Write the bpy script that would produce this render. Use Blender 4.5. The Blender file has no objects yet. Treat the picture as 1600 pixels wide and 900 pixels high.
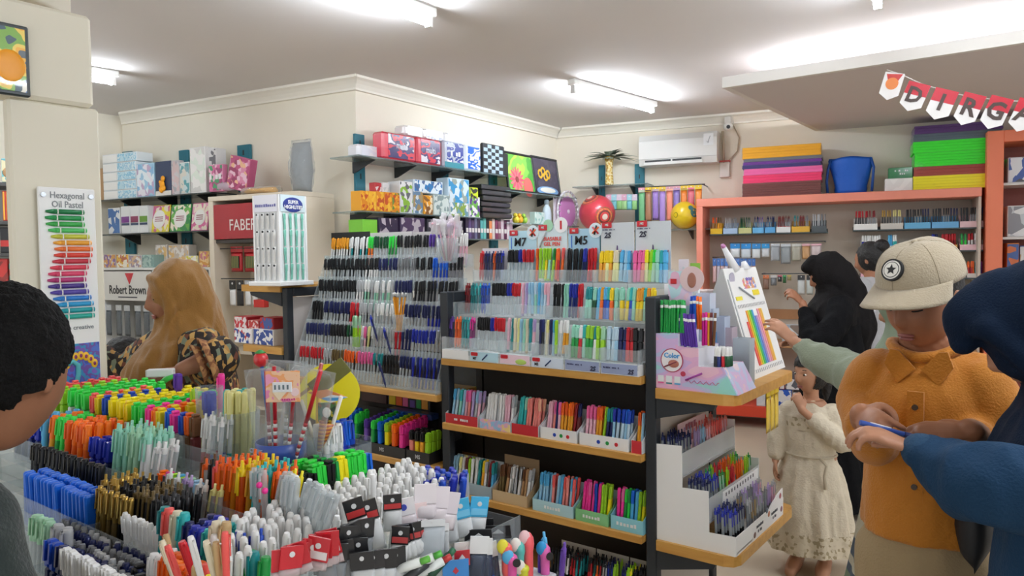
import bpy, bmesh, math, random
from math import sin, cos, pi, radians as R
from mathutils import Vector, Matrix, Euler, noise
random.seed(7)
S = bpy.context.scene
COL = S.collection

# ---------------------------------------------------------------- camera
FPX, CAMZ = 1165.0, 1.55
YAW, PITCH, ROLL = R(36.87), R(2.45), -0.0131
cam_d = bpy.data.cameras.new('camera'); cam = bpy.data.objects.new('camera', cam_d); COL.objects.link(cam)
cam_d.sensor_width = 36.0; cam_d.lens = 36.0 * FPX / 1600.0; cam_d.clip_start = 0.02
CROT = Matrix.Rotation(YAW, 3, 'Z') @ Matrix.Rotation(pi/2 - PITCH, 3, 'X') @ Matrix.Rotation(ROLL, 3, 'Z')
cam.matrix_world = Matrix.Translation((0, 0, CAMZ)) @ CROT.to_4x4()
S.camera = cam
# ---------------------------------------------------------------- world, exposure
W = bpy.data.worlds.new('world'); S.world = W; W.use_nodes = True
W.node_tree.nodes['Background'].inputs[0].default_value = (0.93, 0.96, 1.0, 1)
W.node_tree.nodes['Background'].inputs[1].default_value = 0.70
S.view_settings.view_transform = 'Standard'; S.view_settings.look = 'None'
S.view_settings.gamma = 1.0; S.view_settings.exposure = 0.72; S.view_settings.use_curve_mapping = False
S.cycles.transparent_max_bounces = 40; S.cycles.max_bounces = 8; S.cycles.diffuse_bounces = 4
S.cycles.caustics_reflective = False; S.cycles.caustics_refractive = False
TUBE_E = 76.0

# ---------------------------------------------------------------- colours and materials
HEX = {'black':'17181b','charcoal':'2b2d31','grey':'85878a','light grey':'b9bbbd','white':'eeeeec','off-white':'e2ded4','cream':'e6dcc0',
 'red':'c8202c','dark red':'8c1a22','maroon':'6a2a2c','orange':'f0661c','bright orange':'ff7a18','amber':'e8a02a','yellow':'f2d21c','bright yellow':'f6e61e','pale yellow':'ece79a',
 'lime':'9fd62a','neon green':'35d94a','green':'1f9a45','dark green':'12502f','mint':'9bdcc4','pale green':'a8d8b4','teal':'1f8f93','turquoise':'35b8b8',
 'sky blue':'58b4e4','light blue':'9ccbe6','pale blue':'c3dcea','blue':'1b49b8','bright blue':'1668d8','royal blue':'2030a8','navy':'1a2358','dark blue':'1d2c6e',
 'purple':'56319a','violet':'6d4aa8','lilac':'b9a2d2','pink':'ee6aa6','hot pink':'f2389a','magenta':'d61f90','pale pink':'f0bccb','salmon':'ee8d84','peach':'f2b494','coral':'f0605a',
 'brown':'6c4426','kraft':'b48b60','tan':'c7a878','gold':'b8964a','bronze':'6d5a34','silver':'b8bcc0','clear':'c9d0d2','smoke':'8b9296','wood':'cf9a4c','khaki':'a58f68'}
def lin(h):
    if isinstance(h, str):
        h = HEX.get(h, h); c = [int(h[i:i+2], 16)/255 for i in (0, 2, 4)]
    else: c = list(h)
    return tuple(x/12.92 if x <= .04045 else ((x+.055)/1.055)**2.4 for x in c)
MC = {}
def mat(col, rough=.45, metal=0.0, emit=0.0, bump=0.0, bs=40.0, var=0.0, vs=6.0, sheen=0.0, coat=0.0, spec=.5):
    """principled material; var = slow colour variation, bump = fine relief"""
    key = (str(col), rough, metal, emit, bump, bs, var, vs, sheen, coat, spec)
    if key in MC: return MC[key]
    m = bpy.data.materials.new(('%s_surface' % col).replace(' ', '_')[:40]); m.use_nodes = True
    nt = m.node_tree; b = nt.nodes['Principled BSDF']; c = lin(col)
    b.inputs['Base Color'].default_value = (*c, 1); b.inputs['Roughness'].default_value = rough; b.inputs['Metallic'].default_value = metal
    b.inputs['Specular IOR Level'].default_value = spec
    if coat: b.inputs['Coat Weight'].default_value = coat; b.inputs['Coat Roughness'].default_value = .08
    if sheen: b.inputs['Sheen Weight'].default_value = sheen; b.inputs['Sheen Roughness'].default_value = .5
    if emit: b.inputs['Emission Color'].default_value = (*c, 1); b.inputs['Emission Strength'].default_value = emit
    if var or bump:
        tc = nt.nodes.new('ShaderNodeTexCoord')
    if var:
        n = nt.nodes.new('ShaderNodeTexNoise'); n.inputs['Scale'].default_value = vs; n.inputs['Detail'].default_value = 4
        r = nt.nodes.new('ShaderNodeMapRange'); r.inputs[1].default_value = .3; r.inputs[2].default_value = .7; r.inputs[3].default_value = 1-var; r.inputs[4].default_value = 1+var
        mx = nt.nodes.new('ShaderNodeMix'); mx.data_type = 'RGBA'; mx.blend_type = 'MULTIPLY'; mx.inputs[0].default_value = 1
        nt.links.new(tc.outputs['Object'], n.inputs['Vector']); nt.links.new(n.outputs[0], r.inputs[0])
        mx.inputs[6].default_value = (*c, 1); nt.links.new(r.outputs[0], mx.inputs[7]); nt.links.new(mx.outputs[2], b.inputs['Base Color'])
    if bump:
        n2 = nt.nodes.new('ShaderNodeTexNoise'); n2.inputs['Scale'].default_value = bs; n2.inputs['Detail'].default_value = 3
        bp = nt.nodes.new('ShaderNodeBump'); bp.inputs['Strength'].default_value = bump; bp.inputs['Distance'].default_value = .01
        nt.links.new(tc.outputs['Object'], n2.inputs['Vector']); nt.links.new(n2.outputs[0], bp.inputs['Height']); nt.links.new(bp.outputs[0], b.inputs['Normal'])
    MC[key] = m; return m
def clear(fac=.16, col='e8eef0', rough=.12):
    """thin clear plastic or glass: mostly see-through with a glossy film"""
    key = ('clear', fac, col, rough)
    if key in MC: return MC[key]
    m = bpy.data.materials.new('clear_plastic'); m.use_nodes = True; nt = m.node_tree; b = nt.nodes['Principled BSDF']
    b.inputs['Base Color'].default_value = (*lin(col), 1); b.inputs['Roughness'].default_value = rough
    t = nt.nodes.new('ShaderNodeBsdfTransparent'); mx = nt.nodes.new('ShaderNodeMixShader'); lw = nt.nodes.new('ShaderNodeLayerWeight'); lw.inputs[0].default_value = .25
    mr = nt.nodes.new('ShaderNodeMapRange'); mr.inputs[3].default_value = fac; mr.inputs[4].default_value = min(1, fac+.40)
    t.inputs[0].default_value = (*lin('fafcfc'), 1)
    nt.links.new(lw.outputs['Facing'], mr.inputs[0]); nt.links.new(mr.outputs[0], mx.inputs[0])
    nt.links.new(t.outputs[0], mx.inputs[1]); nt.links.new(b.outputs[0], mx.inputs[2])
    nt.links.new(mx.outputs[0], nt.nodes['Material Output'].inputs['Surface'])
    MC[key] = m; return m
def prt(cols, scale=18.0, kind='voronoi', rough=.35, stretch=(1, 1, 1), coat=.2, seed=0.0, bump=0.0):
    """printed surface: patches of the listed colours"""
    key = ('prt', tuple(cols), scale, kind, rough, stretch, seed, bump)
    if key in MC: return MC[key]
    m = bpy.data.materials.new('printed_pattern'); m.use_nodes = True; nt = m.node_tree; b = nt.nodes['Principled BSDF']
    b.inputs['Roughness'].default_value = rough; b.inputs['Coat Weight'].default_value = coat
    tc = nt.nodes.new('ShaderNodeTexCoord'); mp = nt.nodes.new('ShaderNodeMapping'); mp.inputs['Scale'].default_value = stretch; mp.inputs['Location'].default_value = (seed, seed*.7, seed*.3)
    nt.links.new(tc.outputs['Object'], mp.inputs[0])
    rp = nt.nodes.new('ShaderNodeValToRGB'); rp.color_ramp.interpolation = 'CONSTANT'
    if kind == 'voronoi':
        v = nt.nodes.new('ShaderNodeTexVoronoi'); v.inputs['Scale'].default_value = scale; sp = nt.nodes.new('ShaderNodeSeparateColor')
        nt.links.new(mp.outputs[0], v.inputs['Vector']); nt.links.new(v.outputs['Color'], sp.inputs[0]); nt.links.new(sp.outputs[0], rp.inputs[0])
    elif kind == 'noise':
        v = nt.nodes.new('ShaderNodeTexNoise'); v.inputs['Scale'].default_value = scale; v.inputs['Detail'].default_value = 2
        mr = nt.nodes.new('ShaderNodeMapRange'); mr.inputs[1].default_value = .32; mr.inputs[2].default_value = .68
        nt.links.new(mp.outputs[0], v.inputs['Vector']); nt.links.new(v.outputs[0], mr.inputs[0]); nt.links.new(mr.outputs[0], rp.inputs[0])
    else:   # bands along z ('z') or x ('x')
        sp = nt.nodes.new('ShaderNodeSeparateXYZ'); md = nt.nodes.new('ShaderNodeMath'); md.operation = 'MULTIPLY'; md.inputs[1].default_value = scale
        fr = nt.nodes.new('ShaderNodeMath'); fr.operation = 'FRACT'
        nt.links.new(mp.outputs[0], sp.inputs[0]); nt.links.new(sp.outputs['XYZ'.index(kind.upper())], md.inputs[0]); nt.links.new(md.outputs[0], fr.inputs[0]); nt.links.new(fr.outputs[0], rp.inputs[0])
    el = rp.color_ramp.elements; n = len(cols)
    el[0].position = 0; el[0].color = (*lin(cols[0]), 1); el[1].position = 1/n if n > 1 else 1; el[1].color = (*lin(cols[min(1, n-1)]), 1)
    for i in range(2, n):
        e = el.new(i/n); e.color = (*lin(cols[i]), 1)
    nt.links.new(rp.outputs[0], b.inputs['Base Color'])
    if bump:
        bp = nt.nodes.new('ShaderNodeBump'); bp.inputs['Strength'].default_value = bump; bp.inputs['Distance'].default_value = .005
        n2 = nt.nodes.new('ShaderNodeTexNoise'); n2.inputs['Scale'].default_value = 60
        nt.links.new(mp.outputs[0], n2.inputs['Vector']); nt.links.new(n2.outputs[0], bp.inputs['Height']); nt.links.new(bp.outputs[0], b.inputs['Normal'])
    MC[key] = m; return m

# ---------------------------------------------------------------- mesh building
class MB:
    def __init__(s): s.v = []; s.f = []; s.m = []; s.sm = []
    def add(s, vs, fs, m=0, smooth=False):
        o = len(s.v); s.v += [tuple(v) for v in vs]
        for f in fs: s.f.append([i+o for i in f]); s.m.append(m); s.sm.append(smooth)
        return s
    def box(s, x0, x1, y0, y1, z0, z1, m=0, T=None):
        vs = [Vector(p) for p in ((x0,y0,z0),(x1,y0,z0),(x1,y1,z0),(x0,y1,z0),(x0,y0,z1),(x1,y0,z1),(x1,y1,z1),(x0,y1,z1))]
        if T is not None: vs = [T @ v for v in vs]
        return s.add(vs, [(0,3,2,1),(4,5,6,7),(0,1,5,4),(1,2,6,5),(2,3,7,6),(3,0,4,7)], m)
    def rbox(s, x0, x1, y0, y1, z0, z1, b=.004, m=0, T=None):
        """box with chamfered edges"""
        vs = []; idx = {}
        X = (x0, x1); Y = (y0, y1); Z = (z0, z1)
        for i in (0,1):
            for j in (0,1):
                for k in (0,1):
                    sx, sy, sz = (1-2*i)*b, (1-2*j)*b, (1-2*k)*b
                    idx[i,j,k,0] = len(vs); vs.append(Vector((X[i], Y[j]+sy, Z[k]+sz)))
                    idx[i,j,k,1] = len(vs); vs.append(Vector((X[i]+sx, Y[j], Z[k]+sz)))
                    idx[i,j,k,2] = len(vs); vs.append(Vector((X[i]+sx, Y[j]+sy, Z[k])))
        fs = []
        for i in (0,1):
            q = [idx[i,0,0,0], idx[i,1,0,0], idx[i,1,1,0], idx[i,0,1,0]]; fs.append(q if i else q[::-1])
            q = [idx[0,i,0,1], idx[1,i,0,1], idx[1,i,1,1], idx[0,i,1,1]]; fs.append(q[::-1] if i else q)
            q = [idx[0,0,i,2], idx[1,0,i,2], idx[1,1,i,2], idx[0,1,i,2]]; fs.append(q if i else q[::-1])
        for i in (0,1):
            for j in (0,1):
                fl = (i+j) % 2
                q = [idx[i,j,0,0], idx[i,j,1,0], idx[i,j,1,1], idx[i,j,0,1]]; fs.append(q if not fl else q[::-1])
                q = [idx[i,0,j,0], idx[i,1,j,0], idx[i,1,j,2], idx[i,0,j,2]]; fs.append(q[::-1] if not fl else q)
                q = [idx[0,i,j,1], idx[1,i,j,1], idx[1,i,j,2], idx[0,i,j,2]]; fs.append(q if not fl else q[::-1])
        for i in (0,1):
            for j in (0,1):
                for k in (0,1):
                    q = [idx[i,j,k,0], idx[i,j,k,1], idx[i,j,k,2]]; fs.append(q if (i+j+k) % 2 == 0 else q[::-1])
        if T is not None: vs = [T @ v for v in vs]
        return s.add(vs, fs, m)
    def cyl(s, p0, p1, r0, r1=None, n=10, m=0, cap=True, smooth=True):
        r1 = r0 if r1 is None else r1; p0 = Vector(p0); p1 = Vector(p1); d = (p1-p0)
        if d.length < 1e-9: return s
        q = d.to_track_quat('Z', 'Y'); a = []; 
        for r, p in ((r0, p0), (r1, p1)):
            a += [p + q @ Vector((r*cos(2*pi*i/n), r*sin(2*pi*i/n), 0)) for i in range(n)]
        o = len(s.v); s.add(a, [(i, (i+1) % n, n+(i+1) % n, n+i) for i in range(n)], m, smooth)
        if cap:
            s.f.append([o+i for i in range(n)][::-1]); s.m.append(m); s.sm.append(False)
            s.f.append([o+n+i for i in range(n)]); s.m.append(m); s.sm.append(False)
        return s
    def lathe(s, prof, n=12, m=0, c=(0,0,0), smooth=True, T=None, sy=1.0):
        """prof: (r, z) from bottom to top, optional third item the material"""
        vs = []; fs = []; ms = []
        for p in prof:
            for i in range(n): vs.append(Vector((c[0]+p[0]*cos(2*pi*i/n), c[1]+sy*p[0]*sin(2*pi*i/n), c[2]+p[1])))
        if T is not None: vs = [T @ v for v in vs]
        o = len(s.v); s.v += [tuple(v) for v in vs]
        for k in range(len(prof)-1):
            mm = prof[k][2] if len(prof[k]) > 2 else m
            for i in range(n):
                s.f.append([o+k*n+i, o+k*n+(i+1) % n, o+(k+1)*n+(i+1) % n, o+(k+1)*n+i]); s.m.append(mm); s.sm.append(smooth)
        mm = prof[0][2] if len(prof[0]) > 2 else m
        s.f.append([o+i for i in range(n)][::-1]); s.m.append(mm); s.sm.append(False)
        mm = prof[-2][2] if len(prof[-2]) > 2 else m
        L = (len(prof)-1)*n; s.f.append([o+L+i for i in range(n)]); s.m.append(mm); s.sm.append(False)
        return s
    def prism(s, poly, d0, d1, axis='y', m=0, T=None):
        """extrude a 2-D outline along an axis; outline in the other two axes, counter-clockwise seen from +axis for y reversed"""
        n = len(poly); vs = []
        for d in (d0, d1):
            for a, b in poly:
                vs.append(Vector({'y': (a, d, b), 'x': (d, a, b), 'z': (a, b, d)}[axis]))
        if T is not None: vs = [T @ v for v in vs]
        fs = [tuple(range(n)), tuple(range(2*n-1, n-1, -1))] + [(i+n, (i+1) % n+n, (i+1) % n, i) for i in range(n)]
        return s.add(vs, fs, m)
    def tube(s, pts, r, n=6, m=0, rr=None):
        pts = [Vector(p) for p in pts]; vs = []; fs = []; N = len(pts); up = None
        for i, p in enumerate(pts):
            t = (pts[min(i+1, N-1)]-pts[max(i-1, 0)]).normalized()
            if up is None: up = Vector((0,0,1)) if abs(t.z) < .9 else Vector((1,0,0))
            a = t.cross(up).normalized(); b = a.cross(t).normalized(); up = b
            q = rr[i] if rr else r
            vs += [p + a*q*cos(2*pi*k/n) + b*q*sin(2*pi*k/n) for k in range(n)]
        for i in range(N-1):
            for k in range(n): fs.append((i*n+k, i*n+(k+1) % n, (i+1)*n+(k+1) % n, (i+1)*n+k))
        fs.append(tuple(range(n))[::-1]); fs.append(tuple((N-1)*n+k for k in range(n)))
        return s.add(vs, fs, m, True)
    def ball(s, c, r, nu=12, nv=8, m=0, T=None):
        r = r if isinstance(r, (tuple, list)) else (r, r, r); vs = []; fs = []
        for j in range(nv+1):
            th = pi*j/nv
            for i in range(nu): vs.append(Vector((r[0]*sin(th)*cos(2*pi*i/nu), r[1]*sin(th)*sin(2*pi*i/nu), -r[2]*cos(th))))
        if T is not None: vs = [T @ v for v in vs]
        vs = [v + Vector(c) for v in vs]
        for j in range(nv):
            for i in range(nu): fs.append((j*nu+i, j*nu+(i+1) % nu, (j+1)*nu+(i+1) % nu, (j+1)*nu+i))
        return s.add(vs, fs, m, True)
    def mesh(s, name):
        me = bpy.data.meshes.new(name); me.from_pydata(s.v, [], s.f)
        me.polygons.foreach_set('material_index', s.m); me.polygons.foreach_set('use_smooth', s.sm); me.update()
        return me
    def out(s, name, mats, parent=None, loc=(0,0,0), rz=0.0, fix=False):
        """ONE mesh object"""
        me = s.mesh(name)
        if fix:
            b = bmesh.new(); b.from_mesh(me); bmesh.ops.remove_doubles(b, verts=b.verts, dist=1e-6); bmesh.ops.recalc_face_normals(b, faces=b.faces); b.to_mesh(me); b.free()
        return obj(name, me, mats, parent, loc, rz)
def obj(name, me, mats, parent=None, loc=(0,0,0), rz=0.0):
    for m in (mats if isinstance(mats, (list, tuple)) else [mats]): me.materials.append(m)
    o = bpy.data.objects.new(name, me); COL.objects.link(o); o.location = loc; o.rotation_euler = (0, 0, rz)
    if parent is not None: o.parent = parent
    return o
def tag(o, label, cat, group=None, kind=None):
    if label: o['label'] = label
    if cat: o['category'] = cat
    if group: o['group'] = group
    if kind: o['kind'] = kind
    return o
def struct(o, label=None): o['kind'] = 'structure'; (label and o.__setitem__('label', label)); return o
def thing(name, label, cat, loc=(0,0,0), rz=0.0, group=None):
    o = bpy.data.objects.new(name, None); COL.objects.link(o); o.location = loc; o.rotation_euler = (0, 0, rz); o.empty_display_size = .05
    return tag(o, label, cat, group)
def inst(name, me, mats, parent=None, loc=(0,0,0), rot=(0,0,0), scale=None):
    """object that shares mesh data; its colours sit on the object"""
    while len(me.materials) < len(mats): me.materials.append(None)
    o = bpy.data.objects.new(name, me); COL.objects.link(o); o.location = loc; o.rotation_euler = rot
    if scale: o.scale = scale if isinstance(scale, (tuple, list)) else (scale,)*3
    for i, m in enumerate(mats): o.material_slots[i].link = 'OBJECT'; o.material_slots[i].material = m
    if parent is not None: o.parent = parent
    return o
def text(s, parent, loc, size, m, rot=(pi/2, 0, 0), align='CENTER', bold=0.0, sx=1.0, shear=0.0, name='lettering', ext=.0006):
    if s.startswith('~'):      # print too small to read: broken dashes
        m2 = MB(); ln = s[1:].split('\n'); rnd = random.Random(len(s))
        for j, w in enumerate(ln):
            x = -.28*size*len(w) if align == 'CENTER' else 0; z = size*(.5*(len(ln)-1)-j)
            for q in range(len(w)):
                if rnd.random() < .85: m2.box(x+.06*size, x+size*(.35+.15*rnd.random()), z-.25*size, z+size*(.15+.15*rnd.random()), 0, ext*2)
                x += .56*size
        o = m2.out('small_print', m, parent); o.location = loc; o.rotation_euler = rot; o.scale = (sx, 1, 1); return o
    c = bpy.data.curves.new(name, 'FONT'); c.body = s; c.size = size; c.align_x = align; c.align_y = 'CENTER'; c.extrude = ext; c.offset = bold*size; c.shear = shear; c.resolution_u = 2
    tmp = bpy.data.objects.new('tmp_text', c); me = bpy.data.meshes.new_from_object(tmp); bpy.data.objects.remove(tmp); bpy.data.curves.remove(c)
    me.name = name; me.materials.clear(); me.materials.append(m); o = bpy.data.objects.new(name, me); COL.objects.link(o); o.location = loc; o.rotation_euler = rot; o.scale = (sx, 1, 1)
    if parent is not None: o.parent = parent
    return o

# ---------------------------------------------------------------- places: a pixel of the photograph read as a ray
def ray(px, py): return CROT @ Vector(((px-800)/FPX, (450-py)/FPX, -1.0))
class Fr:
    """vertical frame: u to the right along a wall or rack, v away from the viewer, z up"""
    def __init__(s, ox, oy, a): s.o = Vector((ox, oy, 0)); s.a = a; s.e1 = Vector((cos(a), sin(a), 0)); s.e2 = Vector((-sin(a), cos(a), 0))
    def w(s, u, v, z): return s.o + s.e1*u + s.e2*v + Vector((0, 0, z))
    def hit(s, px, py, v=0.0):
        d = ray(px, py); c = Vector((0, 0, CAMZ)); t = (v - (c-s.o).dot(s.e2))/d.dot(s.e2); p = c+d*t
        return (p-s.o).dot(s.e1), p.z
    def hitz(s, px, py, z):
        d = ray(px, py); p = Vector((0, 0, CAMZ)) + d*((z-CAMZ)/d.z)
        return (p-s.o).dot(s.e1), (p-s.o).dot(s.e2)
    def rect(s, x0, y0, x1, y1, v=0.0):
        xm, ym = (x0+x1)/2, (y0+y1)/2
        return s.hit(x0, ym, v)[0], s.hit(x1, ym, v)[0], s.hit(xm, y1, v)[1], s.hit(xm, y0, v)[1]
def at(px, py, d):
    """point on a pixel's ray at a distance d straight ahead"""
    return Vector((0, 0, CAMZ)) + ray(px, py)*d
# ================================================================ the room
CEIL = 2.85
pA = Vector((-4.16, 3.69)); pB = Vector((-6.79, 3.29)); pD = Vector((-4.29, 6.51)); AD = R(13); pE = pD + Vector((cos(AD), sin(AD)))*7.2
plaster = mat('f0e9d8', .85, var=.03, vs=1.2, bump=.08, bs=30)
plaster2 = mat('f0e8d8', .85, var=.02, vs=1.0, bump=.05, bs=30)
ceilm = mat('e2dedc', .9, var=.02, vs=.8)
floorm = mat('cdbfa8', .35, var=.06, vs=1.5)
struct(MB().box(-9.5, 4.5, -3.0, 9.5, -.1, 0).out('floor', floorm))
struct(MB().box(-9.5, 4.5, -3.0, 9.5, CEIL, CEIL+.1).out('ceiling', ceilm))
def wall(name, a, b, m=plaster, t=.12, z0=0, z1=CEIL):
    d = (b-a); L = d.length; ang = math.atan2(d.y, d.x)
    return struct(MB().box(0, L, 0, t, z0, z1).out(name, m, loc=(a.x, a.y, 0), rz=ang))
wall('wall_back_left', pB, pA)
wall('wall_corner', pA, pD, plaster2)
wall('wall_back', pD, pE, plaster2)
wall('wall_left', Vector((-7.2, -3.0)), pB + Vector((-.05, .05)), plaster)
WB = Fr(pB.x, pB.y, math.atan2((pA-pB).y, (pA-pB).x)); WBL = (pA-pB).length
WC = Fr(pA.x, pA.y, math.atan2((pD-pA).y, (pD-pA).x)); WCL = (pD-pA).length
WD = Fr(pD.x, pD.y, AD)
def cornice(n, fr, L, e0=0, e1=0):
    prof = [(0, -.09), (0, 0), (-.10, 0), (-.10, -.018), (-.075, -.03), (-.05, -.05), (-.03, -.075), (-.03, -.09)]
    m = MB(); k = len(prof)
    vs = [(e0*p[0]*-1, p[0], CEIL+p[1]) for p in prof] + [(L+e1*p[0]*-1, p[0], CEIL+p[1]) for p in prof]
    m.add(vs, [(i, (i+1) % k, (i+1) % k+k, i+k) for i in range(k)])
    struct(m.out('trim_%d' % n, mat('f1ece0', .7), loc=(fr.o.x, fr.o.y, 0), rz=fr.a, fix=True))
cornice(1, WB, WBL, 1, 1); cornice(2, WC, WCL, -1, 1); cornice(3, WD, 7.2, -1 if False else 1, 0)
# dropped ceiling with hidden lighting above its edge
SZ = 2.64
sm = mat('dcd4d2', .85); m = MB(); m.box(-1.86, 4.5, 4.82, 4.86, SZ, SZ+.07, 0); m.box(-1.82, 4.5, 4.86, 9.0, SZ+.001, SZ+.03, 1); m.box(-1.86, -1.82, 4.86, 9.0, SZ+.0, SZ+.07, 0)
struct(m.out('ceiling_dropped_panel', [mat('ebe8e2', .7), sm]), 'dropped ceiling panel with a white edge over the pink cabinets')
for k in range(4): tag(MB().cyl((0, 0, 0), (1.25, 0, 0), .014, n=8).out('cove_tube', mat('f4f8ff', emit=TUBE_E*.6), loc=(-1.6+k*1.35, 5.25, SZ+.055)), 'lit tube hidden above the dropped ceiling edge, %s from the left end' % ['first', 'second', 'third', 'fourth'][k], 'tube light', 'tubes above the dropped ceiling edge')
# small ceiling hole in the dropped panel
# ceiling lamps: batten with a lit tube
def lamp(x, y, a, L, label, e=1.0):
    t = thing('ceiling_lamp', label, 'ceiling lamp', (x, y, CEIL), a, 'tube lamps on the ceiling')
    MB().rbox(-L/2, L/2, -.035, .035, -.045, 0, .006).out('batten', mat('f2f2ee', .4), t)
    MB().cyl((-L/2+.04, 0, -.075), (L/2-.04, 0, -.075), .020, n=12).out('tube', mat('eef6ff', emit=TUBE_E*e), t)
    for s in (-1, 1): MB().box(s*(L/2-.03)-.012, s*(L/2-.03)+.012, -.018, .018, -.10, -.045).out('end_cap', mat('e6e6e2', .5), t)
def lampv(px, py, px2, py2, label, e=1.0):
    d = ray(px, py); p = Vector((0,0,CAMZ)) + d*((CEIL-.07-CAMZ)/d.z); d = ray(px2, py2); q = Vector((0,0,CAMZ)) + d*((CEIL-.07-CAMZ)/d.z)
    c = (p+q)/2; lamp(c.x, c.y, math.atan2((q-p).y, (q-p).x), (q-p).length, label, e)
lampv(892, 138, 1022, 172, 'lit tube lamp on the ceiling before the air conditioner')
lampv(470, -38, 676, 36, 'lit tube lamp on the ceiling at the top edge above the pen racks')
lampv(1372, 8, 1362, -60, 'lit tube lamp on the ceiling over the dropped panel edge', .8)
lampv(120, 118, 184, 128, 'lit tube lamp on the ceiling beside the pillar')
for x, y, l in ((.6, 1.6, 'over the aisle beside the capped person'), (1.8, 3.2, 'over the far right aisle'), (-4.9, .9, 'over the side rack')): lamp(x, y, pi/2, 1.2, 'added unseen tube lamp on the ceiling '+l, 1.0)  # unseen tubes added outside the view to brighten the room
# square pillar with a sign, its header block and the round drop ceiling above
pm = mat('e8e2cf', .75, var=.02, vs=2)
struct(MB().rbox(-2.665, -2.62, .925, 1.195, 0, 2.06, .008).out('wall_pillar', pm))
struct(MB().rbox(-2.70, -2.605, -.6, 1.175, 2.06, 2.36, .012).out('wall_pillar_header', pm))
struct(MB().lathe([(.33, 0), (.34, .01), (.34, .43)], 48, c=(-3.083, .946, 2.42)).out('ceiling_round_drop', mat('e3dccb', .8)))
# framed picture on the header
PF = Fr(-2.605, 0, pi/2)
u0, u1, z0, z1 = PF.rect(-60, 34, 42, 146)
t = thing('framed_picture', 'colourful bird picture in a dark frame on the pillar header', 'picture', (PF.w((u0+u1)/2, 0, (z0+z1)/2)), PF.a); w, h = (u1-u0)/2, (z1-z0)/2
MB().rbox(-w, w, -.02, 0, -h, h, .004).out('frame', mat('2a3436', .4), t)
MB().box(-w+.012, w-.012, -.023, -.02, -h+.012, h-.012).out('canvas', prt(['2b3f46', '59656a', 'f7b632', 'f9d85a', '7fb23e', '3a5560', 'f3f0e0', '5d7fb0'], 9, 'noise', seed=3.1), t)
MB().ball((w*.35, -.022, -.02), (.045, .004, .05)).out('orange_body', mat('f6a21c', .4), t)
# tall white board: Hexagonal Oil Pastel
PS = Fr(-2.62, 0, pi/2)
u0, u1, z0, z1 = PS.rect(64, 294, 152, 780)
z1 = PS.hit(110, 295)[1]; cu = (u0+u1)/2; w = (u1-u0)/2; bh = 1.25
t = thing('oil_pastel_board', 'tall white board with a column of coloured pastels screwed to the pillar', 'sign', PS.w(cu, -.022, z1), PS.a)
MB().rbox(-w, w, 0, .012, -bh, 0, .003).out('board', mat('f4f4f2', .3, coat=.3), t)
for sx in (-1, 1):
    for zz in (-.025, -.8): MB().cyl((sx*(w-.014), -.006, zz), (sx*(w-.014), .022, zz), .008, n=10).out('screw', mat('silver', .25, 1), t)
tm = mat('8b8f92', .5)
text('Hexagonal\nOil Pastel', t, (0, -.001, -.040), .029, tm, bold=.010, sx=.85)
pc = ['1d7f4a','2b9a55','3fae52','52c46a','cfd04a','f0a83a','f07a3c','e4483c','c93a4a','e0455a','e04870','b83a78','4d3a8c','5a4aa8','2f7fd0','2fa0d8','25a0a8','2fb0a0']
pz0 = PS.hit(110, 332)[1]-z1; pz1 = PS.hit(110, 494)[1]-z1
for i, c in enumerate(pc):
    zz = pz0 + (pz1-pz0)*i/(len(pc)-1); dx = .012*sin(i*.62-2.2); L = w*.66
    mm = MB(); mm.cyl((dx-L*.62, -.003, zz), (dx+L, -.003, zz), .0085, n=6, m=0); mm.cyl((dx-L*.62, -.003, zz), (dx-L, -.003, zz), .0085, .004, n=6, m=1)
    mm.box(dx-L*.45, dx-L*.40, -.0125, -.006, zz-.0075, zz+.0075, 2); mm.box(dx+L*.86, dx+L*.90, -.0125, -.006, zz-.0075, zz+.0075, 2)
    mm.out('pastel_picture', [mat(c, .4), mat(c, .45), mat('f4f0e8', .5)], t)
text('Be creative', t, (w*.25, -.001, PS.hit(120, 511)[1]-z1), .02, tm, bold=.01)
pz = PS.hit(130, 535)[1]-z1
MB().box(-w+.002, w-.004, -.0015, .001, pz-.2, pz).out('peacock_print', prt(['3f4aa8', '4a6cc8', '6a4aa0', '2f90c0', '7a58b8'], 26, 'noise', seed=1.7), t)
for i in range(9):
    a = R(20+i*17); x, z = .02+.055*cos(a), pz-.115+.075*sin(a)
    if abs(x) < w-.015: MB().ball((x, -.002, z), (.011, .003, .015), 10, 6).out('feather_eye', mat('f0c02c', .4), t); MB().ball((x, -.004, z), (.005, .003, .007), 8, 6).out('feather_pupil', mat('8a2f6a', .4), t)
MB().tube([(-.02, -.004, pz-.065), (-.005, -.004, pz-.055), (.012, -.004, pz-.07), (.012, -.004, pz-.10), (0, -.004, pz-.15)], .008, 8).out('peacock_neck', mat('58b8c0', .4), t)
MB().ball((.05, -.002, pz-.15), (.025, .003, .028)).out('golden_egg_shape', mat('e8c82a', .4), t)
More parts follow.
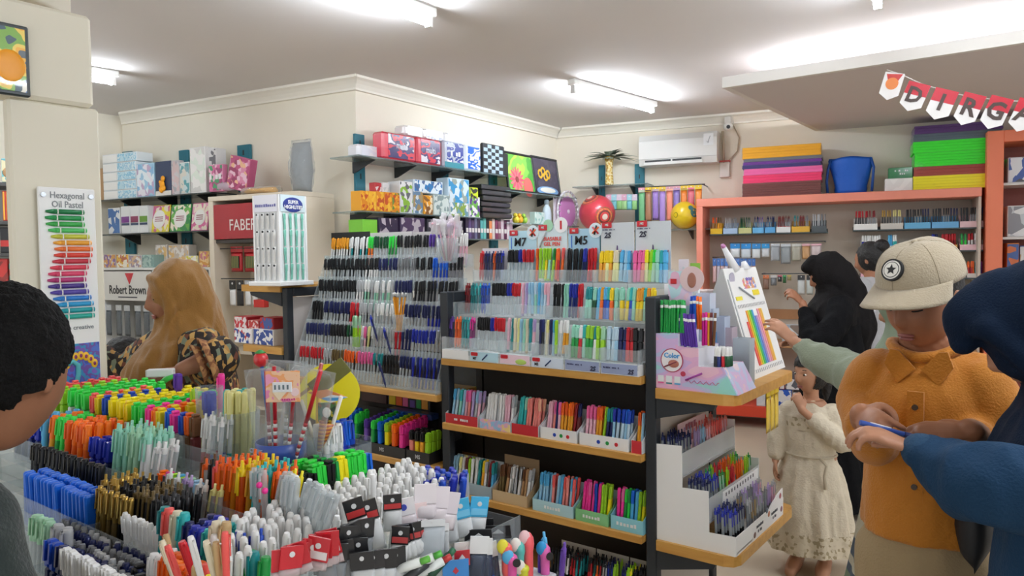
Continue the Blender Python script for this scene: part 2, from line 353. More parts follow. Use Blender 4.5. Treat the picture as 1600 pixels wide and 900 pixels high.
# ================================================================ the double-sided gondola with its end caps
GY, GB = 2.59, 3.27
XR, XM, XL = -1.30, -2.372, -3.59
G = Fr(0, GY, 0); GE = Fr(XR, 0, pi/2)
dark = mat('262b31', .5, bump=.05, bs=120)
woodm = bpy.data.materials.new('pine_board'); woodm.use_nodes = True
def wood_nodes(m, c0, c1, sc):
    nt = m.node_tree; b = nt.nodes['Principled BSDF']; tc = nt.nodes.new('ShaderNodeTexCoord'); mp = nt.nodes.new('ShaderNodeMapping'); mp.inputs['Scale'].default_value = sc
    n = nt.nodes.new('ShaderNodeTexNoise'); n.inputs['Scale'].default_value = 5; n.inputs['Detail'].default_value = 5; rp = nt.nodes.new('ShaderNodeValToRGB')
    rp.color_ramp.elements[0].position = .3; rp.color_ramp.elements[1].position = .7; rp.color_ramp.elements[0].color = (*lin(c0), 1); rp.color_ramp.elements[1].color = (*lin(c1), 1)
    nt.links.new(tc.outputs['Object'], mp.inputs[0]); nt.links.new(mp.outputs[0], n.inputs['Vector']); nt.links.new(n.outputs[0], rp.inputs[0]); nt.links.new(rp.outputs[0], b.inputs['Base Color']); b.inputs['Roughness'].default_value = .4
wood_nodes(woodm, 'bf8a3e', 'd2a052', (1, 8, 8))
S1, S2, S3, S4 = 1.075, .77, .448, .14
L1, L2, L3 = .893, .547, .15
E1, E2 = 1.035, .44
t = thing('gondola_rack', 'dark steel gondola rack with pine shelves holding pens in the middle of the shop', 'shelving')
for x, w in ((XR, .045), (XM, .048), (XL, .045)):
    m = MB(); m.rbox(x-w/2, x+w/2, GY+.03, GY+.075, .0, 1.385, .004); m.out('upright', dark, t)
    MB().rbox(x-w/2, x+w/2, GY+.076, GB-.076, 1.335, 1.385, .004).out('top_arm', dark, t)
    MB().rbox(x-w/2, x+w/2, GB-.075, GB-.03, 0, 1.385, .004).out('upright', dark, t)
for x0, x1, zs in ((XM+.005, XR-.026, (S1, S2, S3, S4)), (XL+.024, XM-.026, (L1, L2, L3))):
    for z in zs:
        MB().rbox(x0, x1, GY, GY+.30, z-.032, z, .003).out('shelf', woodm, t)
        for xx in (x0+.03, x1-.03): MB().prism([(GY+.05, z-.034), (GY+.29, z-.034), (GY+.29, z-.09)], xx-.003, xx+.003, 'x').out('bracket', dark, t)
    MB().box(x0-.02, x1+.02, GY+.33, GY+.345, .05, 1.33).out('back_panel', mat('3a3531', .6), t)
    for z in zs[:3]: MB().rbox(x0, x1, GB-.30, GB, z-.032, z, .003).out('shelf', woodm, t)
def endshelf(x0, x1, y0, y1, z, ch):
    s = 1 if x1 > x0 else -1
    poly = [(x0, y0), (x1-s*ch, y0), (x1-s*ch*.3, y0+ch*.3), (x1, y0+ch), (x1, y1-ch), (x1-s*ch*.3, y1-ch*.3), (x1-s*ch, y1), (x0, y1)]
    MB().prism(poly if s < 0 else poly, z-.04, z, 'z').out('end_shelf', woodm, t)
    for yy in (y0+.02, y1-.02):
        MB().prism([(x0, z-.042), (x1-s*.08, z-.042), (x1-s*.09, z-.062), (x0, z-.12)] , yy-.012, yy+.012, 'y').out('end_bracket', dark, t)
endshelf(XR+.026, -.955, GY+.02, 3.33, E1, .05)
endshelf(XR+.026, -.955, GY+.02, 3.33, E2, .05)
MB().box(XR-.005, XR+.005, GY+.08, GB-.08, .05, 1.33).out('end_panel', mat('c9c3ba', .6), t)
MB().box(XL-.005, XL+.005, GY+.08, GB-.08, .05, 1.33).out('end_panel', mat('c4bdb8', .6), t)
endshelf(XL-.025, -4.0, GY+.02, GY+.55, 1.40, .01)
endshelf(XL-.025, -4.0, GY+.02, GY+.55, 1.04, .01)
# ================================================================ pens, boxes, packets
def pm_(c):
    if c == 'clear': return clear(.42, 'e3eaec', .15)
    if c == 'smoke': return clear(.6, 'a8b0b4', .2)
    if c.startswith('t:'): return clear(.62, c[2:], .2)
    if c in ('silver', 'gold'): return mat(c, .3, .8)
    return mat(c, .35, spec=.4)
PROTO = {}
def proto(kind):
    if kind in PROTO: return PROTO[kind]
    b = MB()
    if kind == 'click':      # slots: barrel, grip, top
        b.lathe([(.0012,0,1),(.0025,.010,1),(.0050,.022,1),(.0055,.05,0),(.0055,.118,2),(.0052,.130,2),(.0028,.131,2),(.0028,.142,2)], 8)
        b.box(-.002,.002,-.0095,-.0072,.085,.130,2); b.box(-.002,.002,-.0095,-.004,.126,.130,2)
    elif kind == 'capped':
        b.lathe([(.0030,0,0),(.0050,.006,0),(.0050,.086,1),(.0060,.088,1),(.0058,.138,1),(.0045,.145,1)], 8)
        b.box(-.002,.002,-.0092,-.0070,.098,.140,1); b.box(-.002,.002,-.0092,-.004,.136,.140,1)
    elif kind == 'slim':     # patterned gel pen: body, tip band, cap
        b.lathe([(.0040,0,1),(.0052,.010,0),(.0052,.095,2),(.0056,.097,2),(.0056,.143,2),(.0040,.148,2)], 8); b.box(-.0018,.0018,-.0088,-.0066,.105,.145,2)
    elif kind == 'marker':
        b.lathe([(.0070,0,0),(.0090,.004,0),(.0090,.078,1),(.0098,.080,1),(.0094,.128,1),(.0075,.135,1)], 10); b.box(-.0025,.0025,-.0130,-.0105,.092,.130,1); b.box(-.0025,.0025,-.013,-.008,.126,.130,1)
    elif kind == 'hilite':
        b.rbox(-.0065,.0065,-.012,.012,0,.068,.003,0); b.rbox(-.0072,.0072,-.013,.013,.068,.108,.003,1); b.rbox(-.0055,.0055,-.009,.009,.108,.114,.002,1)
        b.box(-.002,.002,-.0155,-.0130,.078,.108,1)
    elif kind == 'pencil':
        b.cyl((0,0,0),(0,0,.165),.0037,n=6,m=0,smooth=False); b.cyl((0,0,.165),(0,0,.176),.0039,n=8,m=1); b.cyl((0,0,.176),(0,0,.186),.0035,n=8,m=2)
    elif kind == 'stub':     # crayon marker with a white collar
        b.lathe([(.0050,0,0),(.0060,.003,0),(.0060,.095,1),(.0062,.096,1),(.0062,.106,0),(.0058,.107,0),(.0055,.125,0)], 8)
    elif kind == 'bottle':   # small paint bottle with a round cap
        b.lathe([(.0075,0,0),(.0085,.003,0),(.0085,.040,1),(.0065,.041,1),(.0075,.044,1),(.0072,.068,1),(.0055,.072,1)], 10)
    elif kind == 'corr':     # thick correction marker: body, long cap
        b.lathe([(.0080,0,0),(.0095,.004,0),(.0095,.062,1),(.0072,.064,1),(.0070,.080,1),(.0078,.082,1),(.0070,.118,1),(.0048,.124,1)], 10); b.box(-.002,.002,-.0105,-.0075,.086,.118,1)
    elif kind == 'wide':     # whiteboard marker with broad capped clip
        b.rbox(-.0085,.0085,-.0085,.0085,0,.07,.003,0); b.rbox(-.0098,.0098,-.0098,.0098,.07,.122,.004,1); b.box(-.003,.003,-.0145,-.0098,.085,.122,1)
    elif kind == 'block':    # cap of a nested row
        b.rbox(-.009,.009,-.013,.013,0,.125,.004,0)
    PROTO[kind] = b.mesh(kind); return PROTO[kind]
def capname(spec): return spec.split('#')[1] if '#' in spec else spec.split('|')[-1]
def smats(spec): return [pm_(c) for c in spec.split('#')[0].split('|')]
NSLOT = {'click':3,'capped':2,'slim':3,'marker':2,'hilite':2,'pencil':3,'stub':2,'bottle':2,'corr':2,'wide':2,'block':1}
def one(kind, spec, name, label, cat, grp, loc, rot, scale=None, split=False):
    ms = smats(spec); me = proto(kind)
    while len(ms) < NSLOT[kind]: ms.append(ms[-1])
    o = inst(name, me, ms[:NSLOT[kind]], None, loc, rot, scale)
    return tag(o, label, cat, grp)
def pens(fr, u0, u1, v, z, n, kind, seq, what, where, grp, cat='pen', rows=1, dv=.013, lean=6, jit=.0025, hj=.004, scale=None, name=None, dz=0.0, side=0.0, zrand=0):
    """a row of upright pens; label = colour + what + where"""
    name = name or what.replace(' ', '_').replace('-', '_')
    for r in range(rows):
        for i in range(n):
            spec = seq[(i*len(seq)//n) if len(seq) <= n else (i % len(seq))]
            u = u0 + (u1-u0)*(i+.5)/n + random.uniform(-jit, jit); vv = v + r*dv + random.uniform(-jit, jit)*.5
            p = fr.w(u, vv, z + r*dz + random.uniform(0, hj))
            rot = Euler((R(-lean) + random.uniform(-.03, .03), R(side) + random.uniform(-.04, .04), 0)); q = (Matrix.Rotation(fr.a, 3, 'Z') @ rot.to_matrix() @ Matrix.Rotation(zrand*random.uniform(-1, 1), 3, 'Z')).to_euler()
            cn = capname(spec); one(kind, spec, name, '%s %s' % (what if (cn.split()[-1] in what or cn[:4] == 'clea') else cn+' '+what, where), cat, grp, p, q, scale)
def bx(parent, name, x0, x1, y0, y1, z0, z1, m, b=None):
    return (MB().rbox(x0, x1, y0, y1, z0, z1, b) if b else MB().box(x0, x1, y0, y1, z0, z1)).out(name, m, parent)
def dispbox(fr, u, v, z, w, d, hf, hb, hc, body, front, label, back=None, grp=None, txt=None, dots=None, cat='display box', name='pen_display_box', tcol='white'):
    """open cardboard pen box: low front, sloping sides, tall back card"""
    t = thing(name, label, cat, fr.w(u, v, z), fr.a, grp); bm = body if not isinstance(body, str) else mat(body, .55); fm = front if not isinstance(front, str) else mat(front, .45)
    for x in (0, w-.002): MB().prism([(0, 0), (d, 0), (d, hb), (d*.45, hf+(hb-hf)*.3), (0, hf)], x, x+.002, 'x').out('side_panel', bm, t)
    fp = bx(t, 'front_panel', .002, w-.002, -.001, .001, 0, hf, fm); bx(t, 'bottom', .002, w-.002, .001, d, 0, .003, bm)
    bx(t, 'back_card', 0, w, d, d+.002, 0, hc, mat(back, .5) if isinstance(back, str) else (back or bm))
    if txt: text(txt, fp, (w*.5, -.002, hf*.5), hf*.5, mat(tcol, .5), bold=.02)
    if dots:
        for i, c in enumerate(dots): MB().cyl((w*(.4+.18*i), -.002, hf*.45), (w*(.4+.18*i), 0, hf*.45), hf*.16, n=12).out('colour_dot', mat(c, .4), fp)
    return t
def carton(fr, v, x0, y0, x1, y1, depth, label, cat, cols, grp=None, z=None, name='carton', face=None, txt=None, tcol='white', patch=None, tilt=0, ts=.4, scale=20, seed=0, kind='voronoi'):
    """printed carton whose front covers the given pixels of the photograph on the plane v"""
    u0, u1, z0, z1 = fr.rect(x0, y0, x1, y1, v)
    if z is not None: z1 += z-z0; z0 = z
    w, h = u1-u0, z1-z0
    t = thing(name, label, cat, fr.w((u0+u1)/2, v, z0), fr.a, grp)
    t.rotation_euler = (Matrix.Rotation(fr.a, 3, 'Z') @ Matrix.Rotation(R(-tilt), 3, 'X')).to_euler()
    bm = cols if not isinstance(cols, (str, list)) else mat(cols if isinstance(cols, str) else cols[0], .45, coat=.15)
    MB().rbox(-w/2, w/2, 0, depth, 0, h, min(.003, w*.05, depth*.3)).out('box_body', bm, t)
    if isinstance(cols, list) and len(cols) > 1 or face:
        MB().rbox(-w*.47, w*.47, -.002, .004, h*.03, h*.97, .001).out('front_print', face or prt(cols[1:] if len(cols) > 2 else cols, scale*(1.7 if kind == 'voronoi' else 1), kind, seed=seed), t)
    if patch:
        for (a, b, c, d, col) in patch: MB().box(w*(a-.5), w*(b-.5), -.0035, .0, h*c, h*d).out('print_patch', mat(col, .4) if isinstance(col, str) else col, t)
    if txt:
        tx = text(txt, t, (0, -.004, h*.55), h*ts, mat(tcol, .5), bold=.015)
        k = w*.82/max(tx.dimensions.x, 1e-4) if tx.dimensions.x > w*.82 else 1
        tx.scale = (k, 1, 1)
    return t
def pouch(m, w, h, t0, z0=0.0, nx=6, nz=8, mi=0, y=0.0):
    """bulging plastic bag, closed"""
    vs = []; fs = []
    for s in (-1, 1):
        for j in range(nz+1):
            for i in range(nx+1):
                a, b = i/nx, j/nz; k = (sin(pi*a)**.6)*(sin(pi*b)**.5)
                vs.append((w*(a-.5), y + s*t0*.5*k*(1+.25*noise.noise(Vector((i*1.3, j*1.1, s*3+w*40)))), z0+h*b))
    N = (nx+1)*(nz+1)
    for s in range(2):
        for j in range(nz):
            for i in range(nx):
                q = [s*N+j*(nx+1)+i, s*N+j*(nx+1)+i+1, s*N+(j+1)*(nx+1)+i+1, s*N+(j+1)*(nx+1)+i]
                fs.append(q if s == 0 else q[::-1])
    return m.add(vs, fs, mi, True)
def packet(loc, rz, w, h, th, label, cat, head, bag, grp=None, hh=.25, inner=None, rot=None, name='packet', txt=None, tcol='white', hole=True, patch=None):
    """hanging packet: card header with a punched hole over a plastic pouch; hangs down from loc + h"""
    t = thing(name, label, cat, loc, rz, grp)
    if rot: t.rotation_euler = (Matrix.Rotation(rz, 3, 'Z') @ Euler(rot).to_matrix()).to_euler()
    m = MB(); pouch(m, w, h*(1-hh), th); m.out('pouch', bag, t, fix=True)
    hc = MB().box(-w/2, w/2, -.002, .002, h*(1-hh), h).out('header_card', head if not isinstance(head, str) else mat(head, .4, coat=.3), t)
    if hole: MB().cyl((0, -.003, h*(1-hh*.35)), (0, .003, h*(1-hh*.35)), min(w, h*hh)*.13, n=12).out('hang_hole', mat('d9dcdc', .5), hc)
    if inner: MB().rbox(-w*.3, w*.3, -th*.2, th*.2, h*.06, h*(1-hh)*.9, .003).out('contents', inner if not isinstance(inner, str) else mat(inner, .4), t)
    if patch: MB().box(-w*.45, w*.45, -.0035, .0, h*(1-hh)+h*hh*.1, h*(1-hh)+h*hh*.42).out('print_band', mat(patch, .4), hc)
    if txt: text(txt, hc, (0, -.004, h*(1-hh*.72)), h*hh*.3, mat(tcol, .5), bold=.01)
    return t
# ================================================================ right bay, top: six stepped pen displays
TV = [.02, .135, .25]; TZ = [1.122, 1.275, 1.43]
cu = [G.hit(690, 540, .0)[0] + i*(G.hit(998, 560, .0)[0]-G.hit(690, 540, .0)[0])/6 for i in range(7)]
wh = mat('eef0f0', .4); ac = clear(.13, 'eef4f6'); ordn = ['first', 'second', 'third', 'fourth', 'fifth', 'sixth']
what6 = ['gel pen', 'ballpoint pen', 'patterned gel pen', 'gel ink pen', 'ink highlighter', 'ink highlighter']
cardtx = [None, 'M7', 'ERASABLE\nGEL PEN', 'M5', '2S', '2S']
def disp(i):
    u, w = cu[i], cu[i+1]-cu[i]
    t = thing('stepped_pen_display', 'white stepped pen display, %s from the left of six on the top shelf' % ordn[i], 'pen display', G.w(u, 0, S1), 0, 'stepped pen displays in a row')
    prof = [(0, 0), (.30, 0), (.30, TZ[2]-S1-.003), (.235, TZ[2]-S1-.003), (.235, TZ[1]-S1-.003), (.12, TZ[1]-S1-.003), (.12, TZ[0]-S1-.003), (0, TZ[0]-S1-.003)]
    MB().prism(prof, .002, w-.002, 'x').out('stepped_body', wh, t)
    for k in range(3):
        y = (0, .12, .235)[k]; zb = TZ[k]-S1-.003; f = MB()
        f.box(.002, w-.002, y-.002, y, zb-.02, zb+.058); f.box(.002, .005, y, y+.10, zb, zb+.058); f.box(w-.005, w-.002, y, y+.10, zb, zb+.058); f.out('clear_front', ac, t)
    # label on the base
    lc = ['f2f2f0', 'bfe3f0', 'f6d8e4', 'd8e4f2', '9aa6c8', '9aa6c8'][i]
    lcard = bx(t, 'label_card', .006, w-.006, -.003, -.0005, .004, .044, mat(lc, .35))
    if i in (1, 2, 3): MB().rbox(.012, .05, -.006, -.003, .026, .042, .003).out('red_tab', mat('c8202c', .4), lcard)
    if i in (1, 3): text({1: 'M7', 3: 'M5'}[i], lcard, (.032, -.004, .014), .016, mat('black'), bold=.02)
    if i in (1, 3): MB().cyl((w*.45, -.004, .010), (w*.62, -.004, .036), .003, n=6).out('pen_print', mat('1b3a6a'), lcard)
    if i == 2: MB().ball((w*.7, -.003, .016), (.03, .002, .012)).out('green_blob', mat('b8d86a'), lcard)
    if i >= 4: text('2S', lcard, (w*.80, -.004, .016), .026, mat('2a2a48'), bold=.03, shear=.2); text('~highlighter', lcard, (w*.3, -.004, .028), .012, mat('3a4068'))
    # tall back card
    ch = [.07, .24, .26, .24, .26, .26][i]; zt = TZ[2]-S1
    if i == 0:
        bx(t, 'back_card', .01, w-.004, .302, .305, 0, zt+.16, mat('d9d6dc', .5)); return t
    bc = bx(t, 'back_card', .004, w-.004, .302, .305, 0, zt+ch, mat(['', 'b6dbe8', 'd5e6ea', 'a9cfe2', 'd2d8dc', 'd2d8dc'][i], .4))
    fy = .3005
    MB().rbox(.012, .06, fy-.003, fy, zt+ch-.022, zt+ch+.004, .002).out('red_tab', mat('c8202c', .4), bc); text('MS', bc, (.036, fy-.004, zt+ch-.009), .014, mat('white'), bold=.02)
    if i in (1, 3):
        text(cardtx[i], bc, (w*.42, fy-.001, zt+ch-.055), .055, mat('14161c'), bold=.02, shear=.1); MB().box(w*.12, w*.14, fy-.001, fy, zt+ch-.085, zt+ch-.03).out('bracket_print', mat('bright blue'), bc)
        MB().cyl((w*.87, fy-.001, zt+ch-.01), (w*.87, fy, zt+ch-.01), .034, n=24).out('round_tab', mat('dbeaf0'), bc)
        for a, c in ((40, 'orange'), (-45, 'red'), (75, 'black')): MB().cyl((w*.87-.02*cos(R(a)), fy-.002, zt+ch-.01-.02*sin(R(a))), (w*.87+.022*cos(R(a)), fy-.002, zt+ch-.01+.022*sin(R(a))), .004, n=6).out('pen_print', mat(c), bc)
    if i == 2:
        text(cardtx[i], bc, (w*.5, fy-.001, zt+ch-.075), .024, mat('e05a50'), bold=.03)
        for k, c in ((.38, 'pale green'), (.8, 'f2f2f2')): MB().cyl((w*k, fy-.001, zt+ch), (w*k, fy, zt+ch), .028+.008*(k > .5), n=24).out('round_tab', mat(c), bc)
        bx(bc, 'pen_print', w*.77, w*.83, fy-.002, fy-.001, zt+ch-.02, zt+ch+.02, mat('red'))
        MB().cyl((w*.1, fy-.002, zt+ch-.10), (w*.3, fy-.002, zt+ch-.03), .004, n=6).out('pen_print', mat('light grey'), bc)
    if i >= 4:
        text('2S', bc, (w*.22, fy-.001, zt+ch-.055), .034, mat('22223a'), bold=.03, shear=.2); text('~highlighter', bc, (w*.26, fy-.001, zt+ch-.03), .010, mat('3a4068'))
        # crown of purple and orange feathers printed at the bottom of the card
        for k in range(9):
            a = R(25+k*16.25); L = .055 + .02*sin(k*2.1); c = ['4a2a6a', 'a83a5a', '5a2f7a', 'd0603a'][k % 4]
            MB().prism([(w*.5+cos(a)*.01-.008, zt+.085), (w*.5+cos(a)*.01+.008, zt+.085), (w*.5+cos(a)*L*1.3+.003, zt+.085+sin(a)*L), (w*.5+cos(a)*L*1.3, zt+.09+sin(a)*L)], fy-.001-.0002*k, fy, 'y').out('feather_print', mat(c, .4), bc)
    return t
for i in range(6): disp(i)
BK, BL, RD = 'clear|black|black', 'clear|royal blue|royal blue', 'clear|red|red'
cells = {
 (0,2): ('click', ['t:c8202c|red|red', 't:20285a|navy|navy', 't:20285a|navy|navy', 't:f0661c|orange|orange', 't:20285a|navy|navy', 't:20285a|royal blue|royal blue'], 9),
 (0,1): ('click', ['t:8c1a22|dark red|dark red', 't:1f8f93|teal|teal', 't:1f8f93|teal|turquoise', 't:1b49b8|blue|blue', 't:1b49b8|blue|bright blue'], 9),
 (0,0): ('click', ['t:2a2060|navy|violet', 't:f0661c|orange|orange', 't:f0661c|orange|bright orange', 't:f0661c|orange|orange', 't:1f8f93|teal|teal', 't:35b8b8|teal|turquoise', 't:8a2070|magenta|magenta', 't:8a2070|purple|magenta'], 10),
 (1,2): ('capped', ['clear|black']*5+['clear|royal blue']*2+['clear|red']*4, 11), (1,1): ('capped', ['clear|black']*6+['clear|royal blue']*2+['clear|red']*3, 11), (1,0): ('capped', ['clear|black']*6+['clear|royal blue']*2+['clear|red']*4, 12),
 (2,2): ('slim', ['orange|orange|orange', 'lime|white|lime', 'lime|white|lime', 'yellow|lime|lime', 'mint|lime|lime', 'lime|lime|green', 'orange|brown|orange', 'red|orange|orange', 'orange|brown|coral'], 9),
 (2,1): ('slim', ['pale pink|lilac|pale pink', 'lilac|white|lilac', 'pale blue|white|light blue', 'light blue|grey|light blue', 'mint|white|pale blue', 'sky blue|white|sky blue', 'light blue|white|light blue', 'pale blue|white|pale pink', 'pale pink|white|pale pink'], 9),
 (2,0): ('slim', ['pale pink|teal|pale pink', 'teal|white|teal', 'cream|tan|cream', 'pale yellow|white|pale yellow', 'light blue|white|light blue', 'mint|white|mint', 'cream|tan|cream', 'teal|white|teal', 'pale pink|lilac|lilac'], 9),
 (3,2): ('capped', ['black|black']*5+['navy|royal blue']*2+['red|red']*4, 10), (3,1): ('capped', ['black|black']*4+['mint|mint']*2+['dark blue|royal blue']*3+['red|red']*4, 11),
 (3,0): ('slim', ['navy|navy|navy', 'charcoal|charcoal|dark blue', 'cream|cream|pale yellow', 'navy|navy|navy', 'light blue|light blue|sky blue', 'lime|grey|lime', 'clear|grey|white', 'amber|grey|white', 'amber|grey|white'], 9),
 (4,2): ('hilite', ['amber|yellow', 'pale yellow|yellow', 'amber|yellow', 'pale yellow|cream', 'light blue|sky blue', 'light blue|light blue', 'sky blue|sky blue'], 9), 
 (4,1): ('hilite', ['mint|teal', 'dark green|mint', 'sky blue|sky blue', 'orange|amber', 'blue|sky blue', 'bright blue|turquoise', 'orange|yellow', 'mint|mint'], 9), (4,0): ('hilite', ['green|mint', 'red|white', 'mint|turquoise', 'green|lime', 'white|teal', 'lime|lime', 'lime|pale green'], 9),
 (5,2): ('hilite', ['pink|pink', 'salmon|pink', 'pale yellow|bright yellow', 'lime|lime', 'pale green|neon green', 'mint|mint', 'sky blue|turquoise', 'sky blue|sky blue'], 9), (5,1): ('hilite', ['yellow|mint', 'blue|turquoise', 'mint|mint', 'yellow|amber', 'pale green|turquoise', 'orange|amber', 'amber|yellow'], 9), (5,0): ('hilite', ['pale blue|pale blue', 'light blue|pale blue', 'navy|navy', 'dark blue|navy', 'red|red', 'red|dark red', 'black|black', 'black|charcoal'], 9)}
tn = ['bottom', 'middle', 'top']
for (i, k), (kind, seq, n) in sorted(cells.items()):
    w = cu[i+1]-cu[i]
    pens(G, cu[i]+.008, cu[i+1]-.008, TV[k]+.022, TZ[k], n, kind, seq, what6[i], 'in the %s tier of the %s stepped display' % (tn[k], ordn[i]), 'pens in the %s tier of the %s stepped display' % (tn[k], ordn[i]), 'highlighter' if i >= 4 else 'pen', lean=7, scale=(1.25, 1.25, 1.03) if kind != 'hilite' else (1.2, .8, 1.2), rows=1)
# ================================================================ right bay, second shelf: six pen boxes
def rowbox(v, z, x0, x1, yref, hf, body, front, label, kind, seq, what, where, n, rows=2, back=None, txt=None, dots=None, hc=.125, d=.095, lean=12, sc=(1.2, 1.2, 1.0), grp='open pen boxes on the shelves', tcol='white', cat='pen'):
    u0 = G.hit(x0, yref, v)[0]; u1 = G.hit(x1, yref, v)[0]
    dispbox(G, u0, v, z, u1-u0-.003, d, hf, hf+.07, hc, body, front, label, back, grp, txt, dots, tcol=tcol)
    pens(G, u0+.010, u1-.013, v+.024, z+.006, n, kind, seq, what, where, what+'s '+where, cat, rows=rows, dv=.024, lean=lean, scale=sc)
PAT = ['light blue|white|sky blue', 'pale blue|white|light blue', 'mint|white|turquoise', 'light blue|white|light blue', 'pale pink|white|pink', 'salmon|white|pink', 'lilac|white|lilac', 'light grey|white|light blue', 'pale pink|white|lilac']
rowbox(.012, S2, 696, 747, 640, .045, 'd9dde0', 'c42a34', 'red-fronted pen box at the left end of the second shelf', 'slim', PAT, 'pastel gel pen', 'in the red-fronted box at the shelf end', 9, txt='~gel pen', back='c9ccd0')
rowbox(.012, S2, 749, 798, 645, .045, 'd9dde0', prt(['b9b4e0', '9cc8e8', 'e8b8d0', 'f2d890'], 24, 'noise', seed=2), 'lilac and blue printed pen box second on the second shelf', 'slim', ['white|light blue|white', 'white|pink|white', 'light grey|lilac|light grey', 'white|grey|white', 'pale pink|white|pale pink', 'white|grey|light grey'], 'white printed gel pen', 'in the lilac printed box', 10, back='c2c8ce')
rowbox(.012, S2, 799, 842, 650, .045, 'd9dde0', 'c42a34', 'red-fronted pen box third on the second shelf with a round emblem', 'slim', ['turquoise|turquoise|turquoise', 'turquoise|teal|mint', 'salmon|salmon|salmon', 'salmon|salmon|salmon', 'salmon|peach|salmon', 'salmon|salmon|peach'], 'slim gel pen', 'in the third box of the second shelf', 8, back='d0d4d6')
rowbox(.012, S2, 844, 902, 655, .05, 'dfe2e4', 'f0f0f0', 'white pen box with four coloured dots, fourth on the second shelf', 'slim', ['pale pink|pink|pale pink', 'salmon|pink|pink', 'navy|navy|navy', 'pale pink|pink|pink', 'amber|yellow|orange', 'amber|yellow|orange', 'amber|orange|bright orange', 'amber|yellow|orange', 'dark red|maroon|dark red', 'maroon|maroon|navy'], 'slim click pen', 'in the white box with dots, fourth on the second shelf', 11, back='c6cacc', dots=['blue', 'green', 'red'], d=.10)
rowbox(.012, S2, 905, 983, 662, .05, 'dfe2e4', 'f0f0f0', 'wide white pen box with four coloured dots, fifth on the second shelf', 'slim', ['pale pink|pink|pink', 'pale pink|pink|pink', 'amber|orange|orange', 'lime|lime|lime', 'navy|teal|teal', 'light blue|blue|royal blue', 'pale blue|blue|blue', 'light blue|blue|bright blue', 'pale blue|blue|blue'], 'slim click pen', 'in the wide white box, fifth on the second shelf', 13, back='c9cdd0', dots=['blue', 'green', 'red'], d=.10)
rowbox(.012, S2, 986, 1004, 668, .05, 'dfe2e4', 'c42a34', 'pen box cut by the upright at the end of the second shelf', 'slim', ['amber|grey|orange', 'light blue|grey|light blue'], 'slim click pen', 'in the end box by the upright', 3, back='c9cdd0')
# red tabs on the two white boxes
# ================================================================ third shelf
rowbox(.015, S3, 695, 768, 740, .055, clear(.5, 'cfdbe2'), clear(.55, 'bcd2de'), 'clear blue-edged pen tray at the left of the third shelf', 'slim', ['light blue|white|light blue', 'cream|white|pale yellow', 'white|grey|white', 'white|red|maroon', 'lime|white|lime', 'white|light grey|white', 'teal|white|teal', 'amber|yellow|yellow', 'white|grey|light grey', 'maroon|white|dark red', 'sky blue|sky blue|teal'], 'novelty pen', 'in the clear tray on the third shelf', 13, back='c6ced4', hc=.15)
rowbox(.015, S3, 769, 824, 740, .05, 'b99a74', 'c9b08a', 'brown kraft pen box with a raised lid on the third shelf', 'slim', ['bronze|brown|brown', 'kraft|brown|brown', 'white|silver|light grey', 'silver|white|white', 'light grey|white|silver', 'white|silver|silver', 'kraft|brown|brown', 'kraft|brown|kraft', 'white|silver|light grey'], 'wood-look pen', 'in the kraft box on the third shelf', 10, back='9c8466', hc=.19)
rowbox(.015, S3, 832, 896, 770, .05, 'a8d3dc', 'b4dbe4', 'pale blue pen box on the third shelf', 'slim', ['light blue|white|sky blue', 'light blue|white|sky blue', 'light blue|grey|light blue', 'salmon|white|coral', 'light blue|white|light blue', 'sky blue|white|sky blue', 'salmon|coral|coral', 'salmon|white|salmon', 'light blue|white|sky blue', 'coral|white|coral'], 'cloud pattern pen', 'in the pale blue box', 11, back='c2d6da', txt='~142149', hc=.13)
rowbox(.015, S3, 899, 951, 785, .05, '7fbf86', '86c98a', 'light green box of neon markers on the third shelf', 'slim', ['hot pink|pink|hot pink', 'hot pink|pink|pink', 'hot pink|hot pink|hot pink', 'blue|light blue|blue', 'hot pink|pink|hot pink', 'lime|yellow|lime', 'lime|lime|lime', 'bright yellow|lime|lime'], 'neon gel pen', 'in the light green box', 9, back='a9bfb8', sc=(1.25, 1.25, 1.0), txt='~marker')
rowbox(.015, S3, 954, 1006, 795, .055, '7ec0cf', '8fd0dc', 'turquoise box of neon markers at the right of the third shelf', 'slim', ['hot pink|pink|hot pink', 'hot pink|pink|pink', 'green|neon green|neon green', 'neon green|green|green', 'sky blue|sky blue|bright blue', 'sky blue|teal|sky blue', 'lime|lime|lime', 'bright yellow|lime|lime'], 'neon gel pen', 'in the turquoise box', 8, back='a6bcc6', sc=(1.3, 1.3, 1.0), txt='~marker')
# closed dark boxes lying behind the neon boxes
for k, (x0, x1, y0, y1, c) in enumerate(((850, 905, 716, 738, '2a2c30'), (906, 962, 722, 748, '24282c'), (963, 1003, 742, 764, '3f4a22'))):
    carton(G, .16, x0, y0, x1, y1, .12, '%s flat box lying behind the neon pen boxes, %s of three' % (['black', 'charcoal', 'olive'][k], ['leftmost', 'middle', 'rightmost'][k]), 'box', c, 'dark boxes behind the pen boxes', z=S3, name='flat_box')
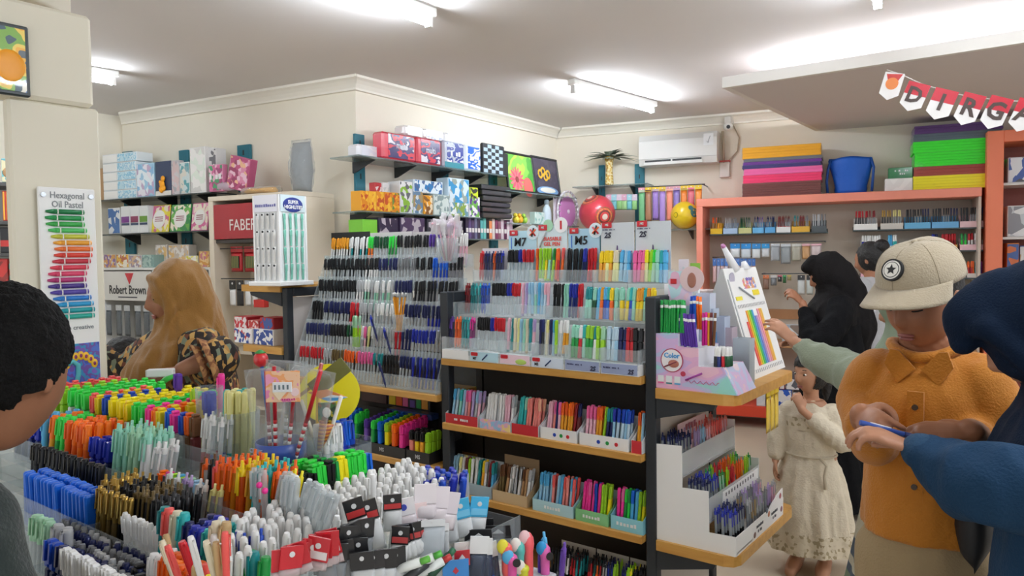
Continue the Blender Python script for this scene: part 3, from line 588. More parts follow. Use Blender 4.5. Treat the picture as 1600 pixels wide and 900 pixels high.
# ================================================================ bottom shelf of the right bay
seqb = ['black|black|black', 'charcoal|grey|black', 'white|black|black', 'red|black|black', 'teal|black|black', 'orange|black|black', 'red|dark red|black', 'white|black|charcoal', 'royal blue|navy|navy', 'royal blue|royal blue|navy', 'lime|lime|lime', 'lime|green|bright yellow', 'black|black|black', 'maroon|black|black', 'charcoal|white|black']
for k, (x0, x1, lab, sq) in enumerate(((850, 905, 'left', seqb[:5]), (906, 958, 'middle', seqb[3:11]), (959, 1004, 'right', seqb[9:]))):
    u0 = G.hit(x0, 880, .0)[0]; u1 = G.hit(x1, 880, .0)[0]
    dispbox(G, u0, .01, S4, u1-u0-.004, .13, .05, .09, .15, mat('54606a', .5), mat('4a5058', .5), 'dark open pen box on the bottom shelf, %s of three' % {'left': 'leftmost', 'middle': 'middle', 'right': 'rightmost'}[lab], 'd6d2c8', 'dark boxes on the bottom shelf')
    pens(G, u0+.008, u1-.012, .03, S4+.005, 10, 'click', sq, 'click pen', 'in the %s dark box on the bottom shelf' % lab, 'click pens in the %s bottom box' % lab, rows=3, dv=.03, lean=8)
# ================================================================ left bay: clear tiered rack full of stick pens
uL, uR = G.hit(456, 580, .0)[0], XM-.035
t = thing('acrylic_pen_rack', 'clear acrylic rack of six tiers packed with stick pens, left bay of the gondola', 'pen rack', G.w(0, 0, 0), 0)
TB = [(.012+.047*k, .905+.120*k) for k in range(6)]
acr = clear(.15, 'dfe8ec', .1)
for k, (v, z) in enumerate(TB):
    m = MB(); m.box(uL, uR, v, v+.003, z-.01, z+.062); m.box(uL, uR, v+.003, v+.046, z-.006, z-.003)
    for j in range(7): x = uL+(uR-uL)*j/6; m.box(x-.0015, x+.0015, v+.003, v+.046, z-.003, z+.058)
    m.out('tray', acr, t)
for x in (uL-.004, uR): MB().prism([(.0, L1), (.30, L1), (.30, 1.56), (.262, 1.56), (.0, .93)], x, x+.004, 'x').out('side_panel', acr, t)
for x0, x1, c, zt in ((uL+.0, uL+.33, '1c1d20', 1.70), (uL+.335, uL+.66, 'c9c6c6', 1.69), (uL+.67, uL+1.02, 'bdbab8', 1.685)): bx(t, 'back_card', x0, x1, .302, .306, 1.05, zt, mat(c, .6))
for o in t.children: o.location = (0, 0, 0)
def cl(c, k): return ['clear|'+c]*k
T6 = [cl('red', 9)+cl('light grey', 3)+cl('bronze', 4)+cl('orange', 5)+cl('pink', 5)+cl('teal', 3)+['charcoal|black']*5+cl('navy', 4)+['royal blue|royal blue', 'navy|dark blue']*4+['sky blue|sky blue', 'red|red'],
 cl('navy', 8)+cl('black', 6)+cl('dark green', 3)+['pale pink|pink', 'pale yellow|pale yellow', 'clear|white']*2+cl('light grey', 7)+['red|red']*2+['navy|navy']*3+cl('royal blue', 7)+cl('light grey', 3),
 ['black|black']*3+cl('navy', 10)+['red|red']*3+cl('light grey', 6)+cl('white', 5)+['navy|white']*3+cl('navy', 8)+['royal blue|navy']*7,
 cl('black', 12)+['white|light grey']*3+['mint|white', 'pale green|white', 'clear|light grey']*3+cl('navy', 6)+['charcoal|black']*6+cl('black', 6),
 cl('black', 14)+['white|black']*5+cl('navy', 5)+cl('grey', 6)+cl('black', 5)+['blue|bright blue']*5+['grey|black']*4,
 ['white|amber']*6+['white|white', 'teal|white']*3+['bright orange|neon green']*2+cl('dark green', 4)+['green|neon green']*3+cl('black', 9)+cl('purple', 5)+['pale pink|white']*6]
tno = ['lowest', 'second', 'third', 'fourth', 'fifth', 'topmost']
for k, (v, z) in enumerate(TB):
    n = 46
    pens(G, uL+.012, uR-.012, v+.022, z, n, 'capped', T6[k], 'stick pen', 'in the %s tier of the clear rack' % tno[k], 'stick pens in the %s tier of the clear rack' % tno[k], lean=8, scale=1.12 if k else 1.05, hj=.006)
# things standing in the rack
def cup(p, r, h, label, m=None, name='clear_cup'):
    t = thing(name, label, 'cup', p); MB().lathe([(r*.85, 0), (r, h), (r*.97, h), (r*.82, .004)], 16).out('wall', m or clear(.12, 'e6eef0'), t); MB().box(-.008, .008, r*.9, r+.03, h*.7, h*.8).out('hook', clear(.3, 'e6eef0'), t); return t
p = Vector((G.hit(652, 430, .10)[0], 0, 0)); p = G.w(p.x, .0-.035, 1.19)
t = cup(p, .032, .085, 'clear cup of yellow pencils fixed to the front of the clear rack')
for i in range(11):
    a = i*2.4; r = .004+.0017*i
    one('pencil', 'amber|silver|white', 'pencil', 'yellow pencil with a white eraser in the cup on the clear rack', 'pencil', 'yellow pencils in the cup', p+Vector((r*.6*cos(a), r*.6*sin(a), .006)), (sin(a)*-.10, cos(a)*.16, a))
p = G.w(G.hit(562, 470, .0)[0], -.032, 1.08)
t = cup(p, .030, .07, 'clear cup of lime pens fixed to the front of the clear rack')
for i in range(6):
    a = i*1.3; one('slim', 'lime|white|pale green', 'gel_pen', 'lime green gel pen in the cup on the clear rack', 'pen', 'lime pens in the cup', p+Vector((-.02+.008*i, .004*sin(a), .006)), (.02*sin(a), .05*cos(a)+.03, a), 1.15)
for k, (px, py, c) in enumerate(((590, 500, 'royal blue'), (611, 520, 'royal blue'), (603, 572, 'navy'))):
    q = G.w(G.hit(px, py, -.01)[0], -.012, G.hit(px, py+34, -.01)[1]); one('click', 'navy|navy|'+c, 'ballpoint_pen', '%s pen poking out across the tray fronts, %s one' % (c, ['upper', 'middle', 'lowest'][k]), 'pen', 'loose navy pens', q, (.0, -.35, 0), 1.0)
# white and pink wrapped flower pens in a clear cup at the right top of the rack
p = G.w(G.hit(708, 400, .15)[0], .11, 1.52)
t = cup(p, .055, .12, 'clear cup of wrapped pink flower pens on the rack top', name='clear_cup')
for i in range(14):
    a = i*2.4; r = .008+.003*i; L = .17+.05*random.random(); b = Vector((r*.4*cos(a), r*.4*sin(a), .01)); e = Vector((r*1.5*cos(a), r*1.5*sin(a), L))
    th = thing('flower_pen', 'clear-wrapped white and pink flower pen in the rack cup', 'pen', p+b, 0, 'wrapped flower pens'); e = e-b
    MB().cyl((0,0,0), e, .004, n=6).out('stem', mat(['white', 'pale pink'][i % 2], .4), th)
    m = MB(); pouch(m, .034, .075, .03); o = m.out('wrapper', clear(.3, 'f4eef2', .1), th, fix=True); o.location = e-Vector((0,0,.05)); o.rotation_euler = (0, .2*cos(a), a)
    MB().ball(e, (.012, .012, .009), 8, 6).out('bloom', mat(['pale pink', 'white', 'lilac'][i % 3], .6), th)
# peach pencils and a gold clip at the right end
# ================================================================ left bay, second shelf: neon highlighters
hb = mat('1f2024', .4)
def hbox(x0, x1, y0, y1, label, d=.24, z=L2, hf=.055):
    u0 = G.hit(x0, (y0+y1)/2, .012)[0]; u1 = G.hit(x1, (y0+y1)/2, .012)[0]
    dispbox(G, u0, .012, z, u1-u0-.004, d, hf, hf+.03, .17, hb, hb, label, '2a2b30', 'black highlighter boxes', txt='MS', name='highlighter_box', tcol='light grey'); return u0+.012, u1-.016
u0, u1 = hbox(500, 561, 690, 700, 'black open box of mixed highlighters, leftmost on the shelf under the clear rack')
pens(G, u0, u1, .03, L2+.05, 7, 'hilite', ['coral|pink', 'magenta|pink', 'bright blue|blue', 'bright yellow|yellow', 'bright blue|blue', 'bright blue|bright blue', 'green|neon green'], 'flat highlighter', 'in the leftmost black box', 'highlighters in the leftmost black box', 'highlighter', rows=3, dv=.032, lean=3, scale=(1.5, 1.1, 1.15), dz=.008)
u0, u1 = hbox(562, 634, 700, 712, 'black open box of rainbow highlighters, middle of the shelf under the clear rack')
pens(G, u0, u1, .03, L2+.05, 6, 'hilite', ['violet|purple', 'green|neon green', 'bright blue|bright blue', 'bright yellow|lime', 'orange|bright orange', 'hot pink|hot pink'], 'rainbow highlighter', 'in the middle black box', 'highlighters in the middle black box', 'highlighter', rows=6, dv=.032, lean=2, scale=(1.9, 1.15, 1.0), dz=.004, jit=.001)
u0, u1 = hbox(635, 672, 715, 725, 'black open box of black-capped highlighters beside the upright')
pens(G, u0, u1, .03, L2+.03, 4, 'hilite', ['salmon|black', 'yellow|black', 'amber|black', 'lime|lime'], 'black-capped highlighter', 'in the box by the upright', 'highlighters in the box by the upright', 'highlighter', rows=3, dv=.034, lean=2, scale=(1.7, 1.1, 1.05))
carton(G, .275, 606, 634, 672, 662, .04, 'dark box printed with coloured squares standing behind the highlighters', 'box', '23242a', z=L2+.185, patch=[(.05,.2,.1,.9,'yellow'),(.22,.36,.1,.9,'orange'),(.38,.5,.1,.9,'pink'),(.55,.66,.1,.5,'violet'),(.7,.8,.1,.8,'green'),(.82,.96,.1,.9,'amber')])
carton(G, .285, 565, 628, 604, 655, .03, 'dark maroon box standing at the left behind the highlighters', 'box', '4a2426', z=L2+.185)
carton(G, .20, 604, 655, 674, 664, .06, 'long blue flat box under the box with coloured squares', 'box', '2a4a8c', z=L2+.16, txt=None)
# bottom left shelf: dim boxes
for k, (x0, x1) in enumerate(((585, 628), (630, 672))):
    carton(G, .05, x0, 742, x1, 790, .2, 'dim grey carton on the lowest shelf under the highlighters, %s one' % ['left', 'right'][k], 'carton', ['565250', '47443f'][k], 'cartons on the lowest left shelf', z=L3)
# ================================================================ right end cap, upper shelf: pastel stepped pen box
vS = .035
P2 = lambda x, y: G.hit(x, y, vS)
poly = [P2(1024, 604), P2(1151, 613), P2(1130, 575), P2(1091, 573), P2(1091, 544.5), P2(1059, 541), P2(1059, 520.6), P2(1024, 520.6)]
poly = [(x, max(z, E1)) for x, z in poly]; poly[0] = (poly[0][0], E1); poly[1] = (poly[1][0], E1)
xo = poly[0][0]
t = thing('stepped_crayon_box', 'pink and turquoise stepped box of colour pens on the end shelf', 'display box', (xo, GY+vS, E1), 0)
pl = [(x-xo, z-E1) for x, z in poly]; D = .20
pastel = prt(['f2c4d8', 'e8b4d8', 'd8b8e4', 'c0c8ea', 'a6dce0', '9ee0d8'], 1.05, 'noise', stretch=(4, 1, 9), seed=.4)
MB().prism(pl, 0, .003, 'y').out('side_panel', pastel, t); MB().prism(pl, D-.003, D, 'y').out('side_panel', pastel, t)
MB().prism([(x*.985+.002, z*.985) for x, z in pl], .003, D-.003, 'y').out('stepped_insert', mat('e4e4ea', .5), t)
fx = MB().prism([(pl[1][0], pl[1][1]), (pl[2][0], pl[2][1]), (pl[2][0]+.003, pl[2][1]+.001), (pl[1][0]+.004, 0)], .003, D-.003, 'y').out('front_panel', prt(['f2d0e4', 'e4c8ee', 'cfd8f4', 'f6e4ee'], 14, 'noise', seed=2.2), t)
# printed roundel with a hand drawing, tiny swatches, wave
cx, cz = (P2(1050, 563)[0]-xo, P2(1050, 563)[1]-E1)
MB().cyl((cx, -.002, cz), (cx, 0, cz), .046, n=32).out('roundel_ring', mat('b03a5a', .4), t); MB().cyl((cx, -.003, cz), (cx, -.001, cz), .042, n=32).out('roundel', mat('f2eef0', .4), t)
text('Color', t, (cx, -.0035, cz+.018), .026, mat('3f9ad8'), bold=.03); MB().ball((cx+.008, -.004, cz-.012), (.022, .002, .015)).out('hand_print', mat('b06a5a', .5), t); MB().cyl((cx-.03, -.004, cz-.026), (cx+.02, -.004, cz-.004), .003, n=6).out('pen_print', mat('7a2a3a'), t)
for k, c in enumerate(('pink', 'teal', 'sky blue')):
    bx(t, 'swatch', .012+.034*k, .036+.034*k, -.002, -.0005, .026, .05, mat('e8ecee', .4)); bx(t, 'swatch_line', .012+.034*k, .036+.034*k, -.002, -.0005, .019, .024, mat(c, .4))
MB().tube([(.13+.006*i, -.001, .035+.006*sin(i*1.6)) for i in range(22)], .0012, 5).out('wave_print', mat('d0508a'), t); MB().cyl((.125, -.002, .04), (.19, -.002, .07), .004, n=6).out('pen_print', mat('a03a9a'), t)
MB().cyl((.115, -.002, .062), (.115, 0, .062), .010, n=16).out('red_dot', mat('c03a5a'), t)
# tall back card with its round picture
z1 = P2(1035, 425)[1]-E1
MB().box(0, .10, D*.6, D*.6+.003, pl[-1][1], z1).out('back_card', prt(['f0c8d8', 'e8d0e8', 'c4e4ec', 'e8b8d0'], 8, 'noise', seed=5), t)
MB().cyl((.10, D*.6-.003, z1-.03), (.10, D*.6, z1-.03), .05, n=28).out('round_picture', mat('e4c8c8', .4), t); MB().ball((.10, D*.6-.004, z1-.035), (.018, .002, .03)).out('hand_print', mat('a8705e'), t)
bx(t, 'red_tab', .01, .035, D*.6-.002, D*.6, z1-.05, z1-.03, mat('red'))
def crow(x0, x1, zpx, y, n, seq, what, where, kind='stub', lean=3, rows=1, side=0, sc=1.0):
    xa, z = P2(x0, zpx); xb, _ = P2(x1, zpx)
    pens(G, xa, xb, vS+y, z-.004, n, kind, seq, what, where, what+'s '+where, 'pen', rows=rows, dv=.02, lean=lean, side=side, scale=sc)
crow(1028, 1066, 519, .02, 9, ['green|white#green'], 'colour pen', 'standing in the top step of the pastel box', rows=2)
crow(1064, 1086, 515, .07, 5, ['blue|white#blue', 'bright blue|white#blue', 'orange|white#orange', 'bright orange|white#orange'], 'colour pen', 'at the back of the top step of the pastel box', rows=1)
crow(1061, 1088, 541, .02, 7, ['purple|white#purple'], 'colour pen', 'leaning in the middle step of the pastel box', side=-9, rows=1)
crow(1086, 1108, 541, .06, 5, ['magenta|white#magenta', 'amber|white#amber', 'maroon|white#maroon', 'brown|white#brown'], 'colour pen', 'in the middle step behind the purple pens', rows=1)
crow(1111, 1134, 573, .03, 4, ['charcoal|white', 'dark blue|white', 'red|white', 'dark green|white'], 'paint bottle', 'in the lowest step of the pastel box', kind='bottle', rows=3, lean=0, sc=1.0)
for k, (x0, y0, x1, y1, c) in enumerate(((1090, 458, 1112, 486, 'dfe6f4'), (1093, 482, 1116, 510, 'd4e0f0'), (1113, 495, 1132, 520, 'cfdcf0'), (1122, 512, 1142, 540, 'd8c8d4'), (1142, 530, 1168, 558, 'd0dce4'), (1098, 518, 1120, 560, '6ab0e8'))):
    u0, u1, z0, z1 = G.rect(x0, y0, x1, y1, vS+.22)
    tt = thing('clear_pen_bin', '%s clear plastic bin behind the pastel box, %s' % (['pale', 'bluish', 'small', 'lilac', 'front', 'blue'][k], ['highest', 'second highest', 'third', 'with purple bottles', 'with dark green bottles', 'beside the purple pens'][k]), 'bin', ((u0+u1)/2, GY+vS+.20+.01*k + (0 if k < 5 else -.045), E1), 0, 'clear bins behind the pastel box')
    w = (u1-u0)/2; m = MB(); zb = 0; m.box(-w, w, 0, .002, zb, z1-E1); m.box(-w, w, .06, .062, zb, z1-E1); m.box(-w, -w+.002, .002, .06, zb, z1-E1); m.box(w-.002, w, .002, .06, zb, z1-E1); m.out('bin_wall', clear(.45, c, .2), tt)
    if k in (3, 4): MB().rbox(-w*.8, w*.8, .006, .055, .005, (z1-E1)*.62, .004).out('contents', mat(['6a3a5a', '2a5a48'][k-3], .5), tt)
# ---------------------------------------------------------------- triangular stand with rainbow pencils
a0 = GE.hitz(1178, 593, E1); a1 = GE.hitz(1233, 574, E1)
y0, xb = a0[0], XR - a0[1]; y1 = a1[0]
xb = min(xb, -.965); TH = CAMZ + 0.0
H = G.hit(1130, 420, y0-GY)[1]-E1; xt = G.hit(1128, 430, y0-GY)[0]
t = thing('triangular_pencil_stand', 'white triangular stand with rainbow pencils on the end shelf', 'display stand', (xb, y0, E1), 0)
W_ = y1-y0; dx = xt-xb
sl = Matrix(((1, 0, dx/H, 0), (0, 1, 0, 0), (0, 0, 1, 0), (0, 0, 0, 1)))          # leans back as it rises
MB().box(0, .004, 0, W_, .0, H, T=sl).out('front_face', mat('f2f2f0', .35), t)
MB().prism([(-.001, 0), (dx-.001, H), (dx-.006, H), (dx*2.2, .0)], .0, .003, 'y').out('side_panel', mat('cfd0d0', .5), t)
MB().prism([(-.001, 0), (dx-.001, H), (dx-.006, H), (dx*2.2, .0)], W_-.003, W_, 'y').out('side_panel', mat('cfd0d0', .5), t)
MB().box(dx*2.2-.003, dx*2.2, .003, W_-.003, 0, .12).out('back_panel', mat('c6c8c8', .5), t)
pcs = ['f0605a', 'f4a63a', 'b8e04a', '4fc070', '58a8e0', '8a8ad0', 'e8b0c8', 'f0a0b0', 'f4b060', 'f4c860']
for i, c in enumerate(pcs):
    yy = W_*(.24+.056*i); zt = H*(.60 - .10*(i == 0) - .06*(4 < i < 7))
    MB().box(.0045, .009, yy-.006, yy+.006, H*.10, zt, T=sl).out('pencil', mat(c, .35), t)
MB().box(.0042, .006, W_*.10, W_*.94, H*.63, H*.66, T=sl).out('slot_row', prt(['f2f2f0', '8a8c90'], 55, 'y'), t)
MB().box(.0042, .006, W_*.06, W_*.94, H*.045, H*.075, T=sl).out('slot_row', prt(['f2f2f0', 'a0a2a6'], 45, 'y'), t)
MB().box(.0042, .007, W_*.03, W_*.055, H*.10, H*.9, T=sl).out('edge_fold', mat('b8babc', .5), t)
MB().box(.0042, .006, W_*.45, W_*.82, H*.80, H*.90, T=sl).out('lettering_patch', prt(['f2f2f0', 'e88a9a', '8a9ad8', 'e8b06a'], 70, 'voronoi'), t)
MB().box(.0042, .006, W_*.12, W_*.3, H*.70, H*.735, T=sl).out('yellow_mark', mat('e4d840'), t); MB().box(.0042, .006, W_*.66, W_*.86, H*.73, H*.78, T=sl).out('yellow_mark', mat('e8d23a'), t)
MB().cyl(sl @ Vector((.003, W_*.16, H*.9)), sl @ Vector((.007, W_*.16, H*.9)), .028, n=24).out('round_logo', mat('b9b4c6', .4), t)
MB().cyl(sl @ Vector((.008, W_*.28, H*.82)), sl @ Vector((.008, W_*.64, H*.70)), .0035, n=6).out('pencil_print', mat('9aa0a6'), t)
for k, (a, b) in enumerate((((.35, .98), (.20, 1.20)), ((.66, .98), (.66, 1.06)))):
    p0 = sl @ Vector((.004, W_*a[0], H*a[1])); p1 = sl @ Vector((.004, W_*b[0], H*b[1])); MB().cyl(p0, p1, .022, .010, n=10).out('pencil_cutout', mat('f4f4f6', .4), t)
    if k == 0: MB().cyl(p1, p1+(p1-p0)*.12, .011, .007, n=10).out('pencil_tip', mat('d08ac0', .4), t)
text('~MAGIC\npencil', t, tuple(sl @ Vector((.0075, W_*.62, H*.86))), .028, mat('7a6ac0'), rot=(pi/2, 0, pi/2), bold=.01)
# ================================================================ right end cap, lower shelf: white stepped pen box
P3 = lambda x, y: G.hit(x, y, vS)
poly = [(1023, 855), (1152, 878), (1150, 840), (1108, 832), (1107, 768), (1066, 762), (1065, 697), (1023, 693)]
poly = [P3(*q) for q in poly]; poly[0] = (poly[0][0], E2); poly[1] = (min(poly[1][0], -.965), E2); xo = poly[0][0]
pl = [(x-xo, max(0, z-E2)) for x, z in poly]; D = .56
t = thing('stepped_pen_box', 'white three-step box of click pens on the lower end shelf', 'display box', (xo, GY+vS, E2), 0)
MB().prism(pl, 0, .003, 'y').out('side_panel', mat('f0f0ee', .45), t); MB().prism(pl, D-.003, D, 'y').out('side_panel', mat('f0f0ee', .45), t)
st = [(pl[7][0], pl[6][0], pl[6][1]-.115), (pl[6][0], pl[4][0], pl[4][1]-.115), (pl[4][0], pl[2][0], .012)]
steps = []
for k, (a, b, zf) in enumerate(st):
    zf = max(zf, .012); MB().box(a+.004, b, .004, D-.004, zf-.004, zf).out('step_floor', mat('e6e6e4', .5), t)
    zt = zf + (.085, .085, .06)[k]
    fr_ = MB(); fr_.box(b-.003, b, .0035, D-.0035, max(0, zf-.01) if k < 2 else 0, zt); fr_.out('step_front', clear(.3, 'e8ecee') if k < 2 else mat('f0f0ee', .45), t); steps.append((a, b, zf))
# printed front with a curved upper edge
xf = pl[1][0]
cur = [(D*.32, 0), (D*.98, 0), (D*.98, .115), (D*.86, .105), (D*.72, .085), (D*.60, .055), (D*.48, .05), (D*.32, .055)]
MB().prism(cur, xf-.001, xf+.003, 'x').out('front_panel', mat('f2f2f2', .4), t)
for yy, zz, c in ((.36, .02, '6a4a48'), (.66, .055, 'c07a5a'), (.62, .075, '5a6a7a'), (.92, .09, 'a83a4a'), (.95, .03, '8a5a6a')): MB().ball((xf+.003, D*yy, zz), (.0015, .014, .012)).out('leaf_print', mat(c, .4), t)
for yy in (.46, .78): text('~graphic\nmate', t, (xf+.0035, D*yy, .035), .020, mat('3a3f4a'), rot=(pi/2, 0, pi/2), bold=.02)
MB().box(st[1][1]-.001, st[1][1]+.002, D*.25, D*.97, st[1][2]-.02, st[1][2]+.075).out('middle_front', mat('f0f0f0', .4), t)
for i in range(11): MB().box(st[1][1]+.002, st[1][1]+.0026, D*(.30+.055*i), D*(.318+.055*i), st[1][2]+.052, st[1][2]+.066).out('slot_mark', mat('3a3c40'), t)
MB().box(.02, .023, D*.3, D*.8, .25, .42).out('back_card', mat('e8c4c8', .5), t)
text('~color\ngel', t, (.0245, D*.55, .37), .05, mat('a85a6a'), rot=(pi/2, 0, pi/2), bold=.01)
names = ['top', 'middle', 'lowest']; 
sq = [(['smoke|black|navy', 'smoke|charcoal|navy'], ['lilac|grey|lilac', 'light blue|grey|light blue', 'pale pink|grey|salmon', 'salmon|grey|coral', 'coral|grey|coral', 'pale pink|grey|salmon']),
      (['smoke|black|navy', 'smoke|black|royal blue'], ['pale green|green|green', 'lime|green|lime', 'red|grey|red', 'coral|grey|orange', 'orange|grey|orange', 'amber|grey|bright orange', 'lime|grey|lime', 'pale green|grey|green']),
      (['smoke|black|royal blue', 'smoke|black|navy'], ['smoke|grey|light grey', 'khaki|grey|grey', 'clear|grey|lilac', 'smoke|grey|grey', 'lilac|grey|lilac', 'pale pink|grey|light grey'])]
GEB = Fr(xo, GY+vS, pi/2)      # rows run back along the end
for k, (a, b, zf) in enumerate(steps):
    wd = b-a
    for r in range(3):
        xx = a+.02+(wd-.03)*r/2.6
        pens(GEB, .012, D*.30, -xx, E2+zf, 6, 'click', sq[k][0], 'click pen', 'in the near block of the %s step, white end box' % names[k], 'dark blue click pens in the %s step of the white end box' % names[k], lean=2, scale=1.0)
        if r != 1: pens(GEB, D*.33, D*.97, -xx, E2+zf+.004, 12, 'click', sq[k][1], 'colour click pen', 'further back in the %s step of the white end box' % names[k], 'coloured click pens in the %s step of the white end box' % names[k], lean=2, scale=.95)
# yellow packets hanging from the end shelf
for k in range(3):
    y = 3.10+.055*k; packet((-1.0+.0*k, y, .80), pi/2, .05, .19, .012, 'yellow hanging packet under the end shelf, %s of three' % ['nearest', 'middle', 'farthest'][k], 'packet', 'yellow', mat('e8c43a', .3, coat=.4), 'yellow packets under the end shelf', hh=.2, name='hanging_packet')
# ================================================================ left end cap: tower of mint and white pens
c = at(440, 438, 4.28); bear = math.atan2(c.y, c.x); rz = bear-pi/2
t = thing('highlighter_tower', 'four-sided white tower of mint and white highlighters on the left end shelf', 'display stand', (c.x, c.y, 1.40), rz - R(45)-R(2)); hw = .098; HT = .50
MB().rbox(-hw-.03, hw+.03, -hw-.03, hw+.03, 0, .025, .004).out('base', mat('f0f0ee', .4), t)
MB().box(-hw, hw, -hw, hw, .025, HT).out('core', mat('e6e8e8', .5), t)
for sx, sy in ((-1, -1), (1, -1), (-1, 1), (1, 1)): MB().box(sx*hw-.006, sx*hw+.006, sy*hw-.006, sy*hw+.006, .025, HT+.01).out('corner_post', mat('f4f4f4', .35), t)
bx(t, 'top_card', -hw, hw, -hw-.006, -hw-.002, HT-.085, HT+.01, mat('e8e8f0', .4)); text('~TEXT LINER', t, (0, -hw-.0065, HT-.05), .03, mat('6a6aa8'), bold=.02)
bx(t, 'top_card', hw+.002, hw+.006, -hw, hw, HT-.085, HT+.01, mat('cfe0e4', .4)); MB().ball((hw+.007, 0, HT-.045), (.002, .075, .042), 20, 10).out('badge', mat('2a3a8a', .4), t)
text('SUPER\nHIGHLITES', t, (hw+.010, 0, HT-.045), .028, mat('white'), rot=(pi/2, 0, pi/2), bold=.03)
tf = Fr(c.x, c.y, t.rotation_euler.z); tf2 = Fr(c.x, c.y, t.rotation_euler.z + pi/2)
for r in range(4):
    pens(tf, -hw+.012, hw-.012, -hw-.008, 1.40+.03+.095*r, 4, 'capped', ['white|white'], 'slim marker with a black tip', 'on the left face of the highlighter tower', 'white markers on the tower', 'marker', lean=0, scale=(1.35, .8, .62), jit=.001)
    pens(tf2, -hw+.012, hw-.012, -hw-.008, 1.40+.03+.095*r, 4, 'capped', ['8fd8c4|8fd8c4#mint'], 'highlighter', 'on the right face of the highlighter tower', 'mint highlighters on the tower', 'highlighter', lean=0, scale=(1.6, .8, .62), jit=.001)
    for i in range(4): p = tf.w(-hw+.012+(2*hw-.024)*(i+.5)/4, -hw-.013, 1.40+.03+.095*r+.084); tag(MB().ball((0,0,0), .006, 8, 6).out('marker_tip', mat('black'), loc=p), 'black round tip of a white marker on the highlighter tower', 'marker tip', 'black tips on the tower')
# boxes on the lower left end shelf
EL = Fr(0, GY+.05, 0)
for k, (x0, y0, x1, y1, cs, lab) in enumerate(((366, 518, 394, 541, ['white', 'f0f0f0', '2a4a9a', 'f0f0f0', 'c03030'], 'white and blue carton at the outer end of the low end shelf'), (396, 520, 427, 545, ['f0f0f0', 'f0f0f0', '2a4a9a'], 'white carton with a blue band beside the rack upright'),
        (366, 500, 386, 518, ['c02834', 'c02834', 'e8e0e0'], 'red carton stacked on the white and blue carton'), (388, 505, 404, 519, ['d05a5a', 'e8d0d0', 'c03030'], 'small pink carton on the stacked cartons'), (406, 502, 427, 520, ['b02430', 'b02430', '3a5aa0'], 'red and blue carton stacked on the white carton'))):
    z = 1.04 if k < 2 else 1.04 + (.088 if k != 4 else .094)
    carton(EL, .0 if k < 2 else .02, x0, y0, x1, y1, .12, lab, 'carton', cs, 'cartons on the low left end shelf', z=z, seed=k, scale=30)
# ================================================================ back-left wall: shelves, signs, cabinet
teal = mat('1f6f80', .5); blk = mat('23272b', .4); gl = clear(.35, '8fa8ac', .08)
def upright(fr, px0, px1, pyt, pyb, v=-.03, label='', n='teal_upright', grp='teal shelf uprights'):
    u0, u1, z0, z1 = fr.rect(px0, pyt, px1, pyb, v)
    t = thing(n, label, 'shelf upright', fr.w(u0, v, z0), fr.a, grp); MB().rbox(0, u1-u0, 0, .024, 0, z1-z0, .003).out('board', teal, t)
    for k in range(int((z1-z0)/.12)): MB().box((u1-u0)*.44, (u1-u0)*.56, -.001, .004, .05+.12*k, .09+.12*k).out('bracket_slot', blk, t)
def shelf(fr, x0, y0, x1, y1, vf, depth, label, m=None, th=.010, name='wall_shelf', grp='wall shelves', nb=3):
    u0, za = fr.hit(x0, y0, vf); u1, zb = fr.hit(x1, y1, vf); z = (za+zb)/2
    t = thing(name, label, 'shelf', fr.w(u0, vf, z), fr.a, grp); L = u1-u0
    MB().rbox(0, L, 0, depth, -th, 0, .002).out('shelf_board', m or mat('2e3a3c', .2, coat=.4), t)
    for k in range(nb):
        x = L*(k+.5)/nb; MB().prism([(.06, -th-.0005), (depth, -th-.0005), (depth, -.09), (depth-.03, -.085), (depth*.5, -.04)], x-.006, x+.006, 'x').out('shelf_bracket', blk, t)
    return u0, u1, z
upright(WB, 195, 209, 236, 500, label='teal upright behind the stacked white and blue boxes')
upright(WB, 283, 297, 234, 500, label='teal upright behind the tall white boxes')
upright(WB, 371, 391, 226, 300, label='teal upright rising behind the tilted pink box')
VS = -.28
_, _, zb1 = shelf(WB, 150, 308.5, 330, 305, VS, .25, 'dark glass shelf with toy boxes on the back-left wall')
_, _, zb2 = shelf(WB, 150, 365, 330, 361.5, VS, .25, 'dark glass shelf with colouring books under the toy boxes')
gb = 'toy boxes on the upper back-left shelf'
def cb(x0, y0, x1, y1, lab, cols, d=.12, z=zb1, v=VS+.02, grp=gb, **k): return carton(WB, v, x0, y0, x1, y1, d, lab, 'box', cols, grp, z=z, **k)
cb(146, 250, 160.5, 300, 'plain brown carton half behind the pillar', 'b08a60')
hh = (WB.rect(161, 239, 212, 305, VS+.02)[3]-zb1)/5
for k in range(5):
    u0, u1, _, _ = WB.rect(160.8, 239, 212.6 + (2 if k == 4 else 0), 305, VS+.02)
    t = thing('doll_box', 'white and blue toy box, %s of the stack of five' % ['bottom', 'second from the bottom', 'middle', 'second from the top', 'top'][k], 'box', WB.w((u0+u1)/2, VS+.02, zb1+hh*k), WB.a, gb); w = (u1-u0)/2
    MB().rbox(-w, w, 0, .15, 0, hh-.002, .003).out('box_body', mat('e4e8ea', .5), t); bx(t, 'front_print', -w*.1, w*.96, -.002, 0, hh*.06, hh*.9, prt(['bcdcea', '8cc4de', 'd8eaf2', 'a8d0e6'], 22, 'noise', seed=k)); bx(t, 'end_flap', -w*.96, -w*.14, -.002, 0, hh*.1, hh*.86, mat('f0f0ee', .5))
cb(213.5, 254, 241, 307, 'pale blue doll box standing beside the white stack', ['a9cfe4', '9cc6e0', 'e8e4ee', 'c0a8c8', '88b8dc', 'e4eef4'], scale=14, seed=4)
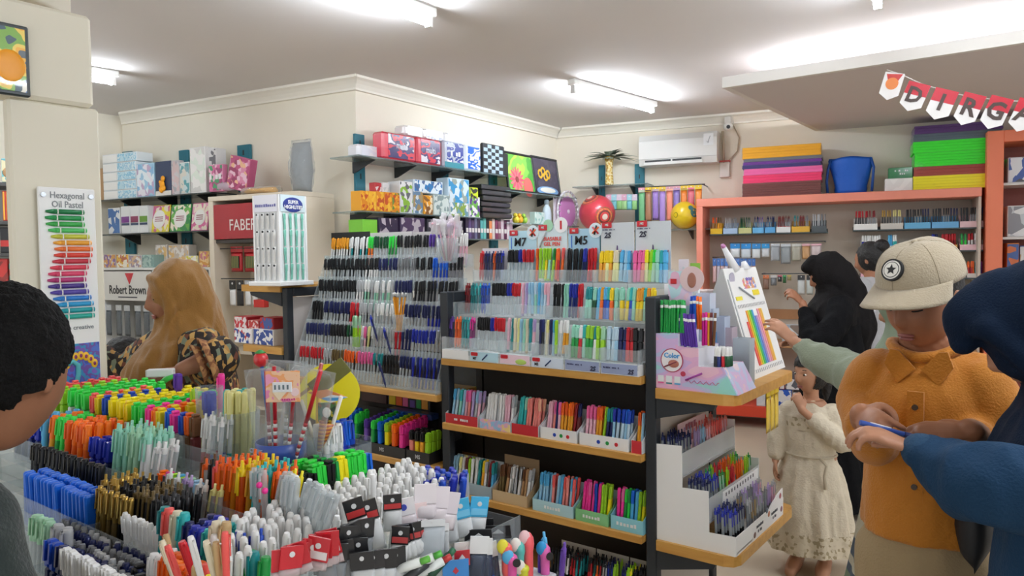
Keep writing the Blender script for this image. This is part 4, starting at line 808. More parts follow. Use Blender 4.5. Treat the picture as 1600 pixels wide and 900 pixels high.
t = cb(243, 251, 267, 305, 'navy backed pack with an orange toy in its window', '2a3a5a', d=.06, patch=[(.0, 1, 0, .14, 'e8e4dc')]); h_ = .17
for (x, z, r) in ((.0, .09, .030), (.012, .135, .022), (-.012, .05, .026), (.018, .06, .022), (-.02, .11, .014)): MB().ball((x, -.012, z), (r, .012, r*1.1), 12, 8).out('orange_toy_lump', mat('f7a51c', .35), t)
cb(268, 251, 280, 305, 'grey and pink slim toy pack', ['c9c4c6', 'c9c4c6', 'a8a4aa', 'd0b8b8'], d=.05, seed=1)
cb(281, 254, 296, 304, 'teal and white blister pack with small toys', ['d8dcd8', '5aa0a8', 'd8d4c8', 'c8d8d8', '80a8b0'], d=.05, seed=2)
cb(297, 231, 321, 303, 'tall white box with grey print', ['eceae6', 'eceae6', 'd4d2ce', 'dfe8dc'], d=.12, seed=3, scale=12)
cb(323, 232, 338, 302, 'second tall white box behind the pink pack', ['e2e0de', '6a6a6e', 'd8d6d4'], d=.10, v=VS+.06, seed=4)
cb(326, 254, 348, 296, 'pink doll pack with a rounded window', ['e08ab0', 'd06a98', 'e8b8cc', '4a9a6a', 'a84a78'], d=.05, v=VS, seed=6, txt='~LALA')
t = cb(352, 244, 384, 296, 'pink doll box leaning sideways', ['c05a84', 'b84a78', 'd888a8', 'e8c0d0', '9a3a62', 'e8b890'], d=.07, v=VS+.0, seed=7); t.rotation_euler = (Matrix.Rotation(WB.a, 3, 'Z') @ Matrix.Rotation(R(14), 3, 'Y')).to_euler()
m = MB(); u, z = WB.hit(345, 302, VS-.02); pouch(m, .20, .07, .10); t = tag(m.out('plastic_bag', clear(.5, 'e4d4e4', .15), loc=WB.w(u, VS+.03, zb1), rz=WB.a, fix=True), 'clear bag of pale pink things at the shelf end', 'bag')
g2 = 'boxes and books on the lower back-left shelf'
cb(169, 322, 187, 363, 'small white and blue box at the lower shelf start', ['e4e4e2', '3a6aa8', 'd8dce0'], z=zb2, grp=g2, d=.08, seed=1, scale=12)
for k, (x0, x1, c) in enumerate(((189, 203, '7a3a8a'), (203.5, 217, '8a3a5a'), (217.5, 231, '6a9a3a'))): cb(x0, 320, x1, 363, 'white box with a %s label, lower shelf' % ['purple', 'crimson', 'green'][k], 'e2e4e4', z=zb2, grp=g2, d=.08, patch=[(.08, .92, .40, .62, c), (.08, .92, .3, .38, '3a4a6a')])
def book(x0, y0, x1, y1, lab, c1, c2, z, tilt=8, v=VS+.05, fr=WB, grp=g2):
    t = carton(fr, v, x0, y0, x1, y1, .010, lab, 'book', [c1, c1, c2, 'f0e4d0'], grp, z=z, name='colouring_book', tilt=tilt, scale=16, seed=len(lab)*.37)
    w = fr.rect(x0, y0, x1, y1, v); ww, hh2 = w[1]-w[0], w[3]-w[2]
    MB().cyl((0, -.004, hh2*.48), (0, 0, hh2*.48), min(ww, hh2)*.33, n=20).out('title_disc', mat('f2f0ea', .4), t)
    for q in range(3): bx(t, 'title_line', -ww*.2, ww*.2, -.005, -.004, hh2*(.40+.07*q), hh2*(.43+.07*q), mat('8a3a4a', .5))
book(231, 318, 262, 362, 'yellow and pink colouring book with a white title disc', 'e8d838', 'd06a90', zb2)
book(264, 317, 295, 361, 'green colouring book with a white title disc', '2f8a4a', '6ab04a', zb2)
book(297, 315, 323, 360, 'pink colouring book with a white title disc', 'd86a9a', 'e8a8c0', zb2)
# ---------------------------------------------------------------- sign rack: Robert Brown
VR = -.34
u0, u1, z0, z1 = WB.rect(160, 418, 330, 540, VR)
t = thing('sign_rack', 'white card rack with two Robert Brown sign panels under the shelves', 'rack', WB.w(u0, VR, 0), WB.a); L = u1-u0
wm = mat('e9e9e6', .45)
MB().rbox(0, L, 0, .30, z1-.02, z1, .003).out('top_board', wm, t); MB().rbox(0, L, .28, .30, .05, z1-.02, .003).out('back_board', mat('d8d6d2', .5), t); MB().rbox(0, L, 0, .30, 0, .05, .003).out('plinth', wm, t)
for x in (0, L*.49, L-.02): MB().rbox(x, x+.02, 0, .28, .05, z1-.02, .003).out('post', wm, t)
zs = WB.hit(200, 470, VR)[1]
for k in range(2):
    x0 = .03+k*L*.49; w = L*.49-.045
    MB().rbox(x0, x0+w, .004, .012, zs, z1-.03, .002).out('sign_panel', mat('e2e0db', .45), t)
    hz = z1-.03-zs
    text('Robert Brown', t, (x0+w/2, .002, zs+hz*.36), hz*.42, mat('2c2c30'), bold=.012, sx=.80 if True else 1)
    MB().prism([(x0+w*.46, z1-.045), (x0+w*.64, z1-.045), (x0+w*.55, z1-.045-hz*.38)], .0015, .004, 'y').out('red_triangle', mat('cf3a44', .4), t)
    bx(t, 'small_print', x0+w*.3, x0+w*.7, .0025, .004, zs+hz*.10, zs+hz*.14, mat('55555a'))
for i in range(11):
    x = u0+.05+(L-.1)*i/10; packet(WB.w(x, VR+.02+.01*(i % 2), zs-.30), WB.a, .075, .26, .02, 'grey plastic sleeve of paper hanging in the sign rack', 'packet', 'c9cdd0', clear(.6, '7a8086', .2), 'sleeves hanging in the sign rack', inner='4a4e54', hh=.18, name='paper_sleeve')
g3 = 'card boxes on the sign rack'
for k, (x0, x1, y0, c) in enumerate(((162, 181, 397, ['c8bcb0', 'd8a05a', '8a6a9a', 'e0d8c8']), (182, 201, 397, ['d8d0c0', 'e0b040', 'c06a4a', 'ece4d4']), (202, 221, 399, ['dcd8d4', 'd0b090', '9a8aa0', 'e8e4e0']), (222, 240, 398, ['8aa8a0', '7a9a94', 'a8c0b8']), (290, 309, 400, ['e0dcc8', 'd8d050', 'e8e4d8']), (311, 327, 393, ['d8b060', 'd89a4a', 'e8c890', 'c87a8a']))):
    carton(WB, VR+.03, x0, y0, x1, 418, .10, 'small printed card box on the sign rack, %s from the left' % ['first', 'second', 'third', 'fourth', 'fifth', 'sixth'][k], 'box', c, g3, z=z1, seed=k*.8, scale=26)
for k, (x0, x1) in enumerate(((243, 261), (263, 295))): carton(WB, VR+.13, x0, 383, x1, 418, .08, 'tan card box behind the woman on the sign rack, %s' % ['narrow one', 'wide one'][k], 'box', ['d6cec6', 'e0b878', 'c8b8a8', 'e4ded8'], g3, z=z1, seed=k*1.3, scale=22)
# ---------------------------------------------------------------- cabinet with the red sign
VF = -.40
u0, u1, z0, z1 = WB.rect(328, 304, 470, 540, VF); z1 = WB.hit(350, 306, VF)[1]
u1 = min(u1, WBL-.12)
t = thing('brand_cabinet', 'cream open cabinet with a dark red sign band in the wall corner', 'cabinet', WB.w(u0, VF, 0), WB.a); L = u1-u0; cm = mat('e2d6c2', .5)
MB().rbox(0, L, 0, .36, z1-.035, z1, .003).out('top_board', cm, t)
for x in (0, L-.05): MB().rbox(x, x+.05, 0, .36, .0, z1-.035, .003).out('side_panel', cm, t)
MB().box(.05, L-.05, .34, .36, .05, z1-.04).out('back_panel', mat('cfc2ae', .6), t)
za, zc = WB.hit(370, 318, VF)[1], WB.hit(370, 373, VF)[1]
MB().rbox(.05, L-.05, .006, .02, zc, za, .002).out('sign_band', mat('a3202e', .35, coat=.3), t)
text('FABER-CASTELL', t, (.05+(L-.1)*.20, .004, zc+(za-zc)*.38), (za-zc)*.46, mat('e6dcd6', .4), align='LEFT', bold=.004, sx=.85)
MB().rbox(.05, L-.05, .02, .34, zc-.03, zc-.004, .002).out('shelf', mat('3a3634', .4), t)
for zz in (.45, .85): MB().rbox(.05, L-.05, .02, .34, zz, zz+.025, .002).out('shelf', cm, t)
zr = WB.hit(375, 425, VF+.05)[1]
for k, (x0, x1) in enumerate(((354, 373), (375, 401), (403, 424))):
    ua, ub, _, zt = WB.rect(x0, 385, x1, 425, VF+.05)
    packet(WB.w((ua+ub)/2, VF+.09, zr), WB.a, ub-ua-.004, zt-zr, .03, 'red pastel packet hanging in the cabinet, %s' % ['narrow one at the panel', 'wide one in the middle', 'one behind the tower'][k], 'packet', 'c0202a', mat('c0202a', .3, coat=.4), 'red packets in the cabinet', hh=.22, name='pastel_packet', inner=None)
    o = bpy.data.objects['pastel_packet' + ('' if k == 0 else '.%03d' % k)]; hgt = zt-zr; w = ub-ua; MB().rbox(-w*.32, w*.32, -.022, -.012, hgt*.15, hgt*.62, .003).out('window_print', prt(['3a5a2a', '1e2a1a', '6a7a3a', '8a6a3a'], 60, 'x'), o)
MB().cyl((.06, .05, zr+.175), (L-.06, .05, zr+.175), .004, n=6).out('hang_rail', blk, t)
MB().cyl((.06, .05, zr-.05), (L-.06, .05, zr-.05), .004, n=6).out('hang_rail', blk, t)
for k, (x0, x1) in enumerate(((357, 367), (368, 379), (381, 391), (392, 401))):
    ua, ub, za2, zt = WB.rect(x0, 438, x1, 478, VF+.05); packet(WB.w((ua+ub)/2, VF+.06, za2), WB.a, ub-ua-.003, min(zt, zr-.055)-za2, .015, 'black and white hanging packet under the red packets, %s from the left' % ['first', 'second', 'third', 'fourth'][k], 'packet', ['black', 'charcoal', 'light grey', 'light grey'][k], mat(['white', '2a2a2c', 'e4e4e2', 'd8d8d6'][k], .35), 'black and white packets', hh=.35, name='blister_packet')
ua, ub, za2, zt = WB.rect(401, 468, 417, 480, VF+.03); tag(MB().rbox(0, ub-ua, 0, .05, 0, zt-za2, .003).out('red_tag_box', mat('c8302c', .4), loc=WB.w(ua, VF-.0, za2), rz=WB.a), 'small red box clipped under the end shelf brackets', 'box')
# on top of the cabinet: bags
m = MB(); u, _ = WB.hit(470, 260, VF+.15); zt = WB.hit(470, 222, VF+.15)[1]
vs = []
t = thing('wrapped_grey_bag', 'grey folded bag in clear plastic standing on the cream cabinet', 'bag', WB.w(u, VF+.16, z1), WB.a)
m = MB(); pouch(m, .17, zt-z1, .16, nx=10, nz=14); o = m.out('grey_bag', mat('8a8e90', .6, bump=.6, bs=25), t, fix=True)
m = MB(); pouch(m, .19, zt-z1+.02, .19, nx=10, nz=14); o = m.out('plastic_wrap', clear(.16, 'eef0f2', .08), t, fix=True)
u, _ = WB.hit(405, 290, VF+.1); t = thing('wrapped_yellow_bag', 'yellow cloth folded in clear plastic lying on the cream cabinet', 'bag', WB.w(u, VF+.12, z1), WB.a)
m = MB(); pouch(m, .30, .055, .18, nx=12, nz=6); m.out('yellow_cloth', mat('e2a52c', .7, bump=.5, bs=30), t, fix=True)
m = MB(); pouch(m, .38, .065, .24, nx=12, nz=6); m.out('plastic_wrap', clear(.22, 'f2eee4', .08), t, fix=True)
# ---------------------------------------------------------------- goods far left beyond the pillar
WL = Fr(-5.2, 1.5, R(50)); 
t = thing('side_rack', 'white side rack with goods seen past the left of the pillar', 'rack', WL.w(-.9, .0, 0), WL.a)
MB().box(0, 1.6, .28, .30, 0, 2.05).out('back_panel', mat('d9d6cc', .6), t)
zr = [WL.hit(14, y, 0)[1] for y in (285, 345, 395, 440)]
for z in zr: MB().box(0, 1.6, 0, .28, z-.02, z).out('shelf', mat('4a4a48', .5), t)
def wl(x0, y0, x1, y1, lab, cols, z, **k): return carton(WL, .02, x0, y0, x1, y1, .1, lab, 'box', cols, 'goods on the side rack', z=z, **k)
t = wl(2, 246, 27, 284, 'teal picture book with a brown animal face on the side rack', ['6fb4bc', '7ac0c8', 'e0d8b0', '5a9aa4'], zr[0], name='picture_book', seed=2, scale=10); MB().ball((0, -.004, .06), (.035, .003, .033)).out('brown_face', mat('a8845a', .5), t)
for k in range(3): wl(4+8*k, 296, 11+8*k, 343, 'red packet of yellow pencils on the side rack, %s' % ['nearest the edge', 'in the middle', 'nearest the pillar'][k], ['b82a2a', 'b82a2a', 'e89a2a', 'b82a2a', 'e8b03a'], zr[1], kind='x', scale=30, seed=k)
wl(0, 352, 14, 392, 'black bag with a red stripe on the side rack', ['1e1e20', '1e1e20', 'b8302a', '1e1e20'], zr[2], kind='z', scale=9); wl(16, 360, 27, 392, 'black and white box on the side rack', ['2a2a2c', '2a2a2c', 'd8d8d4'], zr[2], scale=12)
wl(-4, 402, 12, 438, 'red box low on the side rack', ['c03028', 'c03028', '8a2a20'], zr[3], scale=9); wl(14, 410, 27, 438, 'green and red box low on the side rack', ['4a8a7a', '4a8a7a', 'b03028'], zr[3], kind='z', scale=14)
# ================================================================ corner wall: glass shelves with tissue packs, toys, frames
VC = -.30
upright(WC, 557, 572, 210, 420, label='teal upright at the wall corner beside the tissue packs', grp='teal uprights on the corner wall')
upright(WC, 690, 702, 215, 420, label='teal upright behind the blue tissue packs', grp='teal uprights on the corner wall')
upright(WC, 767, 778, 235, 420, label='teal upright behind the black boards', grp='teal uprights on the corner wall')
_, _, c1 = shelf(WC, 560, 244.5, 790, 271.5, VC, .28, 'glass shelf carrying tissue packs and the chessboard', gl, nb=4)
_, _, c2 = shelf(WC, 564, 330, 752, 339, VC, .28, 'glass shelf crowded with small toy boxes', gl, nb=4)
_, _, c3 = shelf(WC, 792, 297, 902, 309.5, VC, .28, 'glass shelf carrying two framed pictures', gl, nb=2)
_, _, c4 = shelf(WC, 792, 348, 905, 353, VC, .28, 'glass shelf with a bottle and a boxed fan', gl, nb=2)
_, _, c5 = shelf(WC, 566, 372, 790, 372, VC, .28, 'low glass shelf with a row of slim books', gl, nb=3)
def cc(x0, y0, x1, y1, lab, cat, cols, d=.14, z=c1, v=VC+.02, grp='packs on the upper corner shelf', **k): return carton(WC, v, x0, y0, x1, y1, d, lab, cat, cols, grp, z=z, **k)
def soft(x0, y0, x1, y1, lab, base, band, txt, z, grp='tissue packs on the upper corner shelf', d=.11, v=VC+.02, extra=None):
    u0, u1, z0, z1 = WC.rect(x0, y0, x1, y1, v); w, h = (u1-u0), z1-z0
    t = thing('tissue_pack', lab, 'tissue pack', WC.w((u0+u1)/2, v+d/2, z), WC.a, grp)
    m = MB(); m.rbox(-w/2, w/2, -d/2, d/2, 0, h, .016); m.out('wrapper', mat(base, .25, coat=.5, bump=.25, bs=14), t)
    bx(t, 'print_panel', -w*.34, w*.42, -d/2-.002, -d/2, h*.08, h*.94, prt([band, band, base, band, 'e8e4ee'], 7, 'noise', rough=.25, stretch=(1, 1, 2), seed=len(lab)*.3), None)
    if txt: text(txt, t, (w*.04, -d/2-.004, h*.55), h*.34, mat('e4e8f4', .4), bold=.01, sx=.8)
    if extra: bx(t, 'corner_print', -w*.45, w*.45, -d/2-.003, -d/2, h*.02, h*.22, mat(extra, .35))
    return t
soft(559, 224, 595, 244, 'white roll pack at the wall corner end of the shelf', 'e8e6ea', 'dcdce6', None, c1, v=VC+.08)
soft(598, 206, 650, 248, 'red and purple tissue pack, left of the two', 'd8364c', '3a2a68', 'multi', c1)
soft(651.5, 213, 690, 254, 'red and purple tissue pack, right of the two', 'd8364c', '3a2a68', 'multi', c1)
soft(693, 217, 726, 259, 'blue and silver tissue pack with a teal foot', 'b8c0d0', '3a4a9a', '~soft', c1, extra='2a8a9a')
soft(727, 224, 752, 264, 'bright blue and white tissue pack beside the chessboard', 'dfe6f0', '2a6ad0', '~tess', c1)
zt = c1 + WC.rect(651.5, 213, 690, 254, VC+.02)[3]-WC.rect(651.5, 213, 690, 254, VC+.02)[2]
for k, (x0, x1) in enumerate(((632, 662), (660, 694), (694, 726))):
    u0, u1, z0, z1 = WC.rect(x0, 200, x1, 217, VC+.1); soft(x0, 203, x1, 219, 'white toilet roll pack lying on the tissue packs, %s' % ['left', 'middle', 'right'][k], 'eceaea', 'e4e2e4' if k != 1 else '3a4a9a', None, zt+.002, v=VC+.05)
u0, u1, z0, z1 = WC.rect(753, 224, 785, 270, VC+.03); w, h = u1-u0, z1-z0
t = thing('chessboard', 'blue-grey and black chessboard standing on the upper shelf', 'chessboard', WC.w(u0, VC+.02, c1), WC.a); bx(t, 'board', 0, w, .0, .02, 0, h, mat('2a2e34', .4))
for i in range(5):
    for j in range(8): 
        if (i+j) % 2 == 0: bx(t, 'square', w*(.04+.184*i), w*(.04+.184*(i+1)), -.002, .0, h*(.03+.1175*j), h*(.03+.1175*(j+1)), mat('a9c0cc', .4))
cc(756, 219, 788, 266, 'dark folded board behind the chessboard', 'game board', '2b2e33', d=.04, v=VC+.06); cc(787, 236, 794, 272, 'black edge-on board beside the flower picture', 'game board', '1e2024', d=.1, v=VC+.05)
g4 = 'small toy boxes on the middle corner shelf'
for k in range(5):
    x0 = 564+12.2*k; t = cc(x0, 299+.6*k, x0+11.6, 330.5+.6*k, 'orange toy pack on the middle shelf, %s of five' % ['first', 'second', 'third', 'fourth', 'fifth'][k], 'toy pack', ['eba41e', 'f0b02a', 'e08a1a', 'c8501e', '6a8a3a' if k == 4 else 'f4c03a'], d=.1, z=c2, grp=g4, scale=24, seed=k, name='toy_pack')
zz = c2+.13
cc(586, 282, 596, 300, 'small red box standing on the orange packs', 'box', ['b82a30', 'b82a30', 'e0d0d0'], d=.06, z=zz, grp=g4, v=VC+.08)
cc(597, 281, 609, 300, 'pale grey box standing on the orange packs', 'box', ['d8d8da', 'c0c4c8'], d=.06, z=zz, grp=g4, v=VC+.08)
cc(625, 281, 645, 331, 'white toy box with green wheels behind its window', 'toy box', ['e6e6e6', 'dcdce0', '8ab83a', '6a6a70', 'e6e6e6'], d=.12, z=c2, grp=g4, scale=18)
cc(645.5, 296, 661, 332, 'grey and blue toy box in the middle shelf row', 'toy box', ['b8c4cc', '6a8aa8', 'a89060', 'd8e0e4'], d=.1, z=c2, grp=g4, seed=2); cc(646, 277, 692, 297, 'wide white and blue box resting on the toy boxes', 'box', ['dce8f0', '2a7ab8', 'e4eef4', 'e4eef4', '4a6a9a'], d=.1, z=c2+.165, grp=g4, v=VC+.06, seed=3)
cc(662, 303, 676, 333, 'small orange and yellow box on the middle shelf', 'box', ['e8a020', 'e8a020', 'f0e0c0', '8a5a2a'], d=.1, z=c2, grp=g4, seed=4)
cc(677.5, 303, 702, 335, 'pale green box with a grey palm print', 'box', ['cad8d4', 'd4e0dc', '8aa0a0', 'd4e0dc'], d=.1, z=c2, grp=g4, seed=5)
cc(703, 315, 732, 337, 'grey and white toy box under the blue one', 'toy box', ['d0dce0', 'e4e8ea', '6a98a8', '8aa84a'], d=.12, z=c2, grp=g4, seed=6); cc(700, 276, 733, 315, 'large blue and white toy box on the middle shelf', 'toy box', ['cfe4f0', '3a9ad0', 'd8e8f0', '9aa8a0'], d=.12, z=c2+.103, grp=g4, seed=7, scale=12)
cc(733.5, 306, 750, 338, 'white box with a purple and green figure print', 'box', ['e8e6ea', '5a3a8a', 'e8e6ea', '6ab04a'], d=.1, z=c2, grp=g4, seed=8); cc(735, 288, 747, 306, 'small lime and dark box on top of the white box', 'box', ['c8d830', 'c8d830', '3a3a3c'], d=.06, z=c2+.15, grp=g4, seed=9)
u0, u1, z0, z1 = WC.rect(752, 284, 792, 338, VC+.02)
for k in range(6):
    h = (z1-z0)/6.2; t = thing('wrapped_board', 'black wrapped board, %s of the stack of six' % ['lowest', 'second', 'third', 'fourth', 'fifth', 'topmost'][k], 'board', WC.w(u0+.004*(k % 2), VC+.0+.008*(k % 3), c2+.002+h*k), WC.a, 'black boards stacked'); MB().rbox(0, (u1-u0)*1.12, 0, .26, 0, h-.004, .006).out('board', mat('26282b', .35, coat=.4, bump=.3, bs=20), t); MB().rbox(.0, (u1-u0)*1.12, -.002, 0, h*.2, h*.8, .0008).out('film_edge', mat('3a3d42', .25, coat=.5), t)
# framed pictures
def fpic(x0, y0, x1, y1, lab, m, tilt, z, fill):
    u0, u1, z0, z1 = WC.rect(x0, y0, x1, y1, VC+.06); w, h = u1-u0, z1-z0; t = thing('framed_picture', lab, 'picture', WC.w((u0+u1)/2, VC+.06, z), WC.a, 'framed pictures on the corner shelf')
    t.rotation_euler = (Matrix.Rotation(WC.a, 3, 'Z') @ Matrix.Rotation(R(-tilt), 3, 'X')).to_euler()
    for a in ((-w/2, w/2, 0, .02), (-w/2, w/2, h-.02, h)): MB().rbox(a[0], a[1], -.01, .01, a[2], a[3], .003).out('frame_bar', mat('1d1e22', .35), t)
    for s in (-1, 1): MB().rbox(min(s*w/2, s*(w/2-.02)), max(s*w/2, s*(w/2-.02)), -.01, .01, .02, h-.02, .003).out('frame_bar', mat('1d1e22', .35), t)
    bx(t, 'print', -w/2+.02, w/2-.02, -.002, .008, .02, h-.02, m); fill(t, w, h)
def flower(t, w, h):
    for k in range(16):
        a = 2*pi*k/16; MB().ball((-w*.16+.07*cos(a), -.004, h*.32+.07*sin(a)), (.05, .002, .014), 10, 6, T=Matrix.Rotation(-a, 4, 'Y')).out('petal', mat(['ec5a72', 'f07a84'][k % 2], .4), t)
    MB().ball((-w*.16, -.006, h*.32), (.03, .003, .03)).out('flower_eye', mat('8a3a3a', .5), t); MB().ball((w*.22, -.003, h*.16), (.08, .002, .09)).out('petal', mat('f0706a', .4), t)
def breads(t, w, h):
    for (x, z) in ((-.22, .55), (-.10, .62), (-.02, .50), (.08, .56)):
        for k in range(10):
            a = 2*pi*k/10; MB().ball((w*x+.032*cos(a), -.004, h*z+.036*sin(a)), (.013, .003, .013), 8, 6).out('pastry_ring', mat('e8b83a', .5), t)
    MB().ball((0, -.003, h*.12), (w*.42, .002, h*.12), 20, 8).out('blue_bowl', mat('7aa4d0', .4), t); MB().ball((0, -.005, h*.14), (w*.3, .002, h*.07), 20, 8).out('bowl_inside', mat('eceae0', .4), t)
fpic(794, 235, 838, 298, 'framed picture of a pink daisy on green', prt(['58b04a', '8ace5a', 'b8d85a', '6ab84a'], 4, 'noise', seed=2), 8, c3, flower)
fpic(836, 243, 876, 304, 'framed dark picture of golden pastry rings', prt(['4a4458', '565064', '3c384a'], 5, 'noise', seed=1), 8, c3, breads)
# bottle, boxes, fan
p = WC.w(WC.hit(857, 330, VC+.1)[0], VC+.12, c4); t = thing('detergent_bottle', 'pale blue white bottle on the lower glass shelf', 'bottle', p, WC.a)
MB().lathe([(.05, 0), (.058, .01), (.058, .12), (.045, .17), (.022, .20), (.02, .21)], 16, sy=.7).out('body', mat('d4e4ee', .35), t); MB().lathe([(.024, .205), (.024, .24), (.014, .25)], 12).out('cap', mat('c0d4e4', .4), t)
cc(836, 331, 851, 350, 'small pale green carton in front of the bottle', 'carton', ['d0e6e0', 'd0e6e0', '8ac0b8'], d=.06, z=c4, grp='things on the lower glass shelf')
u0, u1, z0, z1 = WC.rect(869, 309, 905, 352, VC+.05); w = (u1-u0); h = z1-z0
t = thing('boxed_fan', 'pink and white toy fan in clear packing behind the red ball', 'fan', WC.w((u0+u1)/2, VC+.05, c4), WC.a); bx(t, 'card', -w/2, w/2, .03, .034, 0, h, mat('e4dce4', .5))
m = MB()
for k in range(24):
    a = 2*pi*k/24; b = 2*pi*(k+1)/24; m.cyl((w*.44*cos(a), 0, h*.52+w*.44*sin(a)), (w*.44*cos(b), 0, h*.52+w*.44*sin(b)), .012, n=6)
m.out('fan_ring', mat('ece8ee', .4), t); MB().cyl((0, .0, h*.52), (0, .02, h*.52), w*.33, n=28).out('fan_disc', mat('d28ac8', .35), t); MB().ball((0, -.006, h*.52), (.022, .01, .022)).out('fan_hub', mat('f0e8f0', .4), t)
for k in range(16): a = 2*pi*k/16; MB().cyl((w*.33*cos(a), -.004, h*.52+w*.33*sin(a)), (w*.44*cos(a), -.004, h*.52+w*.44*sin(a)), .004, n=5).out('grille_bar', mat('f4f0f4', .4), t)
for k, (x, y, c) in enumerate(((803, 338, 'e8d040'), (809, 330, 'f0b030'), (816, 340, '9ac84a'))): u, z = WC.hit(x, y, VC+.1); tag(MB().ball((0, 0, .035), (.035, .03, .035), 12, 8).ball((.01, -.02, .075), (.022, .02, .02), 10, 6).out('squeaky_toy', mat(c, .4), loc=WC.w(u, VC+.08, c4)), '%s rubber toy on the lower glass shelf' % ['yellow', 'amber', 'lime'][k], 'toy', 'rubber toys on the lower glass shelf')
cols = ['3a3048', '5a4a78', '4a3a5a', '6a6a88', '3a3448', '58a8a8', '6ab8b0', '2a2a30', 'e08a5a', 'd8c8c0', '7a3a5a', '8a5a6a', 'c8b8c0', '5a2a4a', 'd0c0c8', 'a890a0']
for k, c in enumerate(cols):
    x0 = 728+4.6*k; u0, u1, z0, z1 = WC.rect(x0, 338+.2*k, x0+4.2, 372, VC+.03); t = thing('slim_book', 'slim upright book in the low corner row, %s colour' % ['dark', 'violet', 'plum', 'grey blue', 'ink', 'teal', 'sea green', 'black', 'orange', 'cream', 'wine', 'mauve', 'pale pink', 'burgundy', 'pearl', 'dusty pink'][k], 'book', WC.w(u0, VC+.03, c5), WC.a, 'slim books on the low corner shelf'); MB().rbox(0, u1-u0-.001, 0, .12, 0, (z1-z0)*(1-.06*(k % 3)), .002).out('cover', mat(c, .4), t); bx(t, 'spine_label', .003, u1-u0-.004, -.001, 0, (z1-z0)*.3, (z1-z0)*.5, mat('d8d4d0', .5))
for k, (x0, y0, x1, y1, c, l) in enumerate(((567, 344, 590, 371, '7ac83a', 'lime green flat box at the end of the low corner shelf'), (592, 341, 622, 371, '2e2640', 'dark purple box on the low corner shelf'), (626, 340, 664, 371, '4a3a5a', 'plum box on the low corner shelf'), (668, 342, 724, 371, '3a3a44', 'dark grey box on the low corner shelf'))): cc(x0, y0, x1, y1, l, 'box', [c, c, 'b8b0b8'] if k else c, z=c5, grp='boxes on the low corner shelf', seed=k, scale=12)
# ceiling camera
p = at(866, 204, 7.9); t = thing('security_camera', 'white round security camera at the ceiling corner', 'camera', (p.x+.06, p.y-.06, CEIL-.1)); MB().lathe([(.05, 0), (.06, .02), (.055, .06), (.03, .1)], 16).out('housing', mat('e8e8e6', .4), t); d = (Vector((0, 0, 1.5))-p).normalized(); MB().cyl(d*.01, d*.075, .036, n=16).out('camera_head', mat('e4e4e2', .4), t); MB().cyl(d*.076, d*.08, .024, n=16).out('lens', mat('17181a', .2), t)
# ================================================================ back wall: air conditioner, vase shelf, hanging packs
u0, u1, z0, z1 = WD.rect(998, 206, 1120, 257, -.20); z0 = WD.hit(1060, 256, -.20)[1]; z1 = WD.hit(1060, 208, -.20)[1]
t = thing('air_conditioner', 'white split air conditioner high on the back wall', 'air conditioner', WD.w(u0, -.2, z0), WD.a); L, H = u1-u0, z1-z0; am = mat('e9e9e6', .35)
MB().prism([(.02, 0), (.2, 0), (.2, H), (.03, H), (.0, H*.8), (.0, H*.22)], 0, L, 'x').out('body', am, t)
bx(t, 'outlet', .06, L-.14, .0, .03, H*.03, H*.17, mat('2a2c2e', .5)); MB().box(.05, L-.13, -.012, -.008, .0, H*.10, T=Matrix.Rotation(R(-14), 4, 'X')).out('louvre', am, t); MB().box(.05, L-.13, .012, .016, H*.08, H*.12).out('louvre', am, t); bx(t, 'louvre_post', L*.42, L*.44, -.003, .02, H*.02, H*.18, am)
bx(t, 'seam', .0, L, -.001, .001, H*.20, H*.215, mat('b8b8b4', .5)); bx(t, 'energy_label', L-.12, L-.03, -.002, 0, H*.55, H*.92, mat('f6f8fa', .3)); MB().tube([(L-.09, -.0025, H*.68), (L-.08, -.0025, H*.62), (L-.06, -.0025, H*.84)], .003, 5).out('tick_mark', mat('b8c0c8', .4), t)
t = thing('pipe_cover', 'pale wall pipe and cable running down beside the air conditioner', 'cable'); a = WD.w(WD.hit(1129, 205, -.03)[0], -.03, WD.hit(1129, 205, -.03)[1]); b = WD.w(WD.hit(1131, 255, -.03)[0], -.03, WD.hit(1131, 255, -.03)[1])
MB().cyl(a, b, .012, n=8).out('conduit', mat('c9b8a0', .6), t)
pts = [WD.w(*(lambda h: (h[0], -.02, h[1]))(WD.hit(x, y, -.02))) for x, y in ((1146, 196), (1155, 215), (1152, 236), (1140, 250), (1132, 256))]; MB().tube(pts, .006, 6).out('loose_cable', mat('b8a890', .6), t)
u0, u1, z0, z1 = WD.rect(1124, 253, 1140, 277, -.04); t = thing('wall_box', 'small white wall box with a red top below the cable', 'switch', WD.w(u0, -.04, z0), WD.a); MB().rbox(0, u1-u0, 0, .038, 0, z1-z0, .006).out('box_body', mat('e6e2da', .5), t); bx(t, 'red_top', -.004, u1-u0+.004, -.004, .038, z1-z0, z1-z0+.015, mat('c0504a', .5))
p = WD.w(*(lambda h: (h[0], -.09, h[1]))(WD.hit(1138, 198, -.09))); t = thing('security_camera', 'small white camera by the ceiling above the wall cable', 'camera', p); MB().ball((0, 0, 0), (.045, .045, .04), 14, 10).out('housing', mat('eceae4', .35), t); MB().box(-.03, .03, -.02, .07, .03, .09).out('bracket', mat('d8d4cc', .5), t); d = (Vector((0, 0, 1.55))-p).normalized(); MB().cyl(d*.036, d*.048, .018, n=12).out('lens', mat('2a2a2c', .2), t)
VD = -.28
upright(WD, 936, 945, 258, 420, label='teal upright behind the gold vase', grp='teal uprights on the back wall'); upright(WD, 992, 1007, 256, 420, label='teal upright under the air conditioner', grp='teal uprights on the back wall')
_, _, d1 = shelf(WD, 894, 290, 1012, 287.5, VD, .25, 'glass shelf with the gold vase on the back wall', gl, nb=2)
